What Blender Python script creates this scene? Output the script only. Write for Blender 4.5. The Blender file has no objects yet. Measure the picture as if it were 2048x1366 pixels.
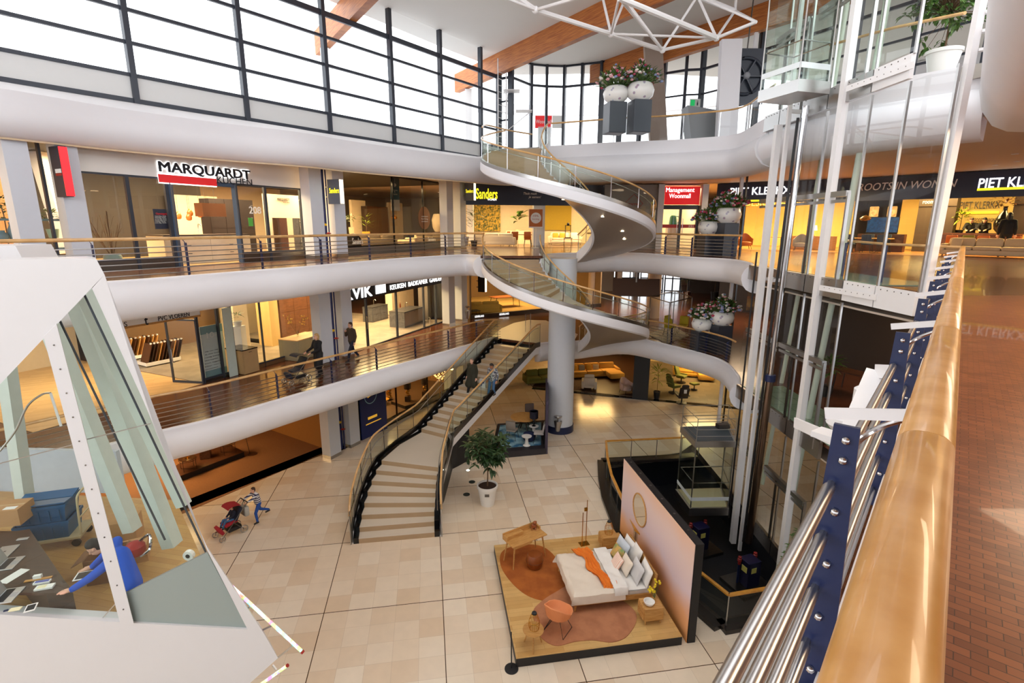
import bpy, math, random
from math import pi, sin, cos, radians as rad
from mathutils import Vector as V, Matrix
sc = bpy.context.scene
C = bpy.context.scene.collection
rnd = random.Random(7)
# ------------------------------------------------------------------ camera
W_, H_ = 2048, 1366
FPX, HOR, VX, CAMZ = 1030.0, 451.0, 1005.0, 10.0
PITCH = math.atan((683-HOR)/FPX); ROLL = -math.atan((1024-VX)/4587.0)
fw = V((0, cos(PITCH), -sin(PITCH))); r0 = V((1, 0, 0)); u0 = V((0, sin(PITCH), cos(PITCH)))
rt = r0*cos(ROLL)-u0*sin(ROLL); up = u0*cos(ROLL)+r0*sin(ROLL)
EYE = V((0, 0, CAMZ))
def ray(px, py): return fw+rt*((px-1024)/FPX)+up*((683-py)/FPX)
def at(px, py, z):                       # point of the plane at height z that this sight line meets
    d = ray(px, py); return EYE+d*((z-CAMZ)/d.z)
def atd(px, py, D):                      # point at ground distance D
    d = ray(px, py); return EYE+d*(D/math.hypot(d.x, d.y))
def atp(px, py, o, n):                   # point of the plane (o, n)
    d = ray(px, py); o = V(o); n = V(n); return EYE+d*((o-EYE).dot(n)/d.dot(n))
def atl(px, py, a, b):                   # point of the upright plane through plan points a, b
    return atp(px, py, (a[0], a[1], 0), (-(b[1]-a[1]), b[0]-a[0], 0))
cam = bpy.data.cameras.new('camera'); co = bpy.data.objects.new('camera', cam); C.objects.link(co)
cam.sensor_width = 36; cam.lens = 36*FPX/W_; cam.clip_start = .05; cam.clip_end = 400
co.matrix_world = Matrix(((rt.x, up.x, -fw.x, 0), (rt.y, up.y, -fw.y, 0), (rt.z, up.z, -fw.z, CAMZ), (0, 0, 0, 1)))
sc.camera = co
# ------------------------------------------------------------------ materials
def lin(c):
    def f(v):
        v /= 255.0
        return v/12.92 if v <= .04045 else ((v+.055)/1.055)**2.4
    return (f(c[0]), f(c[1]), f(c[2]), 1)
MATS = {}
def node(nt, t, **kw):
    n = nt.nodes.new(t)
    for k, v in kw.items():
        if k in n.inputs: n.inputs[k].default_value = v
        else: setattr(n, k, v)
    return n
def mat(name, col, rough=.5, metal=0., var=.12, scale=6., stretch=None, bump=0., emit=0., ecol=None, spec=.5, col2=None, coat=0.):
    if name in MATS: return MATS[name]
    m = bpy.data.materials.new(name); m.use_nodes = True; nt = m.node_tree; b = nt.nodes['Principled BSDF']
    b.inputs['Roughness'].default_value = rough; b.inputs['Metallic'].default_value = metal
    b.inputs['Specular IOR Level'].default_value = spec; b.inputs['Coat Weight'].default_value = coat
    c1 = lin(col); c2 = lin(col2) if col2 else tuple(max(0, v*(1-var)) for v in c1[:3])+(1,)
    tc = node(nt, 'ShaderNodeTexCoord'); mp = node(nt, 'ShaderNodeMapping')
    if stretch: mp.inputs['Scale'].default_value = stretch
    no = node(nt, 'ShaderNodeTexNoise', Scale=scale, Detail=4.)
    mx = node(nt, 'ShaderNodeMix', data_type='RGBA'); mx.inputs[6].default_value = c1; mx.inputs[7].default_value = c2
    nt.links.new(tc.outputs['Object'], mp.inputs['Vector']); nt.links.new(mp.outputs[0], no.inputs['Vector'])
    if col2:
        rp = node(nt, 'ShaderNodeMapRange'); rp.inputs[1].default_value = .38; rp.inputs[2].default_value = .62
        nt.links.new(no.outputs['Fac'], rp.inputs[0]); nt.links.new(rp.outputs[0], mx.inputs[0])
    else: nt.links.new(no.outputs['Fac'], mx.inputs[0])
    nt.links.new(mx.outputs[2], b.inputs['Base Color'])
    if bump:
        bp = node(nt, 'ShaderNodeBump', Strength=bump, Distance=.02); nt.links.new(no.outputs['Fac'], bp.inputs['Height']); nt.links.new(bp.outputs[0], b.inputs['Normal'])
    if emit:
        b.inputs['Emission Color'].default_value = lin(ecol or col); b.inputs['Emission Strength'].default_value = emit
    MATS[name] = m; return m
def glass(name, tint=(235, 245, 242), refl=1.0, rough=0.):
    m = bpy.data.materials.new(name); m.use_nodes = True; nt = m.node_tree; nt.nodes.clear()
    out = node(nt, 'ShaderNodeOutputMaterial'); tr = node(nt, 'ShaderNodeBsdfTransparent'); tr.inputs[0].default_value = lin(tint)
    gl = node(nt, 'ShaderNodeBsdfGlossy', Roughness=rough); fr = node(nt, 'ShaderNodeFresnel', IOR=1.5)
    mu = node(nt, 'ShaderNodeMath', operation='MULTIPLY'); mu.inputs[1].default_value = refl
    mx = node(nt, 'ShaderNodeMixShader')
    ge = node(nt, 'ShaderNodeNewGeometry'); iv = node(nt, 'ShaderNodeMath', operation='SUBTRACT'); iv.inputs[0].default_value = refl; nt.links.new(ge.outputs['Backfacing'], iv.inputs[1]); iv.use_clamp = True; nt.links.new(iv.outputs[0], mu.inputs[1])
    nt.links.new(fr.outputs[0], mu.inputs[0]); nt.links.new(mu.outputs[0], mx.inputs[0]); nt.links.new(tr.outputs[0], mx.inputs[1])
    nt.links.new(gl.outputs[0], mx.inputs[2]); nt.links.new(mx.outputs[0], out.inputs[0]); MATS[name] = m; return m
def bricks(name, c1, c2, mortar, w, h, ms=.004, rot=0., off=(0, 0, 0), rough=.4, offset=.5, noise=.25, bump=.1, big=None, bigcol=None, spec=.5, coat=0.):
    m = bpy.data.materials.new(name); m.use_nodes = True; nt = m.node_tree; b = nt.nodes['Principled BSDF']; L = nt.links.new
    tc = node(nt, 'ShaderNodeTexCoord'); mp = node(nt, 'ShaderNodeMapping', vector_type='POINT'); mp.inputs['Rotation'].default_value = (0, 0, rot); mp.inputs['Location'].default_value = off
    L(tc.outputs['Object'], mp.inputs['Vector'])
    br = node(nt, 'ShaderNodeTexBrick', Scale=1., offset=offset, squash=1.); br.inputs['Color1'].default_value = lin(c1); br.inputs['Color2'].default_value = lin(c2); br.inputs['Mortar'].default_value = lin(mortar)
    br.inputs['Mortar Size'].default_value = ms; br.inputs['Brick Width'].default_value = w; br.inputs['Row Height'].default_value = h; br.inputs['Bias'].default_value = 0.
    L(mp.outputs[0], br.inputs['Vector'])
    no = node(nt, 'ShaderNodeTexNoise', Scale=3.5, Detail=5.); L(mp.outputs[0], no.inputs['Vector'])
    mx = node(nt, 'ShaderNodeMix', data_type='RGBA', blend_type='MULTIPLY'); mx.inputs[0].default_value = noise
    L(br.outputs['Color'], mx.inputs[6]); L(no.outputs['Fac'], mx.inputs[7]); src = mx.outputs[2]
    if big:
        b2 = node(nt, 'ShaderNodeTexBrick', Scale=1., offset=0., squash=1.); b2.inputs['Color1'].default_value = (1, 1, 1, 1); b2.inputs['Color2'].default_value = (1, 1, 1, 1); b2.inputs['Mortar'].default_value = lin(bigcol)
        b2.inputs['Mortar Size'].default_value = .011; b2.inputs['Mortar Smooth'].default_value = 0.; b2.inputs['Brick Width'].default_value = big; b2.inputs['Row Height'].default_value = big; L(mp.outputs[0], b2.inputs['Vector'])
        m2 = node(nt, 'ShaderNodeMix', data_type='RGBA', blend_type='MULTIPLY'); m2.inputs[0].default_value = 1.; L(src, m2.inputs[6]); L(b2.outputs['Color'], m2.inputs[7]); src = m2.outputs[2]
    L(src, b.inputs['Base Color']); b.inputs['Roughness'].default_value = rough; b.inputs['Specular IOR Level'].default_value = spec; b.inputs['Coat Weight'].default_value = coat
    if bump:
        bp = node(nt, 'ShaderNodeBump', Strength=bump, Distance=.01, invert=True); L(br.outputs['Fac'], bp.inputs['Height']); L(bp.outputs[0], b.inputs['Normal'])
    MATS[name] = m; return m
# ------------------------------------------------------------------ mesh builder
class MB:
    def __init__(s): s.v = []; s.f = []; s.mi = []; s.cur = 0
    def add(s, vs, fs):
        k = len(s.v); s.v += [V(p) for p in vs]; s.f += [tuple(i+k for i in f) for f in fs]; s.mi += [s.cur]*len(fs); return s
    def box(s, c, d, rz=0., rx=0., ry=0., bev=0.):
        x, y, z = d[0]/2, d[1]/2, d[2]/2; R = Matrix.Rotation(rz, 3, 'Z') @ Matrix.Rotation(ry, 3, 'Y') @ Matrix.Rotation(rx, 3, 'X')
        if bev:
            b = min(bev, x*.9, y*.9, z*.9)
            rings = []
            for zz, k in ((-z, b), (-z+b*.3, b*.3), (-z+b, 0), (z-b, 0), (z-b*.3, b*.3), (z, b)):
                xx, yy = x-k, y-k; q = b*.7
                rings.append([V((xx, yy-q, zz)), V((xx-q*.3, yy-q*.3, zz)), V((xx-q, yy, zz)), V((-xx+q, yy, zz)), V((-xx+q*.3, yy-q*.3, zz)), V((-xx, yy-q, zz)),
                              V((-xx, -yy+q, zz)), V((-xx+q*.3, -yy+q*.3, zz)), V((-xx+q, -yy, zz)), V((xx-q, -yy, zz)), V((xx-q*.3, -yy+q*.3, zz)), V((xx, -yy+q, zz))])
            return s.loft([[V(c)+R@p for p in r] for r in rings], cap=True)
        p = [V(c)+R@V((a*x, b*y, g*z)) for g in (-1, 1) for a, b in ((-1, -1), (1, -1), (1, 1), (-1, 1))]
        return s.add(p, [(0, 3, 2, 1), (4, 5, 6, 7), (0, 1, 5, 4), (1, 2, 6, 5), (2, 3, 7, 6), (3, 0, 4, 7)])
    def loft(s, rings, closed=True, cap=False, loop=False):
        n = len(rings[0]); vs = [p for r in rings for p in r]; fs = []; m = len(rings)
        for i in range(m if loop else m-1):
            j2 = (i+1) % m
            for j in range(n if closed else n-1):
                k = (j+1) % n; fs.append((i*n+j, i*n+k, j2*n+k, j2*n+j))
        if cap: fs.append(tuple(range(n-1, -1, -1))); fs.append(tuple((m-1)*n+j for j in range(n)))
        return s.add(vs, fs)
    def tube(s, pts, r, n=8, closed=False, cap=True, r2=None, flat=1.):
        pts = [V(p) for p in pts]; m = len(pts); rings = []; up_ = None
        for i, p in enumerate(pts):
            if closed: t = (pts[(i+1) % m]-pts[i-1])
            else: t = pts[min(i+1, m-1)]-pts[max(i-1, 0)]
            t.normalize()
            if up_ is None: up_ = V((0, 0, 1)) if abs(t.z) < .95 else V((1, 0, 0))
            a = up_-t*up_.dot(t)
            if a.length < 1e-4: a = V((1, 0, 0))-t*t.x
            a.normalize(); b = t.cross(a); up_ = a if abs(t.z) > .9 else up_
            q = r if not callable(r) else r(i/max(1, m-1))
            if r2 is not None: q = r+(r2-r)*i/max(1, m-1)
            rings.append([p+(a*cos(2*pi*k/n)*flat+b*sin(2*pi*k/n))*q for k in range(n)])
        return s.loft(rings, True, cap and not closed, closed)
    def bar(s, a, b, w, h, up_=(0, 0, 1)):           # rectangular bar from a to b; w across, h along up_
        a, b = V(a), V(b); t = (b-a).normalized(); u = V(up_); u = u-t*u.dot(t)
        if u.length < 1e-4: u = V((1, 0, 0))-t*t.x
        u.normalize(); x = t.cross(u)
        return s.loft([[p+x*w/2*i+u*h/2*j for i, j in ((-1, -1), (1, -1), (1, 1), (-1, 1))] for p in (a, b)], True, True)
    def lathe(s, prof, c=(0, 0, 0), n=20, cap=True, sx=1., sy=1.):
        c = V(c); rings = [[c+V((r*cos(2*pi*k/n)*sx, r*sin(2*pi*k/n)*sy, z)) for k in range(n)] for r, z in prof]
        return s.loft(rings, True, cap)
    def prism(s, poly, z0, z1):
        n = len(poly); a = [V((p[0], p[1], z0)) for p in poly]; b = [V((p[0], p[1], z1)) for p in poly]
        s.add(a+b, [tuple(range(n-1, -1, -1)), tuple(range(n, 2*n))]+[(i, (i+1) % n, n+(i+1) % n, n+i) for i in range(n)]); return s
    def slab(s, poly, t):                             # polygon in space given thickness vector t
        n = len(poly); a = [V(p) for p in poly]; t = V(t); b = [p+t for p in a]
        return s.add(a+b, [tuple(range(n-1, -1, -1)), tuple(range(n, 2*n))]+[(i, (i+1) % n, n+(i+1) % n, n+i) for i in range(n)])
    def quad(s, a, b, c, d): return s.add([a, b, c, d], [(0, 1, 2, 3)])
    def ball(s, c, r, n=10, m=7, sc_=(1, 1, 1), R=None):
        c = V(c); prof = []
        for i in range(m+1):
            t = pi*i/m; prof.append((max(sin(t), .02)*r, -cos(t)*r))
        rings = [[V((q*cos(2*pi*k/n)*sc_[0], q*sin(2*pi*k/n)*sc_[1], z*sc_[2])) for k in range(n)] for q, z in prof]
        return s.loft([[c+(R@p if R else p) for p in r_] for r_ in rings], True, True)
    def leaf(s, p, d, l, w, up_=(0, 0, 1), fold=.15):  # one pointed leaf
        p = V(p); d = V(d).normalized(); u = V(up_); x = d.cross(u)
        if x.length < 1e-3: x = V((1, 0, 0))
        x.normalize(); u = x.cross(d)
        a, b, t = p+d*l*.35-u*l*fold*.3, p+d*l*.7-u*l*fold*.6, p+d*l-u*l*fold*1.6
        return s.add([p, a+x*w/2+u*w*.12, b+x*w*.38+u*w*.1, t, b-x*w*.38+u*w*.1, a-x*w/2+u*w*.12, a, b],
                     [(0, 1, 6), (1, 2, 7, 6), (2, 3, 7), (0, 6, 5), (6, 7, 4, 5), (7, 3, 4)])
    def build(s, name, m, parent=None, smooth=False, world=False):
        me = bpy.data.meshes.new(name); vs = s.v
        if world and parent is not None:
            q = root_m(parent).inverted(); vs = [q@p for p in vs]
        me.from_pydata([tuple(p) for p in vs], [], s.f); 
        for x in (m if isinstance(m, (list, tuple)) else [m]): me.materials.append(x)
        if isinstance(m, (list, tuple)): me.polygons.foreach_set('material_index', s.mi)
        if smooth: me.polygons.foreach_set('use_smooth', [True]*len(me.polygons))
        import bmesh
        bm = bmesh.new(); bm.from_mesh(me); bmesh.ops.recalc_face_normals(bm, faces=bm.faces); bm.to_mesh(me); bm.free()
        if smooth and hasattr(me, 'set_sharp_from_angle'): me.set_sharp_from_angle(angle=rad(40))
        me.update(); o = bpy.data.objects.new(name, me); C.objects.link(o)
        if parent is not None: o.parent = parent
        return o
def root_m(o):
    m = Matrix.LocRotScale(o.location, o.rotation_euler, o.scale)
    return root_m(o.parent)@m if o.parent else m
SEEN = {}
def tag(o, label=None, cat=None, group=None, kind=None):
    if label:
        o['label'] = label; n = len(label.split()); n in range(4, 17) or print('LABEL LENGTH', n, label)
        if label in SEEN and not group: print('DUP LABEL', label)
        SEEN[label] = o.name
    if cat: o['category'] = cat
    if group: o['group'] = group
    if kind: o['kind'] = kind
    return o
def thing(name, label, cat, loc=(0, 0, 0), rz=0., group=None):
    o = bpy.data.objects.new(name, None); C.objects.link(o); o.location = V(loc); o.rotation_euler = (0, 0, rz); o.empty_display_size = .1
    return tag(o, label, cat, group)
def struct(name, mb, m, smooth=False, parent=None):
    o = mb.build(name, m, parent, smooth)
    if parent is None: o['kind'] = 'structure'
    return o
def copy_tree(o, parent=None):
    c = o.copy(); C.objects.link(c)
    if parent is not None: c.parent = parent
    for ch in list(o.children): copy_tree(ch, c)
    return c
def dup(root, label, loc, rz=0., group=None, scale=None):
    r = copy_tree(root); r.location = V(loc); r.rotation_euler = (0, 0, rz)
    if scale: r.scale = (scale,)*3
    if 'group' in r and not group: del r['group']
    return tag(r, label, None, group)
def text(s, size, name, m, parent=None, o=(0, 0, 0), x=(1, 0, 0), u=(0, 0, 1), ext=.012, align='LEFT', bold=0., shear=0., sx=1., spacing=1.):
    cu = bpy.data.curves.new('txt', 'FONT'); cu.body = s; cu.size = size; cu.extrude = ext; cu.align_x = align; cu.shear = shear; cu.space_character = spacing
    cu.resolution_u = 3
    t = bpy.data.objects.new('txt', cu); C.objects.link(t); bpy.context.view_layer.update()
    me = bpy.data.meshes.new_from_object(t.evaluated_get(bpy.context.evaluated_depsgraph_get())); bpy.data.objects.remove(t)
    if bold:
        b0 = [v.co.copy() for v in me.vertices]; fs = [tuple(p.vertices) for p in me.polygons]; vs = []; ff = []
        for k in range(8):
            d = V((cos(k*pi/4)*bold, sin(k*pi/4)*bold, .0004*k)); ff += [tuple(i+len(vs) for i in f) for f in fs]; vs += [p+d for p in b0]
        me.clear_geometry(); me.from_pydata([tuple(p) for p in vs], [], ff)
    x = V(x).normalized(); u = V(u); u = (u-x*u.dot(x)).normalized(); n = x.cross(u)
    M_ = Matrix(((x.x*sx, u.x, n.x, o[0]), (x.y*sx, u.y, n.y, o[1]), (x.z*sx, u.z, n.z, o[2]), (0, 0, 0, 1)))
    if parent is not None: M_ = root_m(parent).inverted()@M_
    me.transform(M_); me.materials.clear(); me.materials.append(m); ob = bpy.data.objects.new(name, me); C.objects.link(ob)
    if parent is not None: ob.parent = parent
    return ob
def cr(pts, n=8, closed=False):                       # Catmull-Rom through points
    pts = [V(p) for p in pts]; out = []; m = len(pts)
    for i in range(m if closed else m-1):
        g = (lambda k: pts[k % m]) if closed else (lambda k: pts[max(0, min(m-1, k))])
        p0, p1, p2, p3 = g(i-1), g(i), g(i+1), g(i+2)
        for k in range(n):
            t = k/n; out.append(.5*((2*p1)+(p2-p0)*t+(2*p0-5*p1+4*p2-p3)*t*t+(3*p1-p0-3*p2+p3)*t**3))
    if not closed: out.append(pts[-1])
    return out
def resample(pts, step):
    pts = [V(p) for p in pts]; L = [0]
    for a, b in zip(pts, pts[1:]): L.append(L[-1]+(b-a).length)
    n = max(1, round(L[-1]/step)); out = []; j = 0
    for i in range(n+1):
        d = L[-1]*i/n
        while j < len(L)-2 and L[j+1] < d: j += 1
        out.append(pts[j].lerp(pts[j+1], (d-L[j])/max(1e-6, L[j+1]-L[j])))
    return out
def sweep(mb, path, prof, side):                      # profile (offset, z) along a level path; side: +1 left of travel, -1 right
    rings = []; m = len(path)
    for i, p in enumerate(path):
        t = path[min(i+1, m-1)]-path[max(i-1, 0)]; t.z = 0; t.normalize(); nx = V((-t.y, t.x, 0))*side
        rings.append([V((p.x, p.y, p.z))+nx*o+V((0, 0, z)) for o, z in prof])
    return mb.loft(rings, False)
# ------------------------------------------------------------------ shared materials
white = mat('white_plaster', (236, 234, 238), .55, var=.04, scale=2)
whitepaint = mat('white_paint', (238, 236, 236), .35, var=.03)
ceil_m = mat('ceiling_white', (240, 238, 234), .7, var=.03, scale=1)
soffit_m = mat('soffit_white', (226, 212, 196), .6, var=.05)
pier_m = mat('pier_grey', (216, 221, 230), .5, var=.04)
navy = mat('navy_steel', (26, 38, 78), .35, var=.1)
anth = mat('anthracite_frame', (52, 58, 70), .4, var=.1)
black = mat('black_matte', (22, 21, 24), .5, var=.2)
blackgloss = mat('black_gloss', (16, 16, 18), .12, var=.2)
steel = mat('brushed_steel', (190, 188, 186), .28, 1., var=.15, scale=30, stretch=(1, 1, 12))
chrome = mat('polished_steel', (205, 205, 208), .12, 1., var=.1, scale=40)
darksteel = mat('dark_steel', (120, 116, 112), .3, 1., var=.2, scale=20)
beech = mat('beech_handrail', (222, 178, 120), .3, var=.25, scale=4, stretch=(1, 1, 1), coat=.3, col2=(206, 158, 98))
oak = mat('oak_wood', (205, 155, 90), .45, scale=5, stretch=(1, 9, 9), col2=(186, 132, 68))
glulam = mat('glulam_timber', (196, 120, 52), .5, scale=3.5, stretch=(.4, .4, 9), col2=(158, 84, 30))
stone = mat('stair_stone', (226, 212, 192), .35, var=.1, scale=1.5, coat=.1); riser_shade = mat('riser_stone_shaded', (186, 158, 124), .5, var=.12, scale=3)  # same stair stone; the risers' shade is put into the darker tan colour
glz = glass('clear_glass', (252, 253, 253), .75); glg = glass('green_glass', (249, 253, 251), 1.0); gls = glass('shop_glass', (247, 249, 249), .8)
glrail = glass('rail_glass', (246, 250, 246), .7)
tile = bricks('beige_stone_tiles', (250, 234, 211), (236, 211, 180), (214, 193, 168), .622, .622, .003, rot=rad(-9.3), off=(-.13, .12, 0), rough=.17, offset=0., noise=.12, bump=.0, big=3.11, bigcol=(92, 70, 52), spec=.5)
block = bricks('brown_wood_blocks', (150, 88, 52), (116, 64, 36), (64, 34, 20), .085, .042, .0016, rot=rad(40.7), rough=.28, offset=.5, noise=.35, bump=.12, coat=.12)
parq = bricks('dark_parquet', (116, 68, 42), (94, 52, 32), (64, 36, 24), .3, .06, .0015, rot=rad(-34), rough=.2, offset=.5, noise=.3, bump=.0, coat=.15)
Z1, Z2, Z3, ZC = 4.2, 8.65, 13.6, 19.3
# ------------------------------------------------------------------ edges of the galleries round the atrium (plan)
UD = V((.652, .758, 0))                                # our handrail's direction
RN = V((-.758, .652, 0))                               # from our handrail towards the atrium
R0 = V((.0, -.02, 0))                                  # a point under our handrail
def P2(l, z): return [V((a, b, z)) for a, b in l]
eL1 = [(-14, 8.4), (-12.2, 11.2), (-10.25, 13.75), (-9.2, 14.85), (-7.5, 17.3), (-6.25, 19.1), (-5.25, 20.65), (-2.06, 25.2), (-1.1, 26.6), (-.62, 26.4)]
eM1 = [(1.3, 25.35), (2.0, 25.7), (3.2, 25.9), (4.6, 26.6), (6.3, 27.0), (7.9, 25.1), (9.3, 22.4), (9.1, 20), (8.62, 18.6)]
eL2 = [(-14, 7), (-11.6, 10), (-9.7, 12.3), (-8.6, 14.05), (-7.85, 15.5), (-6.95, 16.9), (-6.1, 18.85), (-5.0, 21.1), (-3.55, 23.2), (-2.35, 24.6), (-1.55, 24.2), (-1.45, 23.75)]
eM2 = [(1.4, 23.9), (1.6, 25.2), (2.4, 26.4), (3.9, 26.7), (5.5, 27.2), (6.95, 26.1), (8.0, 23.5), (9.2, 22.0), (9.1, 20), (8.62, 18.6)]
ours = [tuple((R0+UD*t+RN*1.6)[:2]) for t in (11.6, 9, 4, 0, -5)]
ours2 = [tuple((R0+UD*t+RN*.13)[:2]) for t in (13.6, 9, 4, 0, -5)]
land = [(8.62, 16.4), (8.62, 13.2), (8.75, 11.2)]
def edge(l, z, n=6): return cr(P2(l, z), n)
E1L, E1M, E2L, E2M = edge(eL1, Z1), edge(eM1, Z1), edge(eL2, Z2), edge(eM2, Z2)
outer = [(10, -14), (60, -6), (60, 60), (-40, 60), (-40, -4)]
def slab(name, inner, z, t, m, out=outer):
    b = MB(); poly = [(p[0], p[1]) for p in inner]+out
    b.prism(poly, z-t, z); return struct(name, b, m)
slab('floor_gallery', [*E1L, V((-.62, 26.4, 0)), V((1.3, 25.35, 0)), *E1M, *P2(land, 0), *P2(ours, 0)], Z1, .12, parq)
slab('floor_gallery', [*E2L, V((1.4, 23.9, 0)), *E2M, *P2(land, 0), *P2(ours2[:1], 0)], Z2, .12, parq, [(62, 14), (60, 60), (-40, 60), (-40, -4)])
slab('floor_walkway', P2(ours2, 0), Z2, .12, block, [(10, -14), (60, -6), (62, 14)])
f = MB(); f.prism([(-45, -15), (62, -15), (62, 62), (-45, 62)], -.3, 0)
# the lift pit is left open in the ground floor
pitp = [at(1213, 925, 0), at(1209, 965, 0), at(1222, 1010, 0), at(1238, 1062, 0), V((3.75, 13.9, 0)), V((4.25, 12.6, 0)), at(1450, 1262, 0), at(1560, 1243, 0), V((8.5, 11.6, 0)), V((8.5, 22.6, 0)), at(1360, 905, 0)]
f = MB(); o_ = [(-45, -15), (62, -15), (62, 62), (-45, 62)]
pl = [(p.x, p.y) for p in pitp]
f.prism([(-45, -15), (62, -15), (62, 12), (8.5, 12)]+[(p[0], p[1]) for p in (pl[7], pl[6], pl[5], pl[4], pl[3], pl[2], pl[1], pl[0])]+[(-45, pl[0][1])], -.3, 0)
f.prism([(-45, pl[0][1]), pl[0], pl[10], pl[9], (8.5, 12), (62, 12), (62, 62), (-45, 62)], -.3, 0)
struct('floor', f, tile)
pit = MB(); pit.prism([(3, 10.6), (9, 10.6), (9, 23.4), (3, 23.4)], -1.6, -1.5); struct('floor_pit', pit, mat('pit_floor', (18, 19, 24), .5))
pw = MB()
for a, b in zip(pitp, pitp[1:]+pitp[:1]): pw.slab([V((a.x, a.y, -1.5)), V((b.x, b.y, -1.5)), V((b.x, b.y, -.02)), V((a.x, a.y, -.02))], (.01, .01, 0))
struct('wall_pit', pw, mat('pit_wall', (24, 26, 34), .4))
# rounded white fronts of the galleries
belly = [(-.03, .015), (.03, .015), (.05, -.03), (.16, -.08), (.27, -.2), (.34, -.38), (.34, -.55), (.27, -.75), (.15, -.9), (0, -.98), (-.25, -1.02), (-.32, -.7)]
def front(name, path, side=-1, prof=belly, m=white):
    b = MB(); sweep(b, path, prof, side); n = len(prof); k = len(b.v)
    b.f += [tuple(range(n)), tuple(range(k-n, k))]; b.mi += [0, 0]; return struct(name, b, m, True)
front('trim_1', E1L); front('trim_2', E1M); front('trim_3', E2L); front('trim_4', E2M)
oursP = lambda z, l=ours: [V((p[0], p[1], z)) for p in l]
front('trim_5', oursP(Z1), prof=[(-.5, .012), (.03, .012), (.03, -.55), (0, -.6), (-.5, -.6)], m=mat('ledge_grey', (206, 206, 204), .5)); front('trim_6', oursP(Z2, ours2), prof=[(-.03, .012), (.03, .012), (.035, -.02), (.035, -.45), (0, -.5), (-.3, -.5)])
# ceilings under the galleries
def ceilring(name, inner, z, m=soffit_m, cut=None):
    b = MB(); b.prism([(p[0], p[1]) for p in inner]+outer, z, z+.05); return struct(name, b, m)
def inset(path, d, side=1):
    out = []
    for i, p in enumerate(path):
        t = path[min(i+1, len(path)-1)]-path[max(i-1, 0)]; t.z = 0; t.normalize(); out.append(p+V((-t.y, t.x, 0))*side*d)
    return out
ceilring('ceiling', inset([*E1L, V((1.3, 25.35, 0)), *E1M, *P2(land, 0), *P2(ours, 0)], .3), Z1-.75)
ceilring('ceiling', inset([*E2L, V((1.4, 23.9, 0)), *E2M, *P2(land, 0), *P2(ours2, 0)], .3), Z2-.75)
# ------------------------------------------------------------------ top storey: white band, window wall, deck
bot3 = [atd(-160, 262, 0.1), ]
B3 = cr([at(*p, 12.0) for p in ((-220, 258), (0, 275), (239, 301), (444, 320), (600, 332), (700, 343), (820, 354), (960, 366))]+[V((-.2, 27.2, 12)), V((1.2, 26.6, 12))], 6)
W0, W1 = V((-13.49, 14.69, 0)), V((-1.6, 30.6, 0)); WD = (W1-W0).normalized(); WN = V((WD.y, -WD.x, 0))   # WN into the atrium
rings = []
for i, p in enumerate(B3):
    q = atl(1, 1, W0, W1); w = W0+WD*((p-W0).dot(WD)); d = (p-w).dot(WN)   # distance of the band's foot before the windows
    d = max(d, .3)
    prof = [(-.35, .5), (-.3, .02), (0, 0), (.12, .05), (.3, .22), (.38, .45), (.34, .72), (.12, 1.1), (-d*.45, 1.42), (-d*.8, 1.57), (-d+.02, Z3-12.0)]
    rings.append([V((p.x, p.y, 12.0+z))+WN*o for o, z in prof])
b = MB(); b.loft(rings, False); struct('wall_band', b, white, True)
b = MB(); sweep(b, B3, [(-.05, -.03), (.03, -.03), (.03, .03), (-.05, .03)], -1); struct('trim_10', b, mat('warm_edge', (222, 196, 160), .5))
DK = [V((-1.5, 29.4, 0)), V((-1.2, 26.9, 0)), V((-.55, 26.3, 0)), V((1.25, 25.55, 0)), V((2.5, 25.1, 0)), V((4.7, 24.15, 0)), V((6.6, 23.6, 0)), V((7.9, 22.95, 0)), V((9.0, 22.0, 0)), V((8.75, 19.6, 0)), V((8.62, 18.6, 0))]
DKs = cr([p+V((0, 0, Z3)) for p in DK[3:]], 6)
our3 = [R0+UD*t+RN*-.3+V((0, 0, Z3)) for t in (16.2, 14.6, 12, 8, 4, 0, -5)]
b = MB(); poly3 = [(p.x, p.y) for p in [*DK[:3], *DKs]]+[(8.75, 16.2)]+[(p.x, p.y) for p in our3]+[(10, -14), (60, -6), (60, 60), (-.8, 60), (-1.2, 31)]
b.prism(poly3, Z3-.3, Z3); struct('floor_deck', b, mat('deck_floor', (176, 168, 160), .4))
d3 = [(-.03, .02), (.03, .02), (.03, -.52), (.07, -.55), (.2, -.62), (.32, -.8), (.36, -1.0), (.28, -1.25), (.08, -1.5), (-.15, -1.6), (-.5, -1.62), (-.55, -1.1)]
front('trim_7', DKs, prof=d3)
tubeprof = [(-.03, .4), (.15, .4), (.34, .2), (.5, -.2), (.54, -.65), (.45, -1.05), (.22, -1.4), (-.05, -1.55), (-.4, -1.6)]
b = MB(); front('trim_8', our3, prof=tubeprof); front('trim_16', cr([V((8.7, 18.6, Z3)), V((8.85, 16.2, Z3)), V((9.7, 13.9, Z3)), V((10.75, 12.6, Z3))], 6), prof=d3)
b = MB(); b.prism([(p.x, p.y) for p in inset([*B3, *DKs[6:]], .25)]+[(8.7, 16.2)]+[(p.x, p.y) for p in inset(our3, .3)]+outer, 12.45, 12.5)
struct('ceiling_shops', b, soffit_m)
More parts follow.
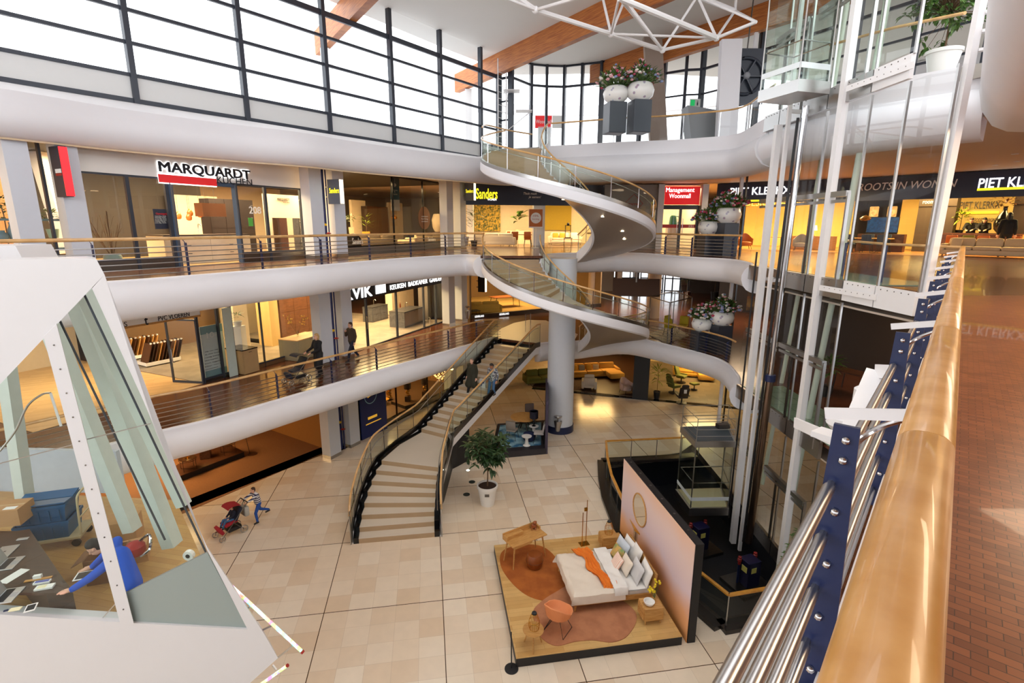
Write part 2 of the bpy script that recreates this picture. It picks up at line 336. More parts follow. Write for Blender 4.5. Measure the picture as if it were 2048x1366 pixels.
# window wall on the left
panel_m = mat('window_panel', (228, 228, 226), .4, var=.03)
mull = [(-40, 160), (273, 207), (495, 242), (660, 268), (788, 290), (884, 305), (962, 319), (996, 322)]
MP = [atl(px, py, W0, W1) for px, py in mull]; MP[0] = MP[1]-(MP[2]-MP[1])
MPs = [V((p.x, p.y, 0)) for p in MP]; MPs = [MPs[0]-(MPs[2]-MPs[1])]+MPs
zt = [atl(645, y, W0, W1).z for y in (225, 177, 128, 72, 26)]      # heights of the transoms
for i, (a, c) in enumerate(zip(MPs, MPs[1:])):
    w = MB(); t = (c-a).normalized(); nx = V((t.y, -t.x, 0))
    w.bar(a+V((0, 0, Z3)), a+V((0, 0, ZC)), .16, .22, nx)
    for z, h in [(Z3+.1, .13), (zt[0], .1), (zt[1], .1), (zt[2], .1), (zt[3], .1), (zt[4], .2)]:
        w.bar(a+V((0, 0, z)), c+V((0, 0, z)), .1, h)
    if i == len(MPs)-2: w.bar(c+V((0, 0, Z3)), c+V((0, 0, ZC)), .12, .2, nx)
    o = struct('window_%d' % (i+1), w, anth)
    g = MB(); g.slab([a+V((0, 0, zt[0])), c+V((0, 0, zt[0])), c+V((0, 0, ZC)), a+V((0, 0, ZC))], -nx*.012); g.build('pane', glz, o)
    g = MB(); g.slab([a+V((0, 0, Z3)), c+V((0, 0, Z3)), c+V((0, 0, zt[0])), a+V((0, 0, zt[0]))], -nx*.05); g.build('solid_panel', panel_m, o)
# curved window bay at the back of the deck
bay = [at(px, py, ZC) for px, py in ((998, 113), (1022, 108), (1063, 127), (1094, 130), (1130, 131), (1166, 127), (1206, 122), (1245, 110), (1287, 96), (1333, 100), (1376, 92), (1410, 90), (1450, 76), (1520, 50), (1600, 20), (1700, -30))]
bd_ = (bay[13]-bay[12]).normalized(); bay = bay[:13]+[bay[12]+bd_*2.2*k for k in range(1, 14)]
zb = atl(1095, 173, bay[2][:2], bay[3][:2]).z
for i, (a, c) in enumerate(zip(bay, bay[1:])):
    w = MB(); t = (c-a).normalized(); nx = V((t.y, -t.x, 0)); a0, c0 = V((a.x, a.y, 0)), V((c.x, c.y, 0))
    w.bar(a0+V((0, 0, Z3)), a0+V((0, 0, ZC)), .15 if i > 1 else .2, .3, nx)
    for z, h in ((Z3+.04, .1), (zb, .12), (ZC-.05, .1)): w.bar(a0+V((0, 0, z)), c0+V((0, 0, z)), .1, h)
    if i > 8 or i == 0:
        for z in (Z3+2.3, Z3+3.3): w.bar(a0+V((0, 0, z)), c0+V((0, 0, z)), .08, .08)
    o = struct('window_%d' % (i+9), w, anth)
    g = MB(); g.slab([a0+V((0, 0, Z3)), c0+V((0, 0, Z3)), c0+V((0, 0, ZC)), a0+V((0, 0, ZC))], -nx*.012); g.build('pane', glz, o)
# roof: ceiling, glulam beams
b = MB(); cp = [V((-30, 8, 0))+V((0, 0, 0)), ]
b.prism([(-12.6, 17.6), (-7, 14.2), (11, 14.2), (34, 12), (40, 40), (8, 35), (0, 35.5), (-3.4, 31)], ZC, ZC+.15); b.prism([(-12.6, 17.6), (-7, 14.2), (-1, 14.2), (-1, -10), (-26, -10), (-26, 0)], ZC, ZC+.15); b.prism([(-1, 5), (11, 5), (11, -10), (-1, -10)], ZC, ZC+.15); struct('ceiling_roof', b, ceil_m)  # near roof panels are unseen; their opening is shaped to govern the skylight
BA = at(1028, 139, 18.25); BB = at(1195, 67, 18.25); BD = (BB-BA).normalized(); BD.z = 0
BX = BD.cross(V((0, 0, 1))).normalized()
def beam(p, t0, t1, lab):
    m_ = MB(); q = V((p.x, p.y, 18.25+.52)); m_.bar(q+BD*t0, q+BD*t1, .34, 1.05)
    tag(m_.build('timber_beam', glulam), lab, 'beam', 'glulam roof beams', 'structure')
beam(BA+BX*.17, -6.2, 24, 'orange glulam roof beam running over the spiral stair')
p2_ = at(722, 25, 18.25); beam(p2_, -6.5, 22, 'orange glulam roof beam crossing the left window wall')
p3_ = at(1378, 108, 18.25); beam(p3_, -7, 24, 'orange glulam roof beam behind the glass lift')
for q, t in ((p2_, -5.2), (BA, -5)):                       # white posts under the beams outside
    m_ = MB(); e = q+BD*t; m_.bar(V((e.x, e.y, 9)), V((e.x, e.y, 18.2)), .55, .4); struct('column_outside', m_, whitepaint)
m_ = MB(); q = atl(60, 60, (-15, 19), (-5, 34)); m_.bar(V((q.x, q.y, 9)), V((q.x-1.4, q.y, 20)), .5, .4); m_.bar(V((q.x-1.6, q.y, 9)), V((q.x-3, q.y, 20)), .5, .4); struct('column_outside', m_, whitepaint)
# curved roof rim seen outside through the bay
rim = [V((x, 44+.03*(x-4)**2*-1, 20.4)) for x in range(-14, 40, 3)]
m_ = MB(); sweep(m_, [V((p.x, p.y, 19.2)) for p in rim], [(0, 0), (0, -.7), (-.4, -.7), (-.4, 0)], 1); struct('trim_9', m_, white)
# terrace outside
m_ = MB(); m_.prism([(-60, 16), (-15, 15), (-2, 31), (4, 34), (14, 31), (60, 24), (60, 90), (-60, 90)], Z3-.35, Z3-.1); struct('floor_terrace', m_, mat('terrace', (210, 210, 212), .8))
# space truss under the roof
tr = MB(); tz = 16.6
tn = {k: at(px, py, z) for k, (px, py, z) in dict(a=(1071, 20, 16.4), b=(1222, 68, 16.2), c=(1325, 100, 16.0), d=(1433, 76, 16.2), e=(1512, 44, 16.4), A=(1010, -22, 16.6), t1=(1205, -6, 17.8), t2=(1300, -45, 17.9), t3=(1250, -2, 17.9), t4=(1395, -8, 17.9), t5=(1470, 22, 17.7), f=(1238, -4, 16.3), g=(1010, -4, 16.3), h=(1160, -6, 16.4)).items()}
for a, c, r in (('A', 'a', .075), ('a', 'b', .075), ('b', 'c', .075), ('f', 'd', .085), ('c', 'd', .055), ('d', 'e', .055), ('t4', 't5', .085), ('t5', 'e', .05), ('t2', 't4', .085), ('b', 't1', .045), ('b', 't3', .045), ('c', 't3', .045), ('c', 't4', .045), ('d', 't4', .045), ('d', 't5', .045), ('a', 'g', .04), ('a', 'h', .05), ('b', 'd', .04), ('b', 'f', .04), ('f', 'c', .04), ('e', 't4', .035), ('c', 'f', .035)):
    tr.tube([tn[a], tn[c]], r, 8)
for k in 'abcd': tr.ball(tn[k], .11, 8, 6)
tr.tube([tn['t5'], tn['t5']+V((0, 0, 2.2))], .05, 6); tr.tube([tn['t2'], tn['t2']+V((0, 0, 2))], .05, 6)
tag(tr.build('roof_truss', whitepaint, None, True), 'white tubular space truss hanging below the roof', 'truss')
b = MB(); b.bar(V((-26, -9.9, 5)), V((14, -9.9, 5)), .2, 10); b.bar(V((-26, -10, 5)), V((-26, 1, 5)), .2, 10); struct('wall_rear_unseen', b, white)  # unseen wall added behind the camera to hold back sky light, open above
b = MB()
for z0, z1, pts in ((Z2, 12.45, [(-34, 8), (-26, 30), (-12, 50), (45, 50), (50, -5)]), (Z1, 7.9, [(-34, 8), (-26, 30), (-12, 52), (8.5, 52)]), (Z1, 7.9, [(17, 52), (45, 50), (50, -5)]), (0, 3.45, [(-34, 8), (-26, 30), (-12, 52), (45, 52), (50, -5)])):
    for p, q in zip(pts, pts[1:]): b.bar(V((*p, (z0+z1)/2)), V((*q, (z0+z1)/2)), .2, z1-z0)
struct('wall_outer', b, mat('outer_wall', (196, 176, 150), .7))
# ------------------------------------------------------------------ railings of the galleries
def gallery_rail(label, edge_pts, z, posts_t, group='white gallery railings', hr=1.0, posts=True, end=0., post_px=None):
    ins = inset(edge_pts, .08); c = ins[len(ins)//2]; root = thing('gallery_railing', label, 'railing', (c.x, c.y, z))
    hp = resample([V((p.x, p.y, z+hr-.02)) for p in inset(edge_pts, .22)], .5)
    b = MB(); b.tube(hp, .042, 8); b.build('handrail', beech, root, True, True)
    for k in range(6):
        q = resample([V((p.x, p.y, z+.1+.135*k)) for p in inset(edge_pts, .04)], .8)
        b = MB(); b.tube(q, .013, 6); b.build('bar', steel, root, True, True)
    pp = resample([V((p.x, p.y, z)) for p in ins], posts_t)
    if post_px:
        pp = [at(x, y, z) for x, y in post_px]
    for i, p in enumerate(pp):
        j = min(range(len(ins)), key=lambda k: (ins[k]-V((p.x, p.y, ins[k].z))).length); j = max(1, min(j, len(ins)-2))
        p = V((ins[j].x, ins[j].y, z)) if not post_px else p
        t = (ins[j+1]-ins[j-1]); t.z = 0; t.normalize(); n = V((-t.y, t.x, 0))
        b = MB(); b.bar(p+V((0, 0, .0)), p+V((0, 0, .86)), .025, .09, n); b.tube([p+V((0, 0, .84)), p+n*.06+V((0, 0, .9)), p+n*.14+V((0, 0, hr-.05))], .012, 5)
        for k in range(6): b.ball(p-n*.05+V((0, 0, .1+.135*k)), .016, 6, 4)
        b.build('post', navy, root, False, True)
    return root
sub = lambda E, a, b: [p for p in E if a(p) and b(p)]
gallery_rail('long railing with wooden handrail on the lower left gallery above the lamp shop', [p for p in E1L if p.y < 26.45], Z1, 2.2, post_px=[(195, 895), (307, 866), (424, 834), (557, 797), (665, 765), (754, 738), (831, 715), (897, 697), (953, 677)])
gallery_rail('railing with wooden handrail on the upper left gallery before the kitchen shop', E2L[:-5], Z2, 2.3, post_px=[(60, 585), (196, 562), (379, 549), (526, 538), (644, 529), (740, 520), (822, 514), (891, 509), (950, 505)])
gallery_rail('curved railing before the red management office on the upper gallery', [p for p in E2M if p.y > 21.5][18:], Z2, 2.2)
gallery_rail('curved railing beside the tall flower vases on the lower back gallery', [p for p in E1M if p.y > 21.5][20:], Z1, 2.2)
# our own handrail in the foreground
HZ = 9.6
root = thing('gallery_railing', 'big railing in the foreground with thick varnished wooden handrail and navy posts', 'railing', R0+V((0, 0, Z2)))
near_wood = mat('varnished_beech', (222, 168, 100), .3, scale=2.2, stretch=(5, 5, 1), col2=(206, 148, 76), coat=.25)
T0, T1 = -1.2, 14.1
joint = [T0, 1.18, 2.55, 5.2, 8, 11, T1]
for a, c in zip(joint, joint[1:]):
    b = MB(); n = 24; rings = []
    for t in (a+.001, a+.003, c-.003, c-.001):
        p = R0+UD*t; k = 1 if t not in (a+.001, c-.001) else .985
        rings.append([V((p.x, p.y, HZ))+RN*.012+RN*(.0435*k*abs(cos(2*pi*i/n))**.8*(1 if cos(2*pi*i/n) > 0 else -1))+V((0, 0, .036*k*abs(sin(2*pi*i/n))**.8*(1 if sin(2*pi*i/n) > 0 else -1))) for i in range(n)])
    b.loft(rings, True, True).build('handrail', near_wood, root, True, True)
for z in (9.28, 9.12, 8.94, 8.75, 8.56):
    for q, a in enumerate([T0]+[1.64+1.72*k for k in range(7)]):
        c = 1.64+1.72*q if q < 7 else T1
        c = min(c, T1) - (.03 if q < 8 else 0)
        b = MB(); p0, p1 = R0+UD*(a+.03)+RN*.2, R0+UD*c+RN*.2
        b.tube([V((p0.x, p0.y, z)), V((p1.x, p1.y, z))], .0165, 10)
        for pe, s in ((p1, -1), (p0, 1)):
            e = V((pe.x, pe.y, z)); b.tube([e, e+UD*s*-.03], .012, 8)
        b.build('bar', steel, root, True, True)
for k in range(8):
    t = 1.64+1.72*k; p = R0+UD*t+RN*.18
    b = MB(); o = V((p.x, p.y, 0)); w0, w1 = .055, .075
    b.slab([o+RN*-.028+V((0, 0, 9.46)), o+RN*.035+V((0, 0, 9.46)), o+RN*.05+V((0, 0, 8.9)), o+RN*.05+V((0, 0, 8.46)), o+RN*-.045+V((0, 0, 8.46)), o+RN*-.045+V((0, 0, 8.9))], UD*.014)
    po = b.build('post', navy, root, False, True)
    for z in (9.42, 9.36, 9.2, 9.03, 8.85, 8.66): MB().ball(o-UD*.006+V((0, 0, z)), .0125, 8, 6).build('bolt', chrome, po, True, True)
    b = MB(); b.bar(o+RN*.06+V((0, 0, 9.485)), o-RN*.17+V((0, 0, 9.485+.05)), .006, .032); b.build('bracket_arm', whitepaint, root, False, True)
    b = MB(); e = R0+UD*(t+.22)+RN*.02; e0 = V((e.x, e.y, 0))
    b.tube(cr([e0+V((0, 0, 9.54)), e0+RN*.02+V((0, 0, 9.47)), e0+RN*.1+V((0, 0, 9.41)), e0+RN*.15-UD*.05+V((0, 0, 9.36)), e0+RN*.16-UD*.14+V((0, 0, 9.33)), e0+RN*.15-UD*.2+V((0, 0, 9.32))], 5), .009, 8)
    b.tube([e0+V((0, 0, 9.5)), e0+RN*.035+V((0, 0, 9.47))], .015, 10)
    b.build('bracket', chrome, root, True, True)
# crossing rail at the far end, before the lift landing
root = thing('landing_rail', 'wooden rail crossing behind the lift glass at the far end', 'railing', (9, 13, Z2))
e = R0+UD*T1; b = MB(); b.tube([V((e.x, e.y, HZ)), V((9.0, 12.6, 9.6)), at(1690, 481, 9.6)], .03, 8); b.build('handrail', beech, root, True, True)
b = MB()
for p in (V((9.0, 12.6, 0)), V((9.05, 14.2, 0))): b.bar(p+V((0, 0, Z2)), p+V((0, 0, 9.58)), .03, .06)
b.build('post', navy, root, False, True)
# ------------------------------------------------------------------ spiral stairs
SC = V((2.5, 24.2, 0)); RO, RI = 3.9, 1.2
soffm = mat('stair_soffit', (176, 164, 152), .3, .25, var=.1, scale=8)
def spiral(label, th0, z0, th1, z1, n):
    root = thing('spiral_staircase', label, 'staircase', SC+V((0, 0, z0)))
    zz = lambda th: z0+(th0-th)/(th0-th1)*(z1-z0)
    P = lambda th, r, z: SC+V((r*cos(rad(th)), r*sin(rad(th)), z))
    dt = (th0-th1)/n
    for i in range(n-1):
        a, c = th0-dt*i, th0-dt*(i+1); z = z0+(z1-z0)*(i+1)/n; b = MB(); m = 4
        top = [P(a-(a-c)*k/m, RI+.08, 0) for k in range(m+1)]+[P(c+(a-c)*k/m, RO-.08, 0) for k in range(m+1)]
        b.prism(top, z-.2, z); b.mi = [0, 0]+[1]*(len(b.f)-2); b.build('step', [stone, riser_shade], root, False, True)
    ths = [th0-(th0-th1)*k/90 for k in range(91)]
    def ribbon(name, m, pr):      # profile (r, dz) swept along the helix
        b = MB(); b.loft([[P(t, r, zz(t)+d) for r, d in pr] for t in ths], True, True); return b.build(name, m, root, True, True)
    ribbon('outer_stringer', white, [(RO-.06, -.02), (RO+.02, -.02), (RO+.05, -.1), (RO+.05, -.36), (RO+.0, -.42), (RO-.06, -.42)])
    ribbon('cover_strip', steel, [(RO-.08, -.02), (RO+.03, -.02), (RO+.03, .12), (RO-.08, .12)])
    ribbon('inner_stringer', white, [(RI-.04, .1), (RI+.06, .1), (RI+.06, -.42), (RI-.04, -.42)])
    ribbon('soffit', soffm, [(RI+.05, -.36), (RO-.05, -.36), (RO-.05, -.41), (RI+.05, -.41)])
    for r, nm in ((RO-.02, 'handrail'), (RI+.02, 'handrail')):
        b = MB(); b.tube([P(t, r, zz(t)+.92) for t in ths], .034, 8); b.build(nm, beech, root, True, True)
        b = MB(); b.tube([P(t, r-.1 if r > 2 else r+.08, zz(t)+.72) for t in ths[2:-2]], .014, 6); b.build('grab_bar', steel, root, True, True)
    np_ = 13
    for r in (RO-.02, RI+.01):
        for k in range(np_+1):
            t = th0-(th0-th1)*(.01+.98*k/np_); b = MB()
            b.tube([P(t, r, zz(t)-.05), P(t, r, zz(t)+.9)], .017, 6); b.build('baluster', chrome, root, True, True)
            if k < np_:
                t2 = th0-(th0-th1)*(.01+.98*(k+1)/np_); b = MB(); s = [t-.8*(1 if 1 else 0)+(t2+1.6-t)*j/5 for j in range(6)]
                b.loft([[P(q, r, zz(q)+.12), P(q, r, zz(q)+.86), P(q, r-.012, zz(q)+.86), P(q, r-.012, zz(q)+.12)] for q in s], True, True); b.build('glass_panel', glrail, root, False, True)
    if z0 > 6:
        for t in (-28, -62, -100, -8):
            b = MB(); q = P(t, 2.6, zz(t)-.415); b.lathe([(.06, 0), (.06, -.01)], q, 12); b.build('downlight', mat('downlight_glow', (255, 236, 200), .5, emit=14), root, False, True)
    return root
spiral('upper flight of the spiral staircase, rising to the top deck', 59, Z2, -222, Z3, 29)
spiral('lower flight of the spiral staircase, joining the two shop galleries', 47, Z1, -188, Z2, 26)
CC = SC+V((-.1, .1, 0)); b = MB(); b.lathe([(.7, 0), (.7, .35)], CC, 32); b.cur = 1; b.lathe([(.66, .35), (.63, Z2-.13)], CC, 32); o = struct('column', b, [navy, pier_m], True)
# ------------------------------------------------------------------ big stair from the ground floor
root = thing('grand_staircase', 'broad curved stone staircase rising from the ground floor', 'staircase', (-3.7, 15, 0))
RH = .168
lpx = [(717.5, 1077.8), (718.8, 1055), (723, 1030), (728.5, 1006), (735, 983.5), (743, 961.6), (752, 940.5), (763, 921)]
rpx = [(869, 1065), (868.5, 1043), (868.5, 1023.4), (870, 1005.5), (871, 986), (872, 969), (874, 951.5), (877.7, 935)]
PL = [at(x, y, RH*(i+1)) for i, (x, y) in enumerate(lpx)]; PR = [at(x, y, RH*(i+1)) for i, (x, y) in enumerate(rpx)]
zl = RH*8; LB, RB = at(843, 864.6, zl), at(896, 878, zl); LT, RT = at(1003, 678, Z1), at(1072, 687, Z1)
nu = 17; ru = (Z1-zl)/nu
PL += [LB.lerp(LT, k/nu)*1 for k in range(nu+1)]; PR += [RB.lerp(RT, k/nu)*1 for k in range(nu+1)]
zs = [RH*(i+1) for i in range(8)]+[zl+ru*(k+1) for k in range(nu)]
flat = lambda p, z: V((p.x, p.y, z))
Lm = [at(800, 889, zl)]
for i in range(8+nu):
    a, c, d, e = PL[i], PR[i], PR[i+1], PL[i+1]; z = zs[i]; b = MB()
    poly = [a, c, d, e] if i != 7 else [a, c, RB, LB, Lm[0]+(LB-a)*0]
    b.prism([(p.x, p.y) for p in poly], z-(.19 if i else .168), z)
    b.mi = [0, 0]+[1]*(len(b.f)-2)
    if i < 24: b.build('step' if i != 7 else 'landing', [stone, riser_shade], root, False, True)
def offp(path, d):
    out = []
    for i, p in enumerate(path):
        t = path[min(i+1, len(path)-1)]-path[max(i-1, 0)]; t.z = 0; t.normalize(); out.append(p+V((-t.y, t.x, 0))*d)
    return out
PLs = PL[:8]+[Lm[0]]+PL[8:]; zL = zs[:8]+[zl]+zs[8:]+[Z1]
PRs = PR; zR = zs+[Z1]
for path, zq, sd in ((PLs, zL, 1), (PRs, zR, -1)):
    o1, o2 = offp(path, .17*sd), offp(path, .03*sd)
    b = MB()                                              # black stepped skirting
    for i in range(len(path)-1):
        z = zq[i]+.03; q = [path[i], o1[i], o1[i+1], path[i+1]]
        b.prism([(p.x, p.y) for p in q], z-.24, z)
    b.build('skirting', blackgloss, root, False, True)
    n = len(path); sl = [V((o1[i].x, o1[i].y, zq[min(i, len(zq)-1)])) for i in range(n)]
    pass
    o3, o4 = offp(path, .2*sd), offp(path, .26*sd)
    b = MB(); rings = []
    for i in range(n): rings.append([flat(o3[i], sl[i].z+.12), flat(o4[i], sl[i].z+.12), flat(o4[i], max(.02, sl[i].z-.12)), flat(o3[i], max(.02, sl[i].z-.12))])
    b.loft(rings, True, True); b.build('stringer', darksteel, root, False, True)
    b = MB(); rings = []
    for i in range(n): rings.append([flat(o3[i], max(.03, sl[i].z-.1)), flat(o4[i], max(.03, sl[i].z-.1)), flat(offp(path, .2*sd)[i], max(.01, sl[i].z-.5)), flat(offp(path, .15*sd)[i], max(.01, sl[i].z-.5))])
    b.loft(rings, True, True); b.build('side_panel', whitepaint, root, False, True)
    hp = [flat(offp(path, .24*sd)[i], sl[i].z+1.02) for i in range(n)]; hp[0].z = 1.0
    b = MB(); b.tube(resample(cr(hp, 3), .3), .036, 8); b.build('handrail', beech, root, True, True)
    b = MB(); b.tube(resample(cr([flat(offp(path, .12*sd)[i], sl[i].z+.8) for i in range(n)], 3), .3), .016, 6); b.build('grab_bar', steel, root, True, True)
    gp = resample([flat(p, z.z) for p, z in zip(offp(path, .23*sd), sl)], 1.05)
    for i, p in enumerate(gp):
        b = MB(); b.bar(p+V((0, 0, -.1)), p+V((0, 0, 1.0)), .05, .02); b.build('baluster', darksteel, root, False, True)
        if i < len(gp)-1:
            q = gp[i+1]; u = (q-p)*.04; b = MB(); b.slab([p+u+V((0, 0, .14)), q-u+V((0, 0, .14)), q-u+V((0, 0, .94)), p+u+V((0, 0, .94))], V((.01, .0, 0))); b.build('glass_panel', glrail, root, False, True)
    b = MB(); b.bar(flat(hp[0], 0), flat(hp[0], 1.0), .07, .03); b.build('newel_post', steel, root, False, True)
b = MB(); rings = []
for i in range(7, 26):
    z = zs[min(i, 24)]-.42; rings.append([flat(PL[i], z+.15), flat(PR[i], z+.15), flat(PR[i], z-.02), flat(PL[i], z-.02)])
b.loft(rings, True, True).build('soffit', whitepaint, root, False, True)
b = MB(); q = offp(PR, -.16)                                # dark curved wall under the landing
w_ = [flat(q[i], 0) for i in range(0, 12)]
b.loft([[flat(p, .0), flat(p, max(.05, zs[i]-.45)), flat(p+V((-.08, 0, 0)), max(.05, zs[i]-.45)), flat(p+V((-.08, 0, 0)), 0)] for i, p in enumerate(w_)], True, True); b.build('base_panel', black, root, False, True)
b = MB(); b.prism([(p.x, p.y) for p in (at(984, 673, Z1), at(1003, 657, Z1), at(1028, 646, Z1), at(1058, 640, Z1), at(1092, 641, Z1), V((3.6, 27.6, 0)), V((3.2, 25.95, 0)), V((2.0, 25.75, 0)), V((1.3, 25.4, 0)), V((-.6, 26.42, 0)))], Z1, Z1+.008); struct('floor_landing', b, stone)
# ------------------------------------------------------------------ pit railing, lifts, glass landing wall
root = thing('pit_railing', 'glass railing with yellow wooden rail round the dark lift pit', 'railing', (4, 16, 0))
rp = [at(1400, 872, 1.0), at(1365, 875, 1.0), at(1212, 882, 1.0), at(1215, 915, 1.0), at(1223, 950, 1.0), at(1250, 1010, 1.0), V((3.78, 14.0, 1)), V((4.3, 13.0, 1)), at(1382, 1130, 1.0), at(1458, 1190, 1.0), at(1545, 1175, 1.0), V((8.35, 11.65, 1))]
yrail = mat('yellow_beech', (214, 152, 58), .3, scale=4, col2=(196, 132, 44), coat=.3)
b = MB()
for a, c in zip(rp, rp[1:]): b.bar(a, c, .09, .05)
b.build('handrail', yrail, root, False, True)
b = MB()
for a, c in zip(rp, rp[1:]):
    b.bar(flat(a, .06)+V((-.12, 0, 0)), flat(c, .06)+V((-.12, 0, 0)), .42, .12)
b.build('plinth', mat('dark_plinth', (38, 32, 30), .25), root, False, True)
for a, c in zip(rp, rp[1:]):
    n = max(1, round((c-a).length/1.35))
    for k in range(n):
        p, q = a.lerp(c, k/n), a.lerp(c, (k+1)/n); u = (q-p)*.03
        b = MB(); b.bar(flat(p, .1), flat(p, .98), .03, .03); b.build('post', steel, root, False, True)
        b = MB(); b.slab([flat(p+u, .14), flat(q-u, .14), flat(q-u, .95), flat(p+u, .95)], V((.008, .004, 0))); b.build('glass_panel', glrail, root, False, True)
b = MB(); b.bar(V((4.4, 23.2, -.35)), V((8.4, 23.3, -.35)), .03, .5); b.build('fascia_strip', steel, root, False, True)
# landing wall: steel sills, glass, door heads (X about 8.5)
XW = 8.52
root = thing('lift_landing_wall', 'tall glass wall of the lift landings with steel sills on each floor', 'glass wall', (XW, 14.5, 0))
segY = [(18.6, 17.55), (17.55, 16.25), (16.25, 14.95), (14.95, 13.2), (13.2, 12.0), (12.0, 10.75)]
lev = [0, Z1, Z2, Z3]
for li, z in enumerate(lev):
    zt_ = lev[li+1]-.55 if li < 3 else 17.2
    for si, (y0, y1) in enumerate(segY):
        if li == 0 and si > 3: continue
        if li == 3 and si > 4: continue
        if not (li == 1 and si > 3):
            b = MB(); b.bar(V((XW, y0-.02, z-.24)), V((XW, y1+.02, z-.24)), .1, .5); b.cur = 1
            for k in range(5): b.ball((XW-.055, y0+(y1-y0)*(.15+.17*k), z-.05), .014, 6, 4)
            b.build('sill_plate', [steel, darksteel] if si < 4 else [whitepaint, darksteel], root, False, True)
            b = MB(); b.slab([V((XW, y0-.03, z+.06)), V((XW, y1+.03, z+.06)), V((XW, y1+.03, zt_)), V((XW, y0-.03, zt_))], V((.01, 0, 0))); b.build('glass_panel', glg if li == 3 else glz, root, False, True)
            b = MB(); b.bar(V((XW, y1, z)), V((XW, y1, zt_)), .05, .05); b.build('mullion', steel, root, False, True)
    for y0, y1 in ((18.2, 16.35), (15.85, 13.5)):
        b = MB(); b.bar(V((XW-.05, y0, z+2.18)), V((XW-.05, y1, z+2.18)), .12, .14); b.bar(V((XW-.05, y0, z+2.0)), V((XW-.05, y1, z+2.0)), .06, .08); b.build('door_head', steel, root, False, True)
        for f_ in (.32, .68):
            b = MB(); y = y0+(y1-y0)*f_; b.bar(V((XW-.05, y, z+.02)), V((XW-.05, y, z+2.1)), .06, .05); b.build('door_stile', darksteel, root, False, True)
        b = MB(); b.bar(V((XW-.04, y1, z-.3)), V((XW-.04, y1, z+2.2)), .06, .08); b.build('door_stile', steel, root, False, True)
    # green glass floor at the landings
    if li in (1, 2):
        b = MB(); b.box((9.35, 15.2, z+.012), (1.5, 6.2, .02)); b.build('glass_floor', bricks('green_glass_floor', (150, 176, 150), (140, 168, 144), (96, 120, 100), .6, .6, .01, offset=0., rough=.12, bump=0) if 'green_glass_floor' not in MATS else MATS['green_glass_floor'], root, False, True)
def post(px0, px1, z0, D, w, label=None):     # upright post seen between two image points; standing at the foot px1
    return None
root = thing('lift_guides', 'white steel guide posts and brackets carrying the glass lifts', 'lift frame', (8, 15, -1.5))
def stand(px, py, z, w, d, m=whitepaint, z0=-1.2, z1=19.2, name='post', lean=None):
    p = at(px, py, z); b = MB(); q = lean or (0, 0)
    b.bar(V((p.x, p.y, z0)), V((p.x+q[0], p.y+q[1], z1)), w, d, (0, 1, 0)); b.build(name, m, root, False, True); return p
pA = stand(1563, 1120, -.2, .17, .2, name='post')
pB = stand(1470, 1040, -.3, .17, .2, z1=13)
pC = stand(1484, 1055, -.3, .1, .1)
pD = stand(1436, 850, .05, .14, .12)
p = at(1445, 850, .05); b = MB(); b.bar(p+V((0, 0, -1)), V((p.x, p.y, 19.2)), .07, .1, (0, 1, 0)); b.build('guide_rail', blackgloss, root, False, True)
p = at(1457, 1035, -.3); b = MB(); b.tube([p, V((p.x, p.y, 9.2))], .03, 8); b.build('cable', black, root, False, True)
for z in (Z1-.4, Z2-.3, Z3-.3, 17):
    for q, x in ((pA, 0), (pB, 0), (pC, 0)):
        if q is pB and z > 13: continue
        X = q.x+x*(z+1.2)/20.4; b = MB(); b.bar(V((X, q.y, z)), V((XW, q.y+.1, z)), .08, .1); b.build('bracket', whitepaint, root, False, True)
for y, z in ((12.9, Z3-.25), (12.9, Z2-.25)):
    b = MB(); b.bar(V((8.3, 13.9, z)), V((8.46, 11.9, z)), .02, .14); b.cur = 1
    for k in range(9): b.ball((8.31+.016*k, 13.7-.2*k, z+.02), .014, 6, 4)
    b.build('bracket_plate', [whitepaint, darksteel], root, False, True)
for px, py, z, r in ((1676, 549, Z2, .085), (1608, 530, Z2, .075)):
    p = at(px, py, z); b = MB(); b.tube([V((p.x-.55, p.y, 0)), V((p.x, p.y, z)), V((p.x+.35, p.y, 18))], r, 12); b.build('round_column', mat('pale_green_paint', (212, 224, 206), .4), root, True, True)
# right end post and stacked end frames
pE = atd(1845, 640, 10.4); b = MB(); p = V((8.62, 10.72, 0)); b.bar(V((p.x, p.y, Z2-.5)), V((p.x+.1, p.y, 17.5)), .13, .13, (0, 1, 0)); b.build('post', whitepaint, root, False, True)
for k in range(6):
    z = Z2+4.6+.32*k
    b = MB(); b.bar(V((8.75, 10.66, z)), V((8.95, 10.5, z)), .12, .05); b.build('end_bracket', whitepaint, root, False, True)
# diagonal white arm and lamp near our railing
root = thing('flat_steel_strut', 'white flat steel arm with a bent foot beside the railing posts', 'steel arm', (5, 6, 8))
a, c, d = atd(1690, 890, 6.2), atd(1752, 742, 7.4), atd(1800, 745, 6.9)
b = MB(); b.bar(a, c, .03, .2, (1, .2, .3)); b.bar(c, d, .03, .16); b.bar(a, atd(1590, 845, 7.8), .03, .14); b.build('flat_arm', whitepaint, root, False, True)
b = MB(); b.box(atd(1662, 872, 6.0), (.22, .3, .06), .6); b.build('foot_plate', whitepaint, root, False, True)
root = thing('floodlight', 'white round floodlight below the flat steel arm', 'floodlight', atd(1725, 820, 8.5))
b = MB(); p = atd(1738, 805, 8.5); b.lathe([(.02, -.2), (.16, -.18), (.2, 0), (.2, .18), (.12, .24)], p, 18); b.build('housing', whitepaint, root, True, True)
b = MB()
for k in range(4): b.bar(p+V((-.15, -.16, .02+.05*k)), p+V((.15, -.16, .02+.05*k)), .03, .012)
b.build('vent_fins', darksteel, root, False, True)
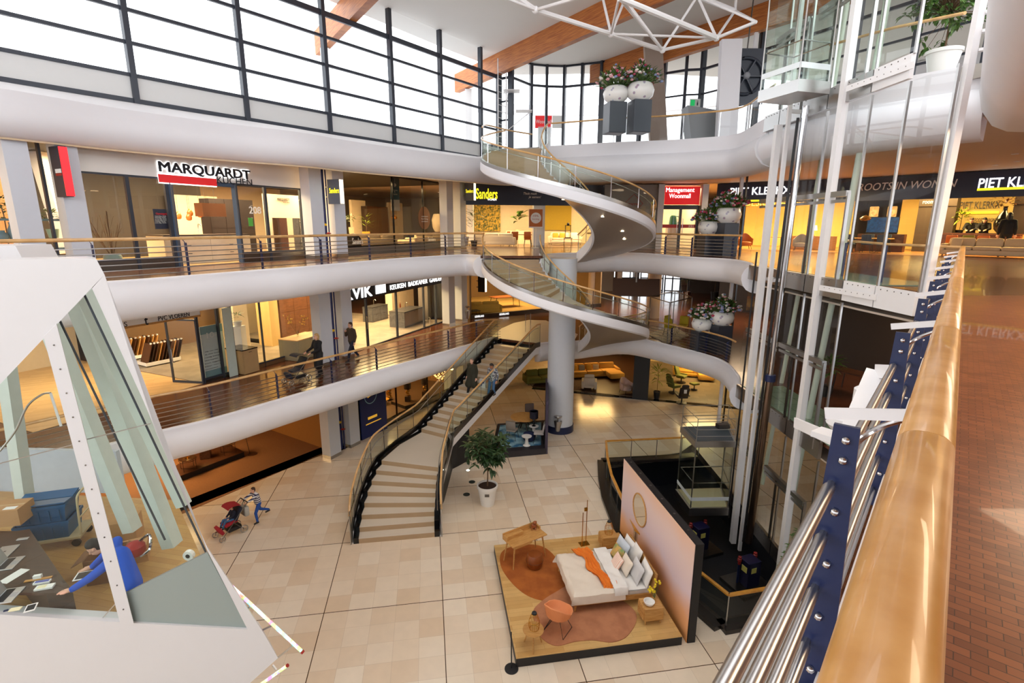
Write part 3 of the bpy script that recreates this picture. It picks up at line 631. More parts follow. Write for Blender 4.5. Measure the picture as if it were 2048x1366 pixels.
b = MB(); q = atd(1695, 838, 8.4); b.lathe([(.05, .1), (.22, .02), (.26, -.08), (.2, -.16), (.02, -.18)], q, 20); b.build('lamp_head', whitepaint, root, True, True)
# --- cars
def car(name, label, cs, zf, h, roof):
    root = thing(name, label, 'lift', (cs[0]+cs[2])/2+V((0, 0, zf-cs[0].z)))
    cs = [flat(p, zf) for p in cs]; cen = (cs[0]+cs[2])/2
    b = MB(); b.prism([(p.x, p.y) for p in cs], zf-.3, zf); b.build('floor_frame', steel, root, False, True)
    b = MB(); b.prism([((p.x-cen.x)*.9+cen.x, (p.y-cen.y)*.9+cen.y) for p in cs], zf, zf+.015); b.build('floor_mat', mat('lift_floor', (216, 204, 168), .6), root, False, True)
    for i in range(4):
        p, q = cs[i], cs[(i+1) % 4]; p2, q2 = p.lerp(cen, .04), q.lerp(cen, .04)
        b = MB(); b.slab([flat(p2, zf+.02), flat(q2, zf+.02), flat(q2, zf+h), flat(p2, zf+h)], V((.008, .008, 0))); b.build('glass_wall', glg, root, False, True)
        b = MB(); b.tube([flat(p.lerp(cen, .06), zf), flat(p.lerp(cen, .06), zf+h)], .022, 8); b.build('corner_post', steel, root, True, True)
        b = MB(); u, v_ = p.lerp(cen, .12), q.lerp(cen, .12); b.tube([flat(u, zf+.95), flat(v_, zf+.95)], .018, 8); b.build('handrail', chrome, root, True, True)
        if i in (0, 3):
            b = MB(); b.slab([flat(p2, zf+.28), flat(q2, zf+.28), flat(q2, zf+.42), flat(p2, zf+.42)], V((-.006, -.006, 0))); b.build('frosted_band', mat('frosted_film', (232, 240, 242), .5), root, False, True)
    b = MB(); b.prism([(p.x, p.y) for p in cs], zf+h, zf+h+.22); b.cur = 1; b.prism([((p.x-cen.x)*.9+cen.x, (p.y-cen.y)*.9+cen.y) for p in cs], zf+h+.22, zf+h+.225); b.build('roof', [steel, mat('lift_roof', (70, 80, 88), .35)], root, False, True)
    if roof:
        for dz in (.3, .55, .95):
            b = MB()
            pp = [flat(p.lerp(cen, .05), zf+h+dz+.1) for p in cs]; b.tube(pp, .014, 6, True); b.build('roof_rail', steel, root, True, True)
        for p in cs:
            b = MB(); q = p.lerp(cen, .05); b.tube([flat(q, zf+h+.2), flat(q, zf+h+1.06)], .014, 6); b.build('rail_post', steel, root, True, True)
        b = MB(); b.box(flat(cs[2].lerp(cen, .35), zf+h+.32), (.45, .25, .16), .2); b.build('motor_box', darksteel, root, False, True)
    return root, cen
carA = [at(1595.5, 182, 13.45), at(1514.7, 205, 13.45)]; carA += [carA[1]+V((1.05, .35, 0)), carA[0]+V((1.0, .3, 0))]
car('glass_lift', 'raised glass lift car high up on its steel piston', carA, 13.75, 2.5, False)
cB = [at(1379, 1017, .1), at(1350.5, 978, .1), at(1443, 975.5, .1), at(1458, 1016, .1)]
car('glass_lift', 'lowered glass lift car with roof railing parked at the ground floor', cB, .1, 2.35, True)
# pistons and pumps
root = thing('lift_piston', 'long polished steel piston rising from the dark pit', 'piston', (7.9, 15.3, -1.5))
pb = at(1497, 1085, -.5); ptop = at(1612, 212, 13.3); pm = pb.lerp(ptop, .42)
b = MB(); b.tube([pm, ptop], .085, 16); b.build('rod', chrome, root, True, True)
b = MB(); b.tube([pb, pm], .115, 16); b.build('cylinder', mat('bronze_steel', (132, 112, 98), .3, 1.), root, True, True)
b = MB(); b.tube([pm-V((0, 0, .05)), pm+V((0, 0, .16))], .16, 16); b.build('collar', navy, root, True, True)
b = MB(); q = pb.lerp(ptop, .9); b.tube([pb+V((-.16, .05, 0)), V((ptop.x-.16, ptop.y+.05, 13))], .04, 8); b.build('hose', black, root, True, True)
def pump(px, py, label):
    p = at(px, py, -1.1); r = thing('lift_pump', label, 'pump', V((p.x, p.y, -1.5)), .35)
    b = MB(); b.box((0, 0, .06), (1.3, 1.1, .12)); b.build('base_frame', darksteel, r)
    b = MB(); b.box((0, 0, .55), (.5, .45, .9), bev=.02); b.build('housing', mat('pump_navy', (24, 24, 62), .35), r)
    py_ = mat('pump_yellow', (232, 222, 120), .5); MB().box((-.256, -.04, .72), (.008, .22, .2)).build('warning_plate', py_, r); MB().box((-.04, -.23, .72), (.2, .008, .18)).build('warning_plate', py_, r)
    for x in (-.32, .32):
        b = MB(); b.lathe([(.05, 0), (.05, .12), (.07, .12), (.07, .15), (.05, .16), (.07, .2), (.05, .22), (.06, .27), (.01, .3)], (x, .12, .8), 10); b.build('red_knob', mat('pump_red', (150, 40, 36), .4), r, True)
        b = MB(); b.tube([(x, .12, .1), (x, .12, .82)], .04, 8); b.build('valve_pipe', navy, r, True)
    return r
pump(1497, 1150, 'navy pump block under the tall piston in the pit'); pump(1398, 1080, 'navy pump block under the lowered lift car')
# ------------------------------------------------------------------ furniture kit (local frames, front faces -Y)
fab_cream = mat('cream_fabric', (226, 214, 196), .85, scale=40, bump=.15); fab_mustard = mat('mustard_fabric', (206, 150, 50), .85, scale=40, bump=.15)
fab_grey = mat('grey_fabric', (150, 140, 130), .85, scale=40, bump=.15); fab_olive = mat('olive_fabric', (112, 112, 44), .85, scale=40, bump=.15); fab_pink = mat('pale_pink_fabric', (226, 196, 186), .85, scale=40, bump=.15)
fab_black = mat('black_leather', (36, 30, 28), .45); fab_cognac = mat('cognac_leather', (176, 94, 34), .5, scale=20); fab_sand = mat('sand_fabric', (196, 172, 140), .85, scale=50, bump=.15)
brass = mat('brass', (206, 152, 60), .25, 1.); walnut = mat('walnut', (92, 56, 34), .4, scale=5, stretch=(1, 8, 8), col2=(70, 40, 24)); darkwood = mat('dark_wood', (62, 42, 30), .4, scale=6, stretch=(1, 7, 7), col2=(46, 30, 22))
white_m = mat('white_lacquer', (240, 238, 234), .3, var=.02); stone_g = mat('grey_stone', (92, 92, 96), .35, scale=9, col2=(76, 76, 80)); concrete = mat('concrete_floor', (150, 136, 120), .4, scale=2, col2=(128, 116, 102))
leafm = mat('leaf_green', (58, 92, 40), .45, scale=9, col2=(92, 124, 52)); leafd = mat('leaf_dark', (34, 56, 30), .45, scale=9, col2=(54, 82, 40)); leafy = mat('leaf_yellow_green', (142, 156, 50), .5, scale=9, col2=(110, 136, 44)); soil = mat('soil', (58, 38, 26), .9); barkm = mat('bark', (110, 84, 60), .8, scale=20)
glow = mat('lamp_glow', (255, 206, 120), .5, emit=6); glow_w = mat('spot_glow', (255, 240, 214), .5, emit=12); red_m = mat('signal_red', (214, 34, 38), .4, emit=.35); red_d = mat('dull_red', (170, 36, 34), .4)
paper = mat('white_card', (240, 240, 236), .6, var=.02)
def sofa(label, loc, rz, w=2.2, d=.95, m=fab_cream, group=None, seats=3, chaise=0, cush=None):
    r = thing('sofa', label, 'sofa', loc, rz, group)
    MB().box((0, 0, .2), (w, d, .22), bev=.05).build('base', m, r, True); n = seats; sw = (w-.36)/n
    for k in range(n):
        x = -w/2+.18+sw*(k+.5)
        MB().box((x, -.08, .39), (sw*.98, d-.25, .18), bev=.06).build('seat_cushion', m, r, True)
        MB().box((x, d/2-.22, .64), (sw*.97, .22, .42), rx=rad(-12), bev=.08).build('back_cushion', m, r, True)
    for s in (-1, 1): MB().box((s*(w/2-.09), 0, .38), (.18, d, .42), bev=.06).build('armrest', m, r, True)
    MB().box((0, d/2-.08, .42), (w-.3, .14, .5), bev=.05).build('backrest', m, r, True)
    if chaise: MB().box((chaise*(w/2-.55), -d/2-.35, .3), (1.0, .95, .38), bev=.08).build('chaise', m, r, True)
    for a in (-1, 1):
        for b in (-1, 1): MB().tube([(a*(w/2-.12), b*(d/2-.1), 0), (a*(w/2-.12), b*(d/2-.1), .1)], .02, 6).build('leg', black, r)
    for i, cm in enumerate(cush or []):
        MB().box((-w/2+.5+i*.5, -.02, .62), (.42, .14, .4), rx=rad(-20), bev=.06).build('throw_cushion', cm, r, True)
    return r
def armchair(label, loc, rz, m, group=None, tub=False):
    r = thing('armchair', label, 'armchair', loc, rz, group)
    if tub:
        MB().lathe([(.3, .2), (.34, .24), (.35, .38), (.3, .44), (.01, .45)], (0, 0, 0), 18).build('seat', m, r, True)
        b = MB(); rg = []
        for i in range(13):
            a = pi*(-.12+1.24*i/12); h = .62+.3*sin(max(0, min(pi, a)))**2; rg.append([V((.36*cos(a), .36*sin(a), .22)), V((.40*cos(a), .40*sin(a), .3)), V((.42*cos(a), .42*sin(a), h)), V((.36*cos(a), .36*sin(a), h+.02)), V((.31*cos(a), .31*sin(a), .36))])
        b.loft(rg, True, True); b.build('shell', m, r, True)
    else:
        MB().box((0, -.03, .3), (.62, .75, .3), bev=.06).build('seat', m, r, True); MB().box((0, .33, .58), (.7, .2, .6), rx=rad(-8), bev=.08).build('backrest', m, r, True)
        for s in (-1, 1): MB().box((s*.39, 0, .36), (.17, .85, .5), bev=.05).build('armrest', m, r, True)
    for a in (-1, 1):
        for b in (-1, 1): MB().tube([(a*.3, b*.3, 0), (a*.24, b*.24, .24)], .015, 6).build('leg', black, r)
    return r
def chair(label, loc, rz, m, group=None, legm=black):
    r = thing('chair', label, 'chair', loc, rz, group)
    MB().box((0, 0, .45), (.46, .46, .09), bev=.035).build('seat', m, r, True); MB().box((0, .22, .72), (.46, .08, .46), rx=rad(-10), bev=.035).build('backrest', m, r, True)
    for a in (-1, 1):
        for b in (-1, 1): MB().tube([(a*.24, b*.24, 0), (a*.18, b*.18, .42)], .013, 6).build('leg', legm, r)
    return r
def table(label, loc, rz, w, d, h, top, leg, group=None, rnd_=False, name='table', cat='table'):
    r = thing(name, label, cat, loc, rz, group)
    if rnd_: MB().lathe([(w/2-.02, h-.035), (w/2, h-.02), (w/2, h-.005), (w/2-.01, h)], (0, 0, 0), 28).build('tabletop', top, r, True)
    else: MB().box((0, 0, h-.02), (w, d, .04), bev=.008).build('tabletop', top, r)
    for a in (-1, 1):
        for b in (-1, 1):
            k = .36 if rnd_ else .45
            MB().tube([(a*w*k, b*d*k, 0), (a*w*k*.92, b*d*k*.92, h-.03)], .022 if h > .5 else .014, 6).build('leg', leg, r)
    return r
def floor_lamp(label, loc, h=1.5, group=None, head='globe'):
    r = thing('floor_lamp', label, 'lamp', loc, 0, group)
    MB().lathe([(.16, 0), (.16, .02), (.02, .03)], n=18).build('base', black, r, True); MB().tube([(0, 0, .02), (0, 0, h)], .012, 6).build('pole', brass, r, True)
    MB().ball((0, 0, h+.06), .1, 10, 8).build('globe', glow, r, True); return r
def pendant(label, loc, drop, m, group=None, rr=.09, on=True):
    r = thing('pendant_lamp', label, 'lamp', loc, 0, group)
    MB().tube([(0, 0, 0), (0, 0, drop)], .005, 4).build('cord', black, r); MB().lathe([(.02, .02), (rr*.6, -.04), (rr, -.14), (rr*.8, -.24), (rr*.3, -.27)], n=14, cap=False).build('shade', m, r, True)
    MB().ball((0, 0, -.13), rr*.45, 8, 6).build('bulb', glow, r, True); return r
def spot(label, loc, rz=0, group='track spotlights', m=black):
    r = thing('spotlight', label, 'spotlight', loc, rz, group)
    MB().box((0, 0, -.02), (.12, .05, .04)).build('track_adapter', m, r); MB().tube([(0, 0, -.08), (0, -.16, -.2)], .05, 10).build('housing', m, r, True); MB().lathe([(.001, 0), (.045, 0), (.045, -.004)], n=10).build('lens', glow_w, r).location = (0, -.155, -.205)
    return r
def frond_plant(label, loc, h, m, n=40, spread=.5, pot=black, ph=.32, pr=.17, ll=.4, lw=.05, trunk=True, cat='plant', stems=0, name='potted_plant', group=None):
    r = thing(name, label, cat, loc, 0, group); rg = random.Random(hash(label) % 999 if False else len(label)*7+int(h*100))
    MB().lathe([(pr*.72, 0), (pr, ph), (pr*.9, ph), (pr*.85, ph-.04), (.01, ph-.05)], n=20).build('pot', pot, r, True)
    if trunk: MB().tube([(0, 0, ph-.06), (.02, .01, ph+(h-ph)*.6), (0, 0, h*.85)], .016, 6).build('stem', barkm, r, True)
    b = MB()
    for k in range(n):
        a = rg.random()*2*pi; t = rg.random()**.7; z = ph+.05+(h-ph)*(.35+.6*t); d = V((cos(a), sin(a), rg.uniform(-.2, .9))); q = V((cos(a), sin(a), 0))*spread*rg.random()*.4*(1-.3*t)
        b.leaf(V((0, 0, z))+q, d, ll*rg.uniform(.7, 1.2), lw*rg.uniform(.8, 1.2))
    b.build('foliage', m, r); return r
def island(label, loc, rz, w, d, h, body, top, front=None, drawers=2, split=2, name='kitchen_island', cat='kitchen island', tap=False):
    r = thing(name, label, cat, loc, rz)
    MB().box((0, 0, h/2-.02), (w, d, h-.04)).build('body', body, r); MB().box((0, 0, h-.02), (w+.02, d+.02, .04)).build('worktop', top, r)
    for i in range(split):
        for k in range(drawers):
            ww = (w-.06)/split; hh = (h-.14)/drawers; o = MB().box((-w/2+.03+ww*(i+.5), -d/2-.008, .08+hh*(k+.5)), (ww-.012, .016, hh-.012)).build('drawer', front or body, r)
            MB().box((-w/2+.03+ww*(i+.5), -d/2-.02, .08+hh*(k+.92)), (.14, .012, .016)).build('handle', black, o)
    if tap: MB().tube(cr([(0, .1, h), (0, .1, h+.3), (0, .02, h+.38), (0, -.06, h+.3)], 5), .014, 8).build('tap', chrome, r, True)
    return r
def cabinet(label, loc, rz, w, d, h, body, rows=3, cols=2, kind='door', fm=None, cat='cabinet', name='cabinet'):
    r = thing(name, label, cat, loc, rz); MB().box((0, 0, h/2), (w, d, h)).build('body', body, r)
    for i in range(cols):
        for k in range(rows):
            ww, hh = w/cols, h/rows; o = MB().box((-w/2+ww*(i+.5), -d/2-.008, hh*(k+.5)), (ww-.02, .016, hh-.02)).build(kind, fm or body, r)
    return r
def picture(label, o, x, w, h, m, frame=None, name='picture', cat='picture'):
    x = V(x).normalized(); n = x.cross(V((0, 0, 1))); o = V(o); r = thing(name, label, cat, o)
    c = MB(); c.slab([-x*w/2, x*w/2, x*w/2+V((0, 0, h)), -x*w/2+V((0, 0, h))], n*.03); c.build('canvas', m, r)
    if frame:
        f_ = MB()
        for a_, b_ in ((-x*w/2, x*w/2), (x*w/2, x*w/2+V((0, 0, h))), (x*w/2+V((0, 0, h)), -x*w/2+V((0, 0, h))), (-x*w/2+V((0, 0, h)), -x*w/2)): f_.bar(a_+n*.02, b_+n*.02, .05, .04)
        f_.build('frame', frame, r)
    return r
# ------------------------------------------------------------------ shop shells
LAMPS = []
def room(a, b, z0, z1, dep, wm, fm, cm=None, sides=True, power=0, col=(255, 214, 150), n=1, back=True):
    a, b = V((a[0], a[1], 0)), V((b[0], b[1], 0)); t = (b-a).normalized(); nx = V((-t.y, t.x, 0)); L = (b-a).length
    q = MB(); q.prism([(p.x, p.y) for p in (a, b, b+nx*dep, a+nx*dep)], z0, z0+.012); struct('floor_shop', q, fm)
    if back: q = MB(); q.bar(a+nx*dep+V((0, 0, (z0+z1)/2)), b+nx*dep+V((0, 0, (z0+z1)/2)), .1, z1-z0); struct('wall_shop', q, wm)
    if sides:
        for p in (a, b): q = MB(); q.bar(p+nx*.05+V((0, 0, (z0+z1)/2)), p+nx*dep+V((0, 0, (z0+z1)/2)), .1, z1-z0); struct('wall_shop', q, wm)
    if cm: q = MB(); q.prism([(p.x, p.y) for p in (a+nx*.05, b+nx*.05, b+nx*dep, a+nx*dep)], z1-.06, z1-.01); struct('ceiling_shop', q, cm)
    for k in range(n):
        if power: p = a.lerp(b, (k+.5)/n)+nx*dep*.45; LAMPS.append(((p.x, p.y, z1-.15), power, col, min(2.5, dep*.4)))
    return t, nx
WN_ = 0
def glazing(a, b, z0, z1, splits, m=anth, wfr=.06, gm=None, kick=0, km=None):
    """shop window between plan points a, b; splits: fractions where the mullions stand"""
    global WN_
    WN_ += 1; a, b = V((a[0], a[1], 0)), V((b[0], b[1], 0)); o = MB()
    for f_ in [0]+list(splits)+[1]:
        p = a.lerp(b, f_); o.bar(p+V((0, 0, z0)), p+V((0, 0, z1)), wfr, .1, (b-a).cross(V((0, 0, 1))))
    o.bar(a+V((0, 0, z1-.03)), b+V((0, 0, z1-.03)), .08, .06); o.bar(a+V((0, 0, z0+.03+kick)), b+V((0, 0, z0+.03+kick)), .08, .06)
    w_ = struct('window_%d' % (40+WN_), o, m); fs = [0]+list(splits)+[1]
    if kick: q = MB(); q.bar(a+V((0, 0, z0+kick/2)), b+V((0, 0, z0+kick/2)), .07, kick); q.build('kick_plate', km or darksteel, w_)
    for f0, f1 in zip(fs, fs[1:]):
        p, q_ = a.lerp(b, f0+.003), a.lerp(b, f1-.003); g = MB(); g.slab([p+V((0, 0, z0+kick)), q_+V((0, 0, z0+kick)), q_+V((0, 0, z1)), p+V((0, 0, z1))], (b-a).normalized().cross(V((0, 0, 1)))*.01); g.build('pane', gm or gls, w_)
    return w_
def board(name, label, a, b, z0, z1, m, cat='shop sign', th=.12, kind=None):
    a, b = V((a[0], a[1], 0)), V((b[0], b[1], 0)); r = thing(name, label, cat, a.lerp(b, .5)+V((0, 0, z0)))
    q = MB(); q.bar(a+V((0, 0, (z0+z1)/2)), b+V((0, 0, (z0+z1)/2)), th, z1-z0); q.build('panel', m, r, False, True); return r
def sign_text(r, s, p0, size, a, b, m, **k):
    t = V((b[0]-a[0], b[1]-a[1], 0)).normalized(); n = t.cross(V((0, 0, 1))); return text(s, size, k.pop('name', 'lettering'), m, r, V(p0)+n*.075, t, (0, 0, 1), **k)
def pier(x, y, z0, z1, w=.62, d=.5, t=V((.45, .89, 0))):
    q = MB(); c = V((x, y, 0)); t = t.normalized(); q.bar(c+V((0, 0, z0)), c+V((0, 0, z1)), w, d, t.cross(V((0, 0, 1)))); struct('pier', q, pier_m)
    q = MB(); q.bar(c+V((0, 0, z0)), c+V((0, 0, z0+.15)), w+.01, d+.01, t.cross(V((0, 0, 1)))); struct('baseboard_pier', q, steel)
FD = V((.45, .89, 0)).normalized()
for z0, z1 in ((0, 3.45), (Z1, 7.9), (Z2, 12.45)):
    pier(-7.95, 21.15, z0, z1); pier(-7.45, 22.35, z0, z1); pier(-3.75, 30.1, z0, z1); pier(-3.15, 31.6, z0, z1)
for px in (43, 142):
    p = atl(px, 400, (-12.4, 13.4), (-7.95, 21.15)); pier(p.x, p.y, Z2, 12.45, .5, .42)
# ------------------------------------------------------------------ helpers for placing things in the shops
def fit_text(r, s, p0, p1, h, m, name='lettering', ext=.015, bold=0., off=.0, shear=0., gl=None):
    """lettering whose baseline runs from p0 to p1 and whose capitals are h high"""
    p0, p1 = V(p0), V(p1); x = (p1-p0); L = x.length; x.normalize(); u = V((0, 0, 1)); u = (u-x*u.dot(x)).normalized(); n = x.cross(u)
    o = text(s, 1., name, m, None, (0, 0, 0), (1, 0, 0), (0, 1, 0), ext, bold=bold, shear=shear); me = o.data
    xs = [v.co.x for v in me.vertices]; w = max(xs)-min(xs); x0 = min(xs); cap = .72
    M_ = Matrix(((x.x*L/w, u.x*h/cap, n.x, p0.x+n.x*off), (x.y*L/w, u.y*h/cap, n.y, p0.y+n.y*off), (x.z*L/w, u.z*h/cap, n.z, p0.z+n.z*off), (0, 0, 0, 1)))@Matrix.Translation((-x0, 0, 0))
    if r is not None: M_ = root_m(r).inverted()@M_
    me.transform(M_)
    if r is not None: o.parent = r
    return o
class Fac:
    def __init__(s, a, b): s.a, s.b = V((a[0], a[1], 0)), V((b[0], b[1], 0)); s.t = (s.b-s.a).normalized(); s.n = V((-s.t.y, s.t.x, 0)); s.rz = math.atan2(s.t.y, s.t.x)
    def p(s, px, py, dep=0.):               # point of the plane dep behind the shop front
        return atp(px, py, s.a+s.n*dep, s.n)
    def x(s, px, py=450): q = s.p(px, py); return V((q.x, q.y, 0))
F2a = Fac((-12.6, 13.6), (-7.95, 22.8)); F2b = Fac((-7.7, 22.8), (-4.0, 32.0)); F1a = Fac((-12.3, 16.6), (-9.1, 23.7)); F1b = Fac((-7.5, 23.0), (-4.05, 31.6)); FGa = Fac((-12.3, 15.2), (-7.95, 22.2)); FGb = Fac((-7.2, 22.9), (-3.8, 30.2))
ink = mat('sign_ink', (28, 32, 44), .4); lit = mat('lit_white', (255, 255, 255), .4, emit=1.1); halo = mat('halo_white', (255, 255, 255), .4, emit=1.6); yel = mat('sign_yellow', (240, 226, 40), .4, emit=1.0); navyb = mat('sign_navy', (30, 34, 56), .35); blk = mat('sign_black', (20, 20, 24), .35)
bluegrey = mat('blue_grey', (120, 150, 166), .5); beigew = mat('shop_beige_wall', (206, 186, 160), .7); darkw = mat('shop_dark_wall', (52, 46, 44), .6); ceild = mat('shop_dark_ceiling', (38, 36, 38), .7); kfloor = mat('kitchen_floor', (206, 170, 120), .4, scale=3, col2=(190, 152, 100)); cream = mat('cream_panel', (232, 214, 184), .5); oakp = mat('oak_panels', (196, 150, 100), .5, scale=3, stretch=(6, 6, 1), col2=(180, 132, 84))
# ---- upper floor left: corner shop behind the piers, kitchen shop
t, n = room(F2a.a-F2a.t*7, F2a.x(150, 400), Z2, 12.4, 4, oakp, kfloor, ceild, power=160, sides=False)
glazing(F2a.a-F2a.t*5, F2a.x(104), Z2, 12.4, (.3, .62, .9), kick=.2)
sh = thing('display_shelf', 'grey display shelf with vases behind the far left window', 'shelf', F2a.p(8, 500, 1.2)); c = root_m(sh).translation
for k in (0, .8): MB().box((0, 0, k), (3.0, .4, .06), rz=F2a.rz).build('shelf_board', bluegrey, sh)
for i, (px, h, r_) in enumerate(((8, .28, .13), (28, .5, .1), (52, .2, .09))):
    p = F2a.p(px, 482, 1.2); v_ = thing('vase', ('round grey vase on the far left display shelf', 'tall patterned grey vase on the far left display shelf', 'small grey vase at the right end of the display shelf')[i], 'vase', p)
    MB().lathe([(r_*.6, 0), (r_, h*.35), (r_*.9, h*.6), (r_*.4, h*.85), (r_*.5, h)], n=16).build('body', bluegrey, v_, True)
frond_plant('bonsai-like branch plant behind the far left shop window', F2a.p(22, 510, 1.6), 1.6, leafd, 70, .7, bluegrey, .3, .15, .16, .07)
frond_plant('leafy plant in a pale round pot between the two left piers', F2a.p(108, 476, 1.0), .75, leafm, 26, .3, mat('celadon', (160, 196, 180), .3), .25, .15, .3, .06, False)
R = room(F2a.x(152), F2a.x(607), Z2, 12.4, 6.5, darkw, kfloor, ceild, power=420, n=2, col=(255, 222, 172), sides=False)
hd = board('shop_sign', 'white shop fascia with big dark letters and a red bar', F2a.x(152), F2a.x(605), 11.42, 12.42, white_m)
def fl(px, py, d=-.09): return F2a.p(px, py, d)
hz = lambda a, b: (a, V((b.x, b.y, a.z)))
fit_text(hd, 'MARQUARDT', *hz(fl(317, 342), fl(500, 351)), .3, halo, 'halo', .004, .065, 0)
fit_text(hd, 'MARQUARDT', *hz(fl(317, 342), fl(500, 351)), .3, ink, 'lettering', .012, .03, .03)
a_, c_ = hz(fl(317, 356), fl(433, 365)); b = MB(); b.bar(a_, c_, .03, .24); b.build('red_bar', red_m, hd, False, True); b = MB(); b.bar(a_+F2a.n*.02, c_+F2a.n*.02, .02, .31); b.build('halo', halo, hd, False, True)
fit_text(hd, 'KÜCHEN', *hz(fl(434, 366), fl(504, 371)), .23, ink, 'lettering', .006, 0, .02)
glazing(F2a.x(160), F2a.x(350), Z2, 11.42, (.52, .95), wfr=.1, kick=.28); glazing(F2a.x(478), F2a.x(605), Z2, 11.42, (.42,), wfr=.1, kick=.3)
b = MB()
for px in (349, 476): b.bar(F2a.x(px)+V((0, 0, Z2)), F2a.x(px)+V((0, 0, 11.42)), .14, .14)
b.bar(F2a.x(349)+V((0, 0, 11.34)), F2a.x(476)+V((0, 0, 11.34)), .14, .14); struct('door_1', b, mat('slate_frame', (62, 82, 108), .4))
island('cream kitchen counter with dark worktop behind the open entrance', F2a.p(408, 520, 1.3)*1, F2a.rz, 3.2, 1.0, .98, cream, darkwood, cream, 3, 2, tap=True).location.z = Z2+.012
sl = thing('slat_screen', 'screen of white slats on the dark kitchen back wall', 'slat screen', F2a.p(400, 480, 6.2))
for px in (346, 359, 372, 385, 398, 410, 421, 432):
    q = F2a.p(px, 440, 6.2); b = MB(); b.bar(V((q.x, q.y, Z2+.3)), V((q.x, q.y, Z2+2.6)), .05, .3, F2a.t); b.build('slat', mat('slat_white', (226, 206, 180), .5), sl, False, True)
cabinet('dark tall kitchen cabinet wall with built-in ovens', V((F2a.p(464, 500, 3.5).x, F2a.p(464, 500, 3.5).y, Z2+.02)), F2a.rz, 2.0, .6, 2.35, mat('dark_kitchen', (46, 40, 40), .4), 2, 3)
b = thing('range_hood', 'copper box hood hanging over the cream counter', 'cooker hood', F2a.p(421, 420, 2.6)); MB().box((0, 0, 0), (.95, .5, .5), rz=F2a.rz).build('box', mat('copper_brown', (112, 76, 56), .3, .6), b)
for x in (-.2, .2): MB().tube([(x*F2a.t.x, x*F2a.t.y, .2), (x*F2a.t.x, x*F2a.t.y, 1.3)], .006, 4).build('hanger', darksteel, b)
for i, (px, py) in enumerate(((356, 424), (379, 418), (377, 427), (399, 421))):
    pendant('amber glass pendant lamp in the kitchen shop, '+('leftmost of four', 'second from left and higher', 'third from left and lower', 'rightmost of four')[i], F2a.p(px, py, 3.), .9, mat('amber_glass', (160, 96, 40), .15), 'amber pendants in the kitchen shop', .11)
wp = thing('sample_wall', 'white wall of tall worktop sample boards by the kitchen shop window', 'sample wall', F2a.p(575, 480, 3.2))
b = MB(); b.bar(V((F2a.p(530, 440, 3.4).x, F2a.p(530, 440, 3.4).y, Z2+1.35)), V((F2a.p(622, 440, 3.4).x, F2a.p(622, 440, 3.4).y, Z2+1.35)), .1, 2.7); b.build('wall_panel', mat('pale_cream', (244, 230, 206), .6), wp, False, True)  # backing panel in one pale cream colour
for i, (px, m_) in enumerate(((556, darkwood), (568, walnut), (581, cream), (594, stone_g), (606, mat('marbled_stone', (196, 194, 186), .3, scale=14, col2=(90, 88, 84))))):
    q = F2a.p(px, 470, 3.2); b = MB(); b.bar(V((q.x, q.y, Z2+.1)), V((q.x, q.y, Z2+1.65)), .05, .42, F2a.t); b.build('sample_board', m_, wp, False, True)
fit_text(wp, 'MARQUARDT', *hz(F2a.p(555, 401, 3.3), F2a.p(579, 403, 3.3)), .12, ink, 'lettering', .004, .01); fit_text(wp, 'KÜCHEN', *hz(F2a.p(567, 406, 3.3), F2a.p(579, 407, 3.3)), .06, ink, 'lettering', .004)
ho = thing('opening_hours_sign', 'dark opening hours board hanging inside the kitchen shop window', 'sign', fl(327, 450, .2)); a_, c_ = fl(308, 438, .2), fl(346, 440, .2)
b = MB(); b.bar(*hz(a_, c_), .02, .62); b.build('board', mat('hours_board', (58, 62, 82), .4), ho, False, True)
fit_text(ho, 'Openingstijden', *hz(fl(312, 429, .17), fl(341, 430, .17)), .06, red_m, 'lettering', .002)
for i, d_ in enumerate(('maandag 10.00 - 17.30', 'dinsdag 10.00 - 17.30', 'woensdag 10.00 - 17.30', 'donderdag 10.00 - 17.30', 'vrijdag 10.00 - 20.00', 'zaterdag 10.00 - 17.00')): fit_text(ho, d_, *hz(fl(310, 433+i*2.7, .17), fl(344, 434.5+i*2.7, .17)), .035, paper, 'lettering', .002)
nb = thing('door_number', 'white number on the kitchen shop glass', 'number', fl(510, 425, -.03)); fit_text(nb, '208', *hz(fl(499, 427, -.03), fl(523, 429, -.03)), .26, paper, 'digits', .004, .01)
stk = thing('window_sticker', 'small green sticker below the white number', 'sticker', fl(501, 450, -.03)); b = MB(); b.bar(*hz(fl(497, 444, -.03), fl(506, 445, -.03)), .008, .3); b.build('sheet', mat('sticker_green', (96, 190, 80), .5), stk, False, True)
vp = thing('branch_vase', 'blue grey floor vase with bare branches behind the kitchen window', 'vase', V((F2a.p(228, 530, .8).x, F2a.p(228, 530, .8).y, Z2+.03)))
MB().lathe([(.14, 0), (.24, .1), (.24, .34), (.2, .42), (.16, .42), (.15, .1)], n=18).build('pot', mat('vase_blue', (128, 156, 160), .4), vp, True); b = MB(); rg = random.Random(3)
for k in range(16):
    a = rg.random()*6.3; l = rg.uniform(.7, 1.3); q = V((cos(a)*.5*l, sin(a)*.5*l, .4+l)); b.tube([(0, 0, .3), q*.5+V((0, 0, .1)), q], .008, 4); b.tube([q*.6+V((0, 0, .1)), q*.8+V((rg.uniform(-.2, .2), rg.uniform(-.2, .2), .2))], .005, 4)
b.build('branches', barkm, vp)
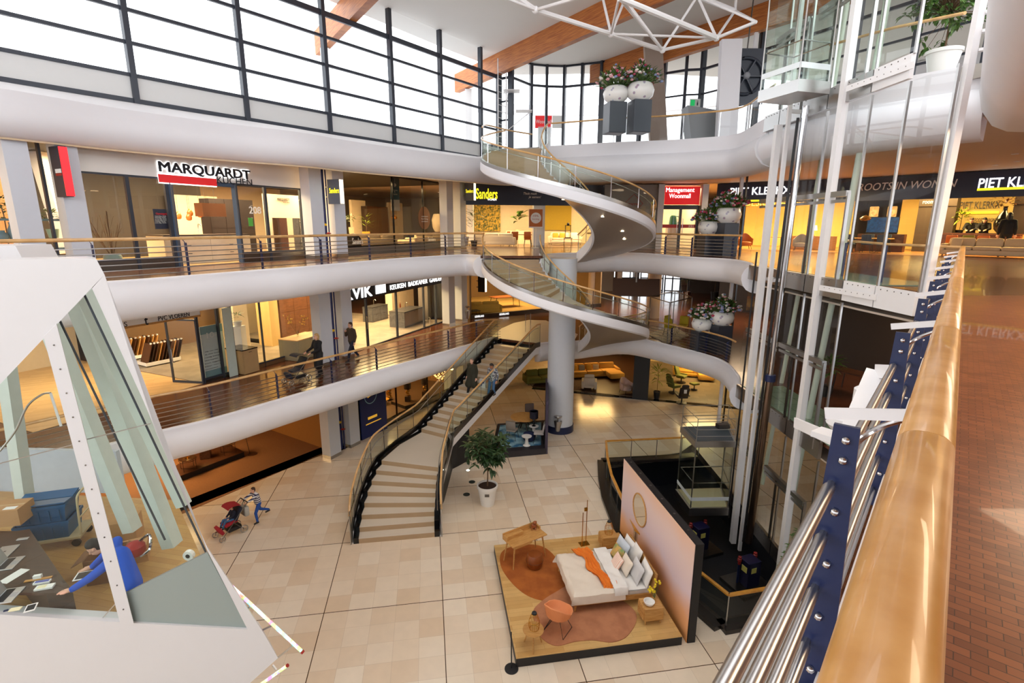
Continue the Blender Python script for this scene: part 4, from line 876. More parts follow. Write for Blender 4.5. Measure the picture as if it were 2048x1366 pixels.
# blade sign of the kitchen shop, wall lamp signs
def blade(label, px, py, w, h, f, face, edge, out=.55, txt=None, tm=None):
    p = f.p(px, py, -.35); r = thing('blade_sign', label, 'blade sign', p, f.rz)
    MB().box((0, -out/2, 0), (.16, out, h)).build('box', face, r); MB().box((0, -out-.02, 0), (.17, .05, h*.97)).build('lit_edge', edge, r); MB().box((0, .05, h*.2), (.05, .2, .04)).build('bracket', steel, r); MB().box((0, .05, -h*.2), (.05, .2, .04)).build('bracket', steel, r)
    return r
r = blade('charcoal blade sign with bright red edge on the left pier', 113, 345, .2, 1.25, F2a, anth, mat('lit_red', (235, 40, 48), .4, emit=.9), .5); b = MB(); b.box((-.085, -.3, .02), (.004, .3, .1)); b.cur = 1; b.box((-.085, -.3, -.07), (.004, .3, .06)); b.build('logo_bars', [paper, red_d], r)
F2p = Fac((-7.95, 21.15), (-7.45, 22.35)); F2q = Fac((-3.75, 30.1), (-3.15, 31.6))
for f_, px, lab in ((F2p, 658, 'grey blade sign with yellow letters beside the big dark shop window'), (F2q, 930, 'grey blade sign with yellow letters beside the dark fascia')):
    r = blade(lab, px, 384, .2, .95 if px < 700 else 1.0, f_, mat('blade_grey', (104, 110, 122), .4), mat('lit_warm_edge', (255, 232, 196), .4, emit=2.), .62)
    x0 = root_m(r)@V((-.09, -.1, -.05)); x1 = root_m(r)@V((-.09, -.58, -.05)); fit_text(r, 'Sanders', x0, x1, .2, yel, 'lettering', .004, .01)
# ---- upper floor: furniture shop with tall window, then its open front
t, n = room(F2b.a, F2b.b, Z2, 12.4, 13, beigew, mat('taupe_floor', (110, 88, 70), .4), ceild, power=700, n=2, sides=False)
glazing(F2b.x(682), F2b.x(893), Z2, 12.4, (.42, .72), m=blackgloss, wfr=.03, kick=.35, km=mat('kick_grey', (112, 106, 98), .5), gm=glass('dark_glass', (226, 226, 222), .8))
def f2(px, py, d): return F2b.p(px, py, d)
def onf(q, z): return V((q.x, q.y, z))
zf = Z2+.015
sofa('sand sofa behind the tall dark window, left', onf(f2(745, 500, 1.3), zf), F2b.rz+2.6, 2.4, 1, fab_sand); sofa('sand sofa with low back behind the dark window, right', onf(f2(850, 496, 1.5), zf), F2b.rz+2.8, 2.3, 1, fab_sand, chaise=1)
armchair('black tub chair at the left edge of the dark window', onf(f2(707, 505, 1.2), zf), F2b.rz+2.4, fab_black, tub=True)
table('low dark coffee table between the sofas at the dark window', onf(f2(800, 500, 1.6), zf), F2b.rz, 1.2, .7, .4, walnut, black, name='coffee_table', cat='coffee table')
cabinet('arched dark shelf cabinet with books against the beige wall', onf(f2(752, 465, 7.5), zf), F2b.rz, 2.4, .5, 2.6, darkwood, 5, 2, 'shelf_bay', walnut)
for i, (px, w_) in enumerate(((716, 1.5), (790, 1.8))):
    b = MB(); q = f2(px, 430, 7.9); b.bar(V((q.x, q.y, Z2)), V((q.x, q.y, Z2+3.0)), .2, w_, F2b.t); struct('wall_shop', b, cream if i == 0 else beigew)
table('oak dining table with a plant behind the dark window', onf(f2(722, 478, 4.5), zf), F2b.rz, 1.8, .9, .75, oak, black, name='dining_table', cat='table')
frond_plant('leafy plant on the oak table behind the dark window', onf(f2(702, 450, 4.5), zf+.75), 1.1, leafm, 30, .5, cream, .45, .16, .5, .07, False); frond_plant('tall feathery palm before the arched cabinet', onf(f2(733, 470, 5.5), zf), 1.9, leafy, 34, .5, cream, .4, .17, .6, .06)
for i, px in enumerate((693, 735)): chair('mustard dining chair at the oak table, '+('left', 'right')[i], onf(f2(px, 482, 4.3), zf), F2b.rz+i*2, fab_mustard)
pl = thing('hanging_banner', 'blue hanging banner with white words in the dark window', 'banner', f2(789, 420, .25)); a_, c_ = f2(781, 360, .25), f2(797, 361, .25)
b = MB(); b.slab([f2(781, 352, .25), f2(798, 354, .25), f2(799, 400, .25), f2(782, 399, .25)], F2b.n*.01); b.build('cloth', mat('banner_blue', (58, 108, 134), .6), pl, False, True); b = MB(); b.slab([f2(782, 399, .25), f2(799, 400, .25), f2(800, 422, .25), f2(783, 421, .25)], F2b.n*.01); b.build('photo_panel', paper, pl, False, True)
for i, s_ in enumerate(('wonen', '&', 'slapen')): fit_text(pl, s_, *hz(f2(784+(2 if i == 1 else 0)*2, 381+i*4, .22), f2(795-(4 if i == 1 else 0), 382+i*4, .22)), .09, paper, 'lettering', .002)
b = MB(); b.tube([f2(789, 357, .25), f2(789, 372, .25)], .008, 4); b.ball(f2(789, 370, .24), .09, 10, 8, (1, .3, 1)); b.build('emblem', paper, pl, False, True)
di = thing('round_poster', 'round brown poster sticker on the dark window', 'poster', f2(849, 436, -.03)); c_ = f2(849, 436, -.03); b = MB(); b.loft([[c_+F2b.n*d+F2b.t*.62*cos(2*pi*k/28)+V((0, 0, .62*sin(2*pi*k/28))) for k in range(28)] for d in (0, .006)], True, True); b.build('disc', mat('poster_brown', (150, 100, 64), .6), di, False, True)
for i, s_ in enumerate(('voorjaars', 'korting', 'sanders')): fit_text(di, s_, *hz(f2(843, 434+i*5, -.05), f2(856, 434.5+i*5, -.05)), .09, paper, 'lettering', .002)
vs_ = thing('floor_vase', 'big pale ribbed vase behind the right end of the dark window', 'vase', onf(f2(876, 462, 2.6), Z2+.9)); MB().lathe([(.2, 0), (.36, .3), (.42, .8), (.3, 1.15), (.24, 1.2), (.2, 1.2)], n=20).build('body', cream, vs_, True); MB().box((0, 0, -.45), (.8, .8, .9)).build('pedestal', walnut, vs_)
pendant('round wire pendant lamp with a warm bulb in the dark window', f2(788, 430, 4), 1.5, brass, None, .2)
wl = thing('window_lettering', 'white shop lettering near the foot of the dark window', 'lettering', f2(715, 485, -.03)); fit_text(wl, 'Sanders', *hz(f2(705, 489, -.03), f2(726, 487, -.03)), .3, paper, 'letters', .003, .01)
wl = thing('window_lettering', 'small white shop lettering at the right foot of the dark window', 'lettering', f2(862, 480, -.03)); fit_text(wl, 'Sanders', *hz(f2(856, 482, -.03), f2(871, 481, -.03)), .22, paper, 'letters', .003, .01)
# open front with dark fascia and yellow letters
FS = Fac((-3.0, 31.9), (9.5, 33.5)); zs0 = 11.2
sg = board('shop_sign', 'wide dark navy fascia with glowing yellow name letters', FS.a, FS.b, zs0, 12.42, navyb)
def fs(px, py, d=-.1): return FS.p(px, py, d)
fit_text(sg, 'Sanders', *hz(fs(952, 397), fs(995, 394)), .6, yel, 'lettering', .02, .02); fit_text(sg, 'WONEN', *hz(fs(975, 401), fs(993, 400.6)), .13, lit, 'lettering', .01, .01)
fit_text(sg, 'Thuis maak', *hz(fs(1047, 389), fs(1074, 388)), .14, paper, 'lettering', .006, 0, 0, .25); fit_text(sg, 'je samen!', *hz(fs(1057, 396), fs(1082, 394)), .14, paper, 'lettering', .006, 0, 0, .25)
room(FS.a, FS.b, Z2, 12.4, 9, cream, mat('glossy_brown_floor', (92, 58, 36), .2, scale=3), ceild, power=560, n=2, sides=False)
q = fs(1077, 440, .4); pier(q.x, q.y, Z2, 12.4, .7, .6, FS.t)
def s_(px, py, d): return onf(fs(px, py, d), zf)
sofa('long cream sofa in the open shop, with cushions', s_(985, 476, 3.), 3.0, 3.2, 1.0, fab_cream, seats=3, cush=[fab_grey, fab_cream]); sofa('mustard cushioned cream sofa at the back of the open shop', s_(1130, 470, 5.5), .1, 2.4, 1, fab_cream, cush=[fab_mustard, fab_mustard])
frond_plant('tall dark spiky plant beside the blade sign pier', s_(948, 480, 1.6), 2.3, leafd, 60, .8, black, .4, .22, .8, .06)
tb = table('dark round dining table in the open shop', s_(1040, 474, 3.4), 0, 1.7, 1.0, .75, walnut, black, name='dining_table', cat='table')
for i, (dx, dy, a) in enumerate(((-1., -.2, 1.2), (-.4, -.8, .2), (.5, -.8, -.1), (1.1, -.1, -1.4))): q = s_(1040, 474, 3.4); chair('cognac dining chair at the dark table, '+('far left', 'front left', 'front right', 'far right')[i], q+V((dx, dy, 0)), a+pi, fab_cognac, 'cognac chairs at the dark table')
picture('golden leafy tapestry on the back wall of the open shop', onf(fs(975, 440, 8.85), Z2+.9), FS.t, 2.0, 2.6, mat('tapestry', (206, 170, 70), .8, scale=7, col2=(70, 84, 50)))
picture('olive wall panel above the sofa in the open shop', onf(fs(1110, 440, 8.85), Z2+1.), FS.t, 2.6, 2.5, mat('olive_panel', (176, 150, 48), .8))
frond_plant('broad leaved green plant on the pale sideboard', s_(1037, 450, 6.)+V((0, 0, .95)), 1.2, leafm, 14, .3, cream, .1, .2, .8, .3, False); cabinet('pale sideboard carrying the broad leaved plant', s_(1037, 470, 6.), 0, 1.8, .5, .95, cream, 1, 3)
sd = thing('poster_stand', 'standing orange poster with a white circle before the white pier', 'poster stand', s_(1071, 488, -.6)); x_ = FS.t
MB().box((0, 0, .01), (.5, .35, .02)).build('foot', white_m, sd); MB().tube([(0, 0, .02), (0, 0, 1.2)], .02, 8).build('pole', white_m, sd); MB().box((0, 0, 1.75), (.85, .04, 1.1)).build('frame', white_m, sd); MB().box((0, -.024, 1.78), (.8, .006, 1.02)).build('sheet', mat('poster_orange', (196, 108, 44), .6), sd)
c = MB(); c.lathe([(.001, 0), (.32, 0), (.32, .006)], n=26); o = c.build('circle', paper, sd); o.rotation_euler = (pi/2, 0, 0); o.location = (0, -.03, 1.78)
p_ = root_m(sd).translation; fit_text(sd, '10%', p_+V((-.16, -.04, 1.85)), p_+V((.16, -.04, 1.85)), .12, red_d, 'lettering', .003); fit_text(sd, 'korting', p_+V((-.2, -.04, 1.68)), p_+V((.2, -.04, 1.68)), .09, red_d, 'lettering', .003)
for i, px in enumerate((950, 974, 999, 1052, 1066, 1117, 1130)): spot('black track spotlight under the dark ceiling of the open shop, counted %s from the left' % ('first', 'second', 'third', 'fourth', 'fifth', 'sixth', 'seventh')[i], onf(fs(px, 416, 2.), 12.3), .4*i)
lt = thing('lantern', 'black lantern on a side table at the right of the open shop', 'lantern', s_(1136, 458, 4.)+V((0, 0, .5))); MB().box((0, 0, .02), (.4, .4, .04)).build('base', black, lt); MB().box((0, 0, .85), (.4, .4, .04)).build('top', black, lt); MB().ball((0, 0, .95), .1).build('ring', black, lt)
for a in (-1, 1):
    for b_ in (-1, 1): MB().tube([(a*.18, b_*.18, 0), (a*.18, b_*.18, .85)], .015, 5).build('corner_bar', black, lt)
table('small table under the black lantern', s_(1136, 470, 4.), 0, .6, .6, .5, walnut, black, name='side_table', cat='side table')
# ---- lower gallery left: flooring shop, kitchen shop
oakfloor = bricks('oak_plank_floor', (216, 176, 122), (200, 158, 104), (164, 124, 80), 1.2, .16, .002, rot=rad(-30), offset=.5, rough=.35, noise=.2, bump=.02)
room((-13.6, 13.7), F1a.x(398, 700), Z1, 7.9, 8, beigew, oakfloor, ceild, power=260, col=(255, 232, 196), sides=False); room(F1a.x(400, 700), (-8.9, 24.1), Z1, 7.9, 7, mat('brown_wall', (120, 92, 64), .6), concrete, ceild, power=330, col=(255, 220, 160), n=1, sides=False)
z1f = Z1+.015
def f1(px, py, d=0.): return F1a.p(px, py, d)
sg = board('shop_sign', 'white sign board in an oak frame over the flooring shop', F1a.x(215, 640), F1a.x(398, 620), 6.72, 7.26, oak, th=.14)
b = MB(); a_, c_ = F1a.x(215, 640), F1a.x(396, 620); b.bar(a_-F1a.n*.07+V((0, 0, 6.99)), c_-F1a.n*.07+V((0, 0, 6.99)), .04, .4); b.build('face', paper, sg, False, True)
fit_text(sg, 'PVC VLOEREN', *hz(f1(317, 642, -.1), f1(379, 630, -.1)), .16, ink, 'lettering', .005, .008); fit_text(sg, 'RS', *hz(f1(240, 655, -.1), f1(255, 652, -.1)), .16, ink, 'lettering', .005); fit_text(sg, 't', *hz(f1(290, 650, -.1), f1(297, 648, -.1)), .32, ink, 'emblem', .005, .02)
glazing(F1a.x(400, 700), F1a.x(466, 690), Z1, 7.2, (.6,), wfr=.07, kick=.12); glazing(F1a.x(468, 690), (-9.1, 23.7), Z1, 7.9, (.3,), wfr=.03, kick=.14, km=mat('kick_wood', (120, 88, 60), .4))
b = MB(); a_, c_ = F1a.x(455, 600), V((-9.1, 23.7, 0)); b.bar(a_+V((0, 0, 7.4)), c_+V((0, 0, 7.4)), .1, .7); struct('trim_11', b, navyb)
b = MB(); p = F1a.x(398, 700); q = p+F1a.n*1.15-F1a.t*.35
for u_ in (p, q): b.bar(u_+V((0, 0, Z1)), u_+V((0, 0, Z1+2.4)), .06, .06)
b.bar(p+V((0, 0, Z1+2.4)), q+V((0, 0, Z1+2.4)), .06, .06); b.bar(p+V((0, 0, Z1+.05)), q+V((0, 0, Z1+.05)), .06, .08); dr = struct('door_2', b, anth); b = MB(); b.slab([p+V((0, 0, Z1)), q+V((0, 0, Z1)), q+V((0, 0, Z1+2.4)), p+V((0, 0, Z1+2.4))], F1a.t*.01); b.build('pane', gls, dr)
b = MB(); m_ = p.lerp(q, .85); b.tube([m_+F1a.t*-.03+V((0, 0, Z1+.8)), m_-F1a.t*.1+V((0, 0, Z1+.8)), m_-F1a.t*.1+V((0, 0, Z1+1.3)), m_-F1a.t*.03+V((0, 0, Z1+1.3))], .018, 6); b.build('door_handle', chrome, dr, True)
po = thing('shop_poster', 'big pale poster in the glass beside the flooring shop door', 'poster', f1(428, 690, .12)); a_, c_ = f1(404, 700, .12), f1(448, 690, .12)
b = MB(); b.bar(V((a_.x, a_.y, Z1+1.1)), V((c_.x, c_.y, Z1+1.1)), .02, 2.0); b.build('sheet', mat('poster_pale', (222, 230, 228), .6), po, False, True); b = MB(); b.bar(V((a_.x, a_.y, Z1+1.95))-F1a.n*.013, V((c_.x, c_.y, Z1+1.95))-F1a.n*.013, .004, .3); b.bar(V((a_.x, a_.y, Z1+.25))-F1a.n*.013, V((c_.x, c_.y, Z1+.25))-F1a.n*.013, .004, .3); b.build('blue_band', mat('poster_teal', (140, 172, 178), .6), po, False, True)
fit_text(po, '10-', *hz(f1(414, 677, .1), f1(434, 673, .1)), .22, paper, 'lettering', .003, .01)
for i in range(7): fit_text(po, ('stap voor stap', 'de vloer kiezen', 'rustig bekijken', 'kleur bepalen', 'laten leggen', 'klaar om te', 'wonen')[i], *hz(f1(410, 705+i*6, .1), f1(436+(i % 3)*5, 699.5+i*6, .1)), .04, ink, 'lettering', .002)
# racks of sample planks: every plank a thing
def rack(label, px, py, n, mm, rows, off):
    p = onf(at(px, py, z1f), z1f); tr_ = thing('sample_tray', label, 'tray', p, F1a.rz-.12)
    MB().box((0, 0, .06), (1.35, .75, .03)).build('base', white_m, tr_)
    for a in (-1, 1): MB().box((0, a*.37, .12), (1.35, .02, .14)).build('side', white_m, tr_); MB().box((a*.67, 0, .12), (.02, .75, .14)).build('side', white_m, tr_)
    first = None
    for k in range(n):
        o = root_m(tr_)@V((-.6+1.2*k/(n-1), off, .085)); lab = 'flooring sample plank leaning in the '+rows
        if first is None:
            first = thing('sample_plank', lab, 'sample plank', o, F1a.rz-.12, 'planks in the '+rows); MB().box((.14, 0, .42), (.03, .62, .86), ry=rad(18)).build('board', mm[0], first); MB().box((.27, -.22, .84), (.035, .1, .07), ry=rad(18)).build('tag', paper, first)
        else:
            c_ = dup(first, lab, o, F1a.rz-.12, 'planks in the '+rows)
            c_.children[0].data = c_.children[0].data.copy(); c_.children[0].data.materials[0] = mm[k % len(mm)]
rack('front white tray of the leaning flooring samples', 320, 726, 10, (walnut, darkwood, walnut, oak), 'front tray', 0); rack('back white tray of the leaning flooring samples', 272, 716, 8, (oak, oak, walnut), 'back tray', 0)
picture('dark window frame panel on the flooring shop wall', onf(f1(330, 670, 7.8), Z1+1.3), F1a.t, 1.2, 1.6, darkw, black)
for i, (px, m_) in enumerate(((296, oak), (306, fab_mustard), (255, darkwood), (316, oak))): b = MB(); q = f1(px, 680, 7.2); b.box((0, 0, 1.1), (.5, .06, 2.2), rx=rad(-6)); r = thing('flooring_sheet', ('oak', 'golden', 'dark brown', 'pale oak')[i]+' tall sample panel at the back of the flooring shop', 'sample panel', onf(q, z1f), F1a.rz); b.build('board', m_, r)
isl = island('grey green drawer island with stone worktop behind the gallery glass', onf(at(606, 712, z1f), z1f), F1a.rz+.1, 1.7, 1.0, .92, mat('sage_drawers', (156, 150, 128), .5), mat('beige_worktop', (206, 170, 124), .4), None, 2, 1)
fv = thing('flower_vase', 'glass vase with yellow blossom twigs on the drawer island', 'vase', root_m(isl)@V((-.1, .1, .92))); MB().lathe([(.06, 0), (.06, .26), (.055, .26), (.055, .01)], n=14).build('vase', glg, fv, True); b = MB(); c_ = MB(); rg = random.Random(5)
for s_x in (-.5, -.3, .4, .25):
    e = V((s_x, rg.uniform(-.1, .1), .85)); b.tube([(0, 0, .05), e*.5+V((0, 0, .1)), e], .006, 4)
    for k in range(7): c_.ball(e*rg.uniform(.6, 1.02)+V((rg.uniform(-.08, .08), rg.uniform(-.06, .06), rg.uniform(0, .1))), .035, 6, 5)
b.build('twigs', barkm, fv); c_.build('blossom', mat('blossom_yellow', (226, 186, 96), .6), fv, True)
island('oak fronted low counter with black top near the gallery glass', onf(at(487, 742, z1f), z1f), F1a.rz, .7, 1.0, .98, mat('oak_front', (196, 164, 116), .5), blackgloss, None, 1, 1)
sp = thing('glass_board', 'tall narrow mint glass panel by the low counter', 'panel', onf(at(468, 752, z1f), z1f), F1a.rz); MB().box((0, 0, 1.35), (.35, .04, 2.7)).build('sheet', mat('mint_sheet', (214, 232, 226), .35), sp)
b = MB(); q = f1(540, 680, 3.); b.bar(V((q.x, q.y, Z1)), V((q.x, q.y, 7.8)), .9, .5, F1a.t); struct('wall_shop', b, mat('golden_wall', (222, 186, 120), .7)); q = f1(480, 660, 2.5); b = MB(); b.bar(V((q.x, q.y, Z1)), V((q.x, q.y, 7.8)), .3, .7, F1a.t); struct('wall_shop', b, cream)
cabinet('dark kitchen wall unit behind the drawer island', onf(f1(600, 680, 4.), z1f), F1a.rz, 2.8, .5, 2.6, walnut, 2, 3)
frond_plant('trailing green plant in a white box beside the glass panel', f1(476, 652, .8), .5, leafm, 30, .3, white_m, .2, .18, .25, .05, False); q = f1(476, 652, .8); b = MB(); b.box((q.x, q.y, q.z/2+Z1/2), (.4, .4, q.z-Z1)); tag(b.build('plinth', white_m), 'white plinth under the trailing plant beside the glass panel', 'plinth')
# kitchen and bath shop with the black fascia
room(F1b.a, F1b.b, Z1, 7.9, 8, mat('warm_grey_wall', (186, 168, 138), .6), concrete, ceild, power=480, col=(255, 216, 150), n=2, sides=False)
sg = board('shop_sign', 'black fascia with white lettering over the kitchen and bath shop', F1b.a, F1b.b, 6.62, 7.5, blk, th=.3)
def g1(px, py, d=0.): return F1b.p(px, py, d)
def up_to(a, b, z): return V((a.x, a.y, z)), V((b.x, b.y, z))
fit_text(sg, 'KEUKEN  BADKAMER  GARDEROBE', *up_to(g1(780, 570, -.17), g1(896, 556, -.17), 6.8), .25, lit, 'lettering', .01, .012); fit_text(sg, 'KVIK', *up_to(g1(688, 585, -.17), g1(744, 575, -.17), 6.7), .55, lit, 'lettering', .01, .02)
b = MB(); a_, c_ = up_to(g1(751, 570, -.17), g1(771, 570, -.17), 6.94); b.bar(a_, c_, .02, .42); b.build('logo_block', lit, sg, False, True)
glazing(F1b.x(690, 640), F1b.x(896, 600), Z1, 6.7, (.16, .42, .7, .84), m=anth, wfr=.09); 
for i, (px, lab) in enumerate(((732, 'left'), (858, 'right'))): r = thing('door_handle_bar', 'steel pull bar on the %s glass door of the kitchen and bath shop' % lab, 'door handle', g1(px, 645, -.05)); q = root_m(r).translation; b = MB(); b.tube([q+V((0, 0, -.3)), q-F1b.n*.07+V((0, 0, -.3)), q-F1b.n*.07+V((0, 0, .3)), q+V((0, 0, .3))], .018, 6); b.build('bar', chrome, r, True, True)
island('graphite kitchen island with tap in the kitchen and bath shop', onf(at(815, 648, z1f), z1f), F1b.rz+.05, 2.3, 1.0, .92, stone_g, mat('graphite_top', (56, 54, 56), .35), mat('taupe_front', (150, 126, 108), .5), 1, 3, tap=True)
island('graphite side unit with tap left of the kitchen island', onf(at(752, 640, z1f), z1f), F1b.rz, 1.6, .7, .92, stone_g, mat('graphite_top', (56, 54, 56), .35), stone_g, 2, 2, tap=True)
cabinet('tall dark cabinet block with glass door handles beside the ovens', onf(g1(855, 640, 1.6), z1f), F1b.rz+.2, 1.4, .6, 2.3, mat('taupe_tall', (110, 100, 92), .5), 1, 2)
ov = cabinet('black oven tower with three white cards', onf(g1(884, 636, .75), z1f), F1b.rz, .75, .6, 2.3, blk, 4, 1, 'oven_door', blackgloss)
for k in range(3): MB().box((0, -.325, .45+.45*k), (.2, .01, .26)).build('card', paper, ov)
cabinet('cream wall unit with a bottle shelf at the back of the kitchen and bath shop', onf(g1(800, 600, 4.5), z1f), F1b.rz, 2.6, .5, 2.4, cream, 2, 3)
for i, px in enumerate((793, 800)): r = thing('bottle', 'brown bottle standing on the kitchen counter, '+('left one', 'right one')[i], 'bottle', onf(g1(px, 602, 2.2), z1f+.93)); MB().lathe([(.045, 0), (.045, .18), (.018, .24), (.018, .3)], n=12).build('glass', mat('bottle_brown', (120, 60, 34), .2), r, True)
# furniture shop beyond: yellow sofa on a lit carpet
FL = Fac((-2.6, 32.2), (6.5, 37.5)); room(FL.a, FL.b, Z1, 7.9, 9, mat('amber_wall', (150, 122, 88), .7), mat('amber_carpet', (200, 166, 104), .9), ceild, power=280, col=(255, 208, 130))
b = MB(); b.bar(FL.a+V((0, 0, Z1+.13)), FL.b+V((0, 0, Z1+.13)), .12, .26); wl = tag(b.build('shop_plinth', darksteel), 'dark plinth with white lettering below the yellow sofa', 'plinth'); 
fit_text(wl, 'LEDERLAND', *up_to(FL.p(999, 628, -.08), FL.p(1018, 621, -.08), Z1+.08), .13, lit, 'lettering', .004, .004); fit_text(wl, 'LEDERLAND', *up_to(FL.p(950, 640, -.08), FL.p(968, 634, -.08), Z1+.08), .13, lit, 'lettering', .004, .004)
sofa('long yellow sofa in the lit lower furniture shop', onf(FL.p(962, 610, 1.6), z1f), FL.rz+2.9, 2.7, 1.0, mat('yellow_sofa', (214, 180, 84), .8), seats=2); table('walnut dining table behind the yellow sofa', onf(FL.p(1010, 590, 3.4), z1f), FL.rz, 2.2, 1, .75, fab_cognac, black, name='dining_table', cat='table'); table('low black coffee table before the yellow sofa', onf(FL.p(945, 625, .8), z1f), FL.rz, .9, .6, .38, black, black, name='coffee_table', cat='coffee table')
r = blade('black vertical blade sign with white letters at the lower pier', 957, 568, .2, 1.0, F2q, blk, mat('lit_warm_edge', (255, 232, 196), .4, emit=2.), .5); o_ = root_m(r)@V((.09, -.3, -.45)); fit_text(r, 'LEDERLAND', o_, o_+V((.001, 0, .9)), .16, paper, 'lettering', .004) if False else None
# ---- ground floor left: lamp shop on brown carpet
carpet = mat('brown_carpet', (150, 104, 66), .95, scale=60, bump=.2, col2=(134, 90, 56))
room((-14.5, 11.9), (-8.25, 21.75), 0, 3.45, 9, mat('ochre_wall', (170, 118, 60), .7), carpet, ceild, power=230, col=(255, 206, 140)); room((-7.2, 22.9), (-3.2, 31.6), 0, 3.45, 8, mat('ochre_wall', (170, 118, 60), .7), mat('brown_stone', (112, 84, 60), .4, scale=3), ceild, power=260, col=(255, 205, 130))
b = MB(); b.prism([(p.x, p.y) for p in (at(330, 1036, 0), at(648, 908, 0), at(655, 890, 0), at(345, 1012, 0))], 0, .012); struct('trim_12', b, bricks('threshold_granite', (84, 62, 46), (66, 48, 36), (100, 80, 62), .6, .3, .002, rot=rad(-61), rough=.08, bump=0, offset=0))
b = MB(); b.bar(V((-8.2, 21.3, .02)), V((-3.6, 30.6, .02)), .5, .04); struct('trim_13', b, blackgloss)
glazing((-7.2, 22.9), (-3.75, 30.0), .05, 3.45, (.35, .7), m=blackgloss, wfr=.03, kick=.25, km=darksteel)
def platform(label, pts, h, m, edge=black):
    c = sum((V(p) for p in pts), V())/len(pts); r = thing('display_platform', label, 'platform', (c.x, c.y, 0)); b = MB(); b.prism([(p[0], p[1]) for p in pts], .0, h-.02); b.build('base', edge, r, False, True); b = MB(); b.prism([(p[0], p[1]) for p in pts], h-.02, h); b.build('deck', m, r, False, True); return r
platform('low dark plank platform with side tables on the brown carpet', [at(345, 935, .25), at(360, 952, .25), at(488, 903, .25), at(440, 880, .25)], .25, walnut)
def wire_table(label, p, r_=.32, h=.5):
    r = thing('wire_side_table', label, 'side table', p); MB().lathe([(r_, h-.02), (r_, h)], n=24).build('tabletop', mat('smoke_glass', (60, 40, 26), .2), r, True)
    b = MB(); b.tube([(r_*cos(k*pi/8), r_*sin(k*pi/8), h-.08) for k in range(16)], .008, 5, True); b.build('ring', black, r, True)
    for k in range(4): a = k*pi/2; MB().tube([(r_*cos(a), r_*sin(a), h), (r_*cos(a), r_*sin(a), 0)], .008, 5).build('leg', black, r)
    MB().bar((r_, 0, .01), (-r_, 0, .01), .012, .012).build('cross_bar', black, r); return r
wt = wire_table('round wire side table at the near end of the low platform', at(378, 938, .25)); dup(wt, 'round wire side table at the far end of the low platform', at(457, 905, .25))
def bulb_lamp(label, p, n=3):
    r = thing('table_lamp', label, 'lamp', p); MB().lathe([(.09, 0), (.09, .015), (.01, .02)], n=14).build('base', brass, r, True)
    for k in range(n): a = k*2.1; q = (.09*cos(a), .09*sin(a), .14+.05*k); MB().tube([(0, 0, .02), q], .006, 5).build('stem', brass, r); MB().ball((q[0], q[1], q[2]+.05), .055, 10, 8).build('bulb', mat('warm_bulb', (255, 196, 110), .3, emit=14), r, True)
    return r
bulb_lamp('brass lamp with glowing bulbs on the near wire side table', at(378, 938, .25)+V((0, 0, .5))); bulb_lamp('brass lamp with glowing bulbs on the far wire side table', at(457, 905, .25)+V((0, 0, .5)), 3)
st = thing('square_stool', 'dark square block stool in the middle of the low platform', 'stool', at(412, 915, .25)); MB().box((0, 0, .25), (.4, .4, .5), .4, bev=.02).build('body', walnut, st); bulb_lamp('brass lamp on the dark block stool', at(412, 915, .25)+V((0, 0, .5)), 3)
al = thing('arc_lamp', 'slim black floor lamp with a round foot on the brown carpet', 'lamp', at(505, 908, .012)); MB().lathe([(.2, 0), (.2, .02), (.02, .03)], n=20).build('base', walnut, al, True); MB().tube([(-.12, 0, .02), (-.3, 0, 1.5), (-.34, 0, 2.2)], .01, 6).build('pole', black, al, True); MB().ball((-.34, 0, 2.28), .1).build('globe', mat('warm_bulb', (255, 196, 110), .3, emit=14), al, True)
b = MB(); b.prism([(p.x, p.y) for p in (at(580, 858, 0), at(600, 845, 0), at(650, 848, 0), at(650, 890, 0))], .012, .02); tag(b.build('rug', mat('dark_rug', (78, 54, 38), .95)), 'dark brown floor panel under the golden round tables', 'rug')
gold = mat('gold_top', (232, 176, 70), .35, .4)
for i, (px, py, w_, h) in enumerate(((603, 862, .8, .42), (612, 868, .65, .36), (625, 855, .42, .46))): table('golden round coffee table on the dark floor panel, '+('largest and leftmost', 'middle one in front', 'smallest and rightmost')[i], at(px, py, .02), .3, w_, w_, h, gold, black, None, True, 'coffee_table', 'coffee table')
ml = pendant('cluster pendant lamp with glowing bulbs near the left pier', at(631, 858, .02)+V((0, 0, 1.1)), 2.1, brass, None, .12)
bp = thing('banner_panel', 'tall blue panel with a big light bulb beside the pier', 'banner', at(722, 866, 0)); PB = Fac((-7.2, 22.9), (-6.35, 24.4)); b = MB(); b.bar(PB.a+V((0, 0, 1.45))-PB.n*.08, PB.b+V((0, 0, 1.45))-PB.n*.08, .06, 2.9); b.build('panel', mat('deep_blue_panel', (20, 44, 110), .4), bp, False, True)
c_ = PB.a.lerp(PB.b, .4)-PB.n*.13; b = MB(); b.loft([[c_+PB.t*.42*cos(2*pi*k/24)+V((0, 0, 2.1+.46*sin(2*pi*k/24))) for k in range(24)], [c_+PB.t*.38*cos(2*pi*k/24)+V((0, 0, 2.1+.42*sin(2*pi*k/24))) for k in range(24)]], True); b.bar(c_+V((0, 0, 2.5)), c_+V((0, 0, 2.85)), .02, .22, PB.t); b.build('bulb_outline', mat('bulb_blue', (150, 200, 226), .4), bp, False, True); b = MB(); b.bar(c_+V((0, 0, 2.0))-PB.t*.2, c_+V((0, 0, 2.1))+PB.t*.2, .02, .05); b.bar(c_-PB.t*.25+V((0, 0, .95)), c_+PB.t*.35+V((0, 0, .95)), .02, .12); b.bar(c_-PB.t*.4+V((0, 0, .68)), c_+PB.t*.6+V((0, 0, .68)), .02, .04); b.build('filament_and_bars', mat('bulb_gold', (236, 180, 60), .4, emit=.4), bp, False, True)
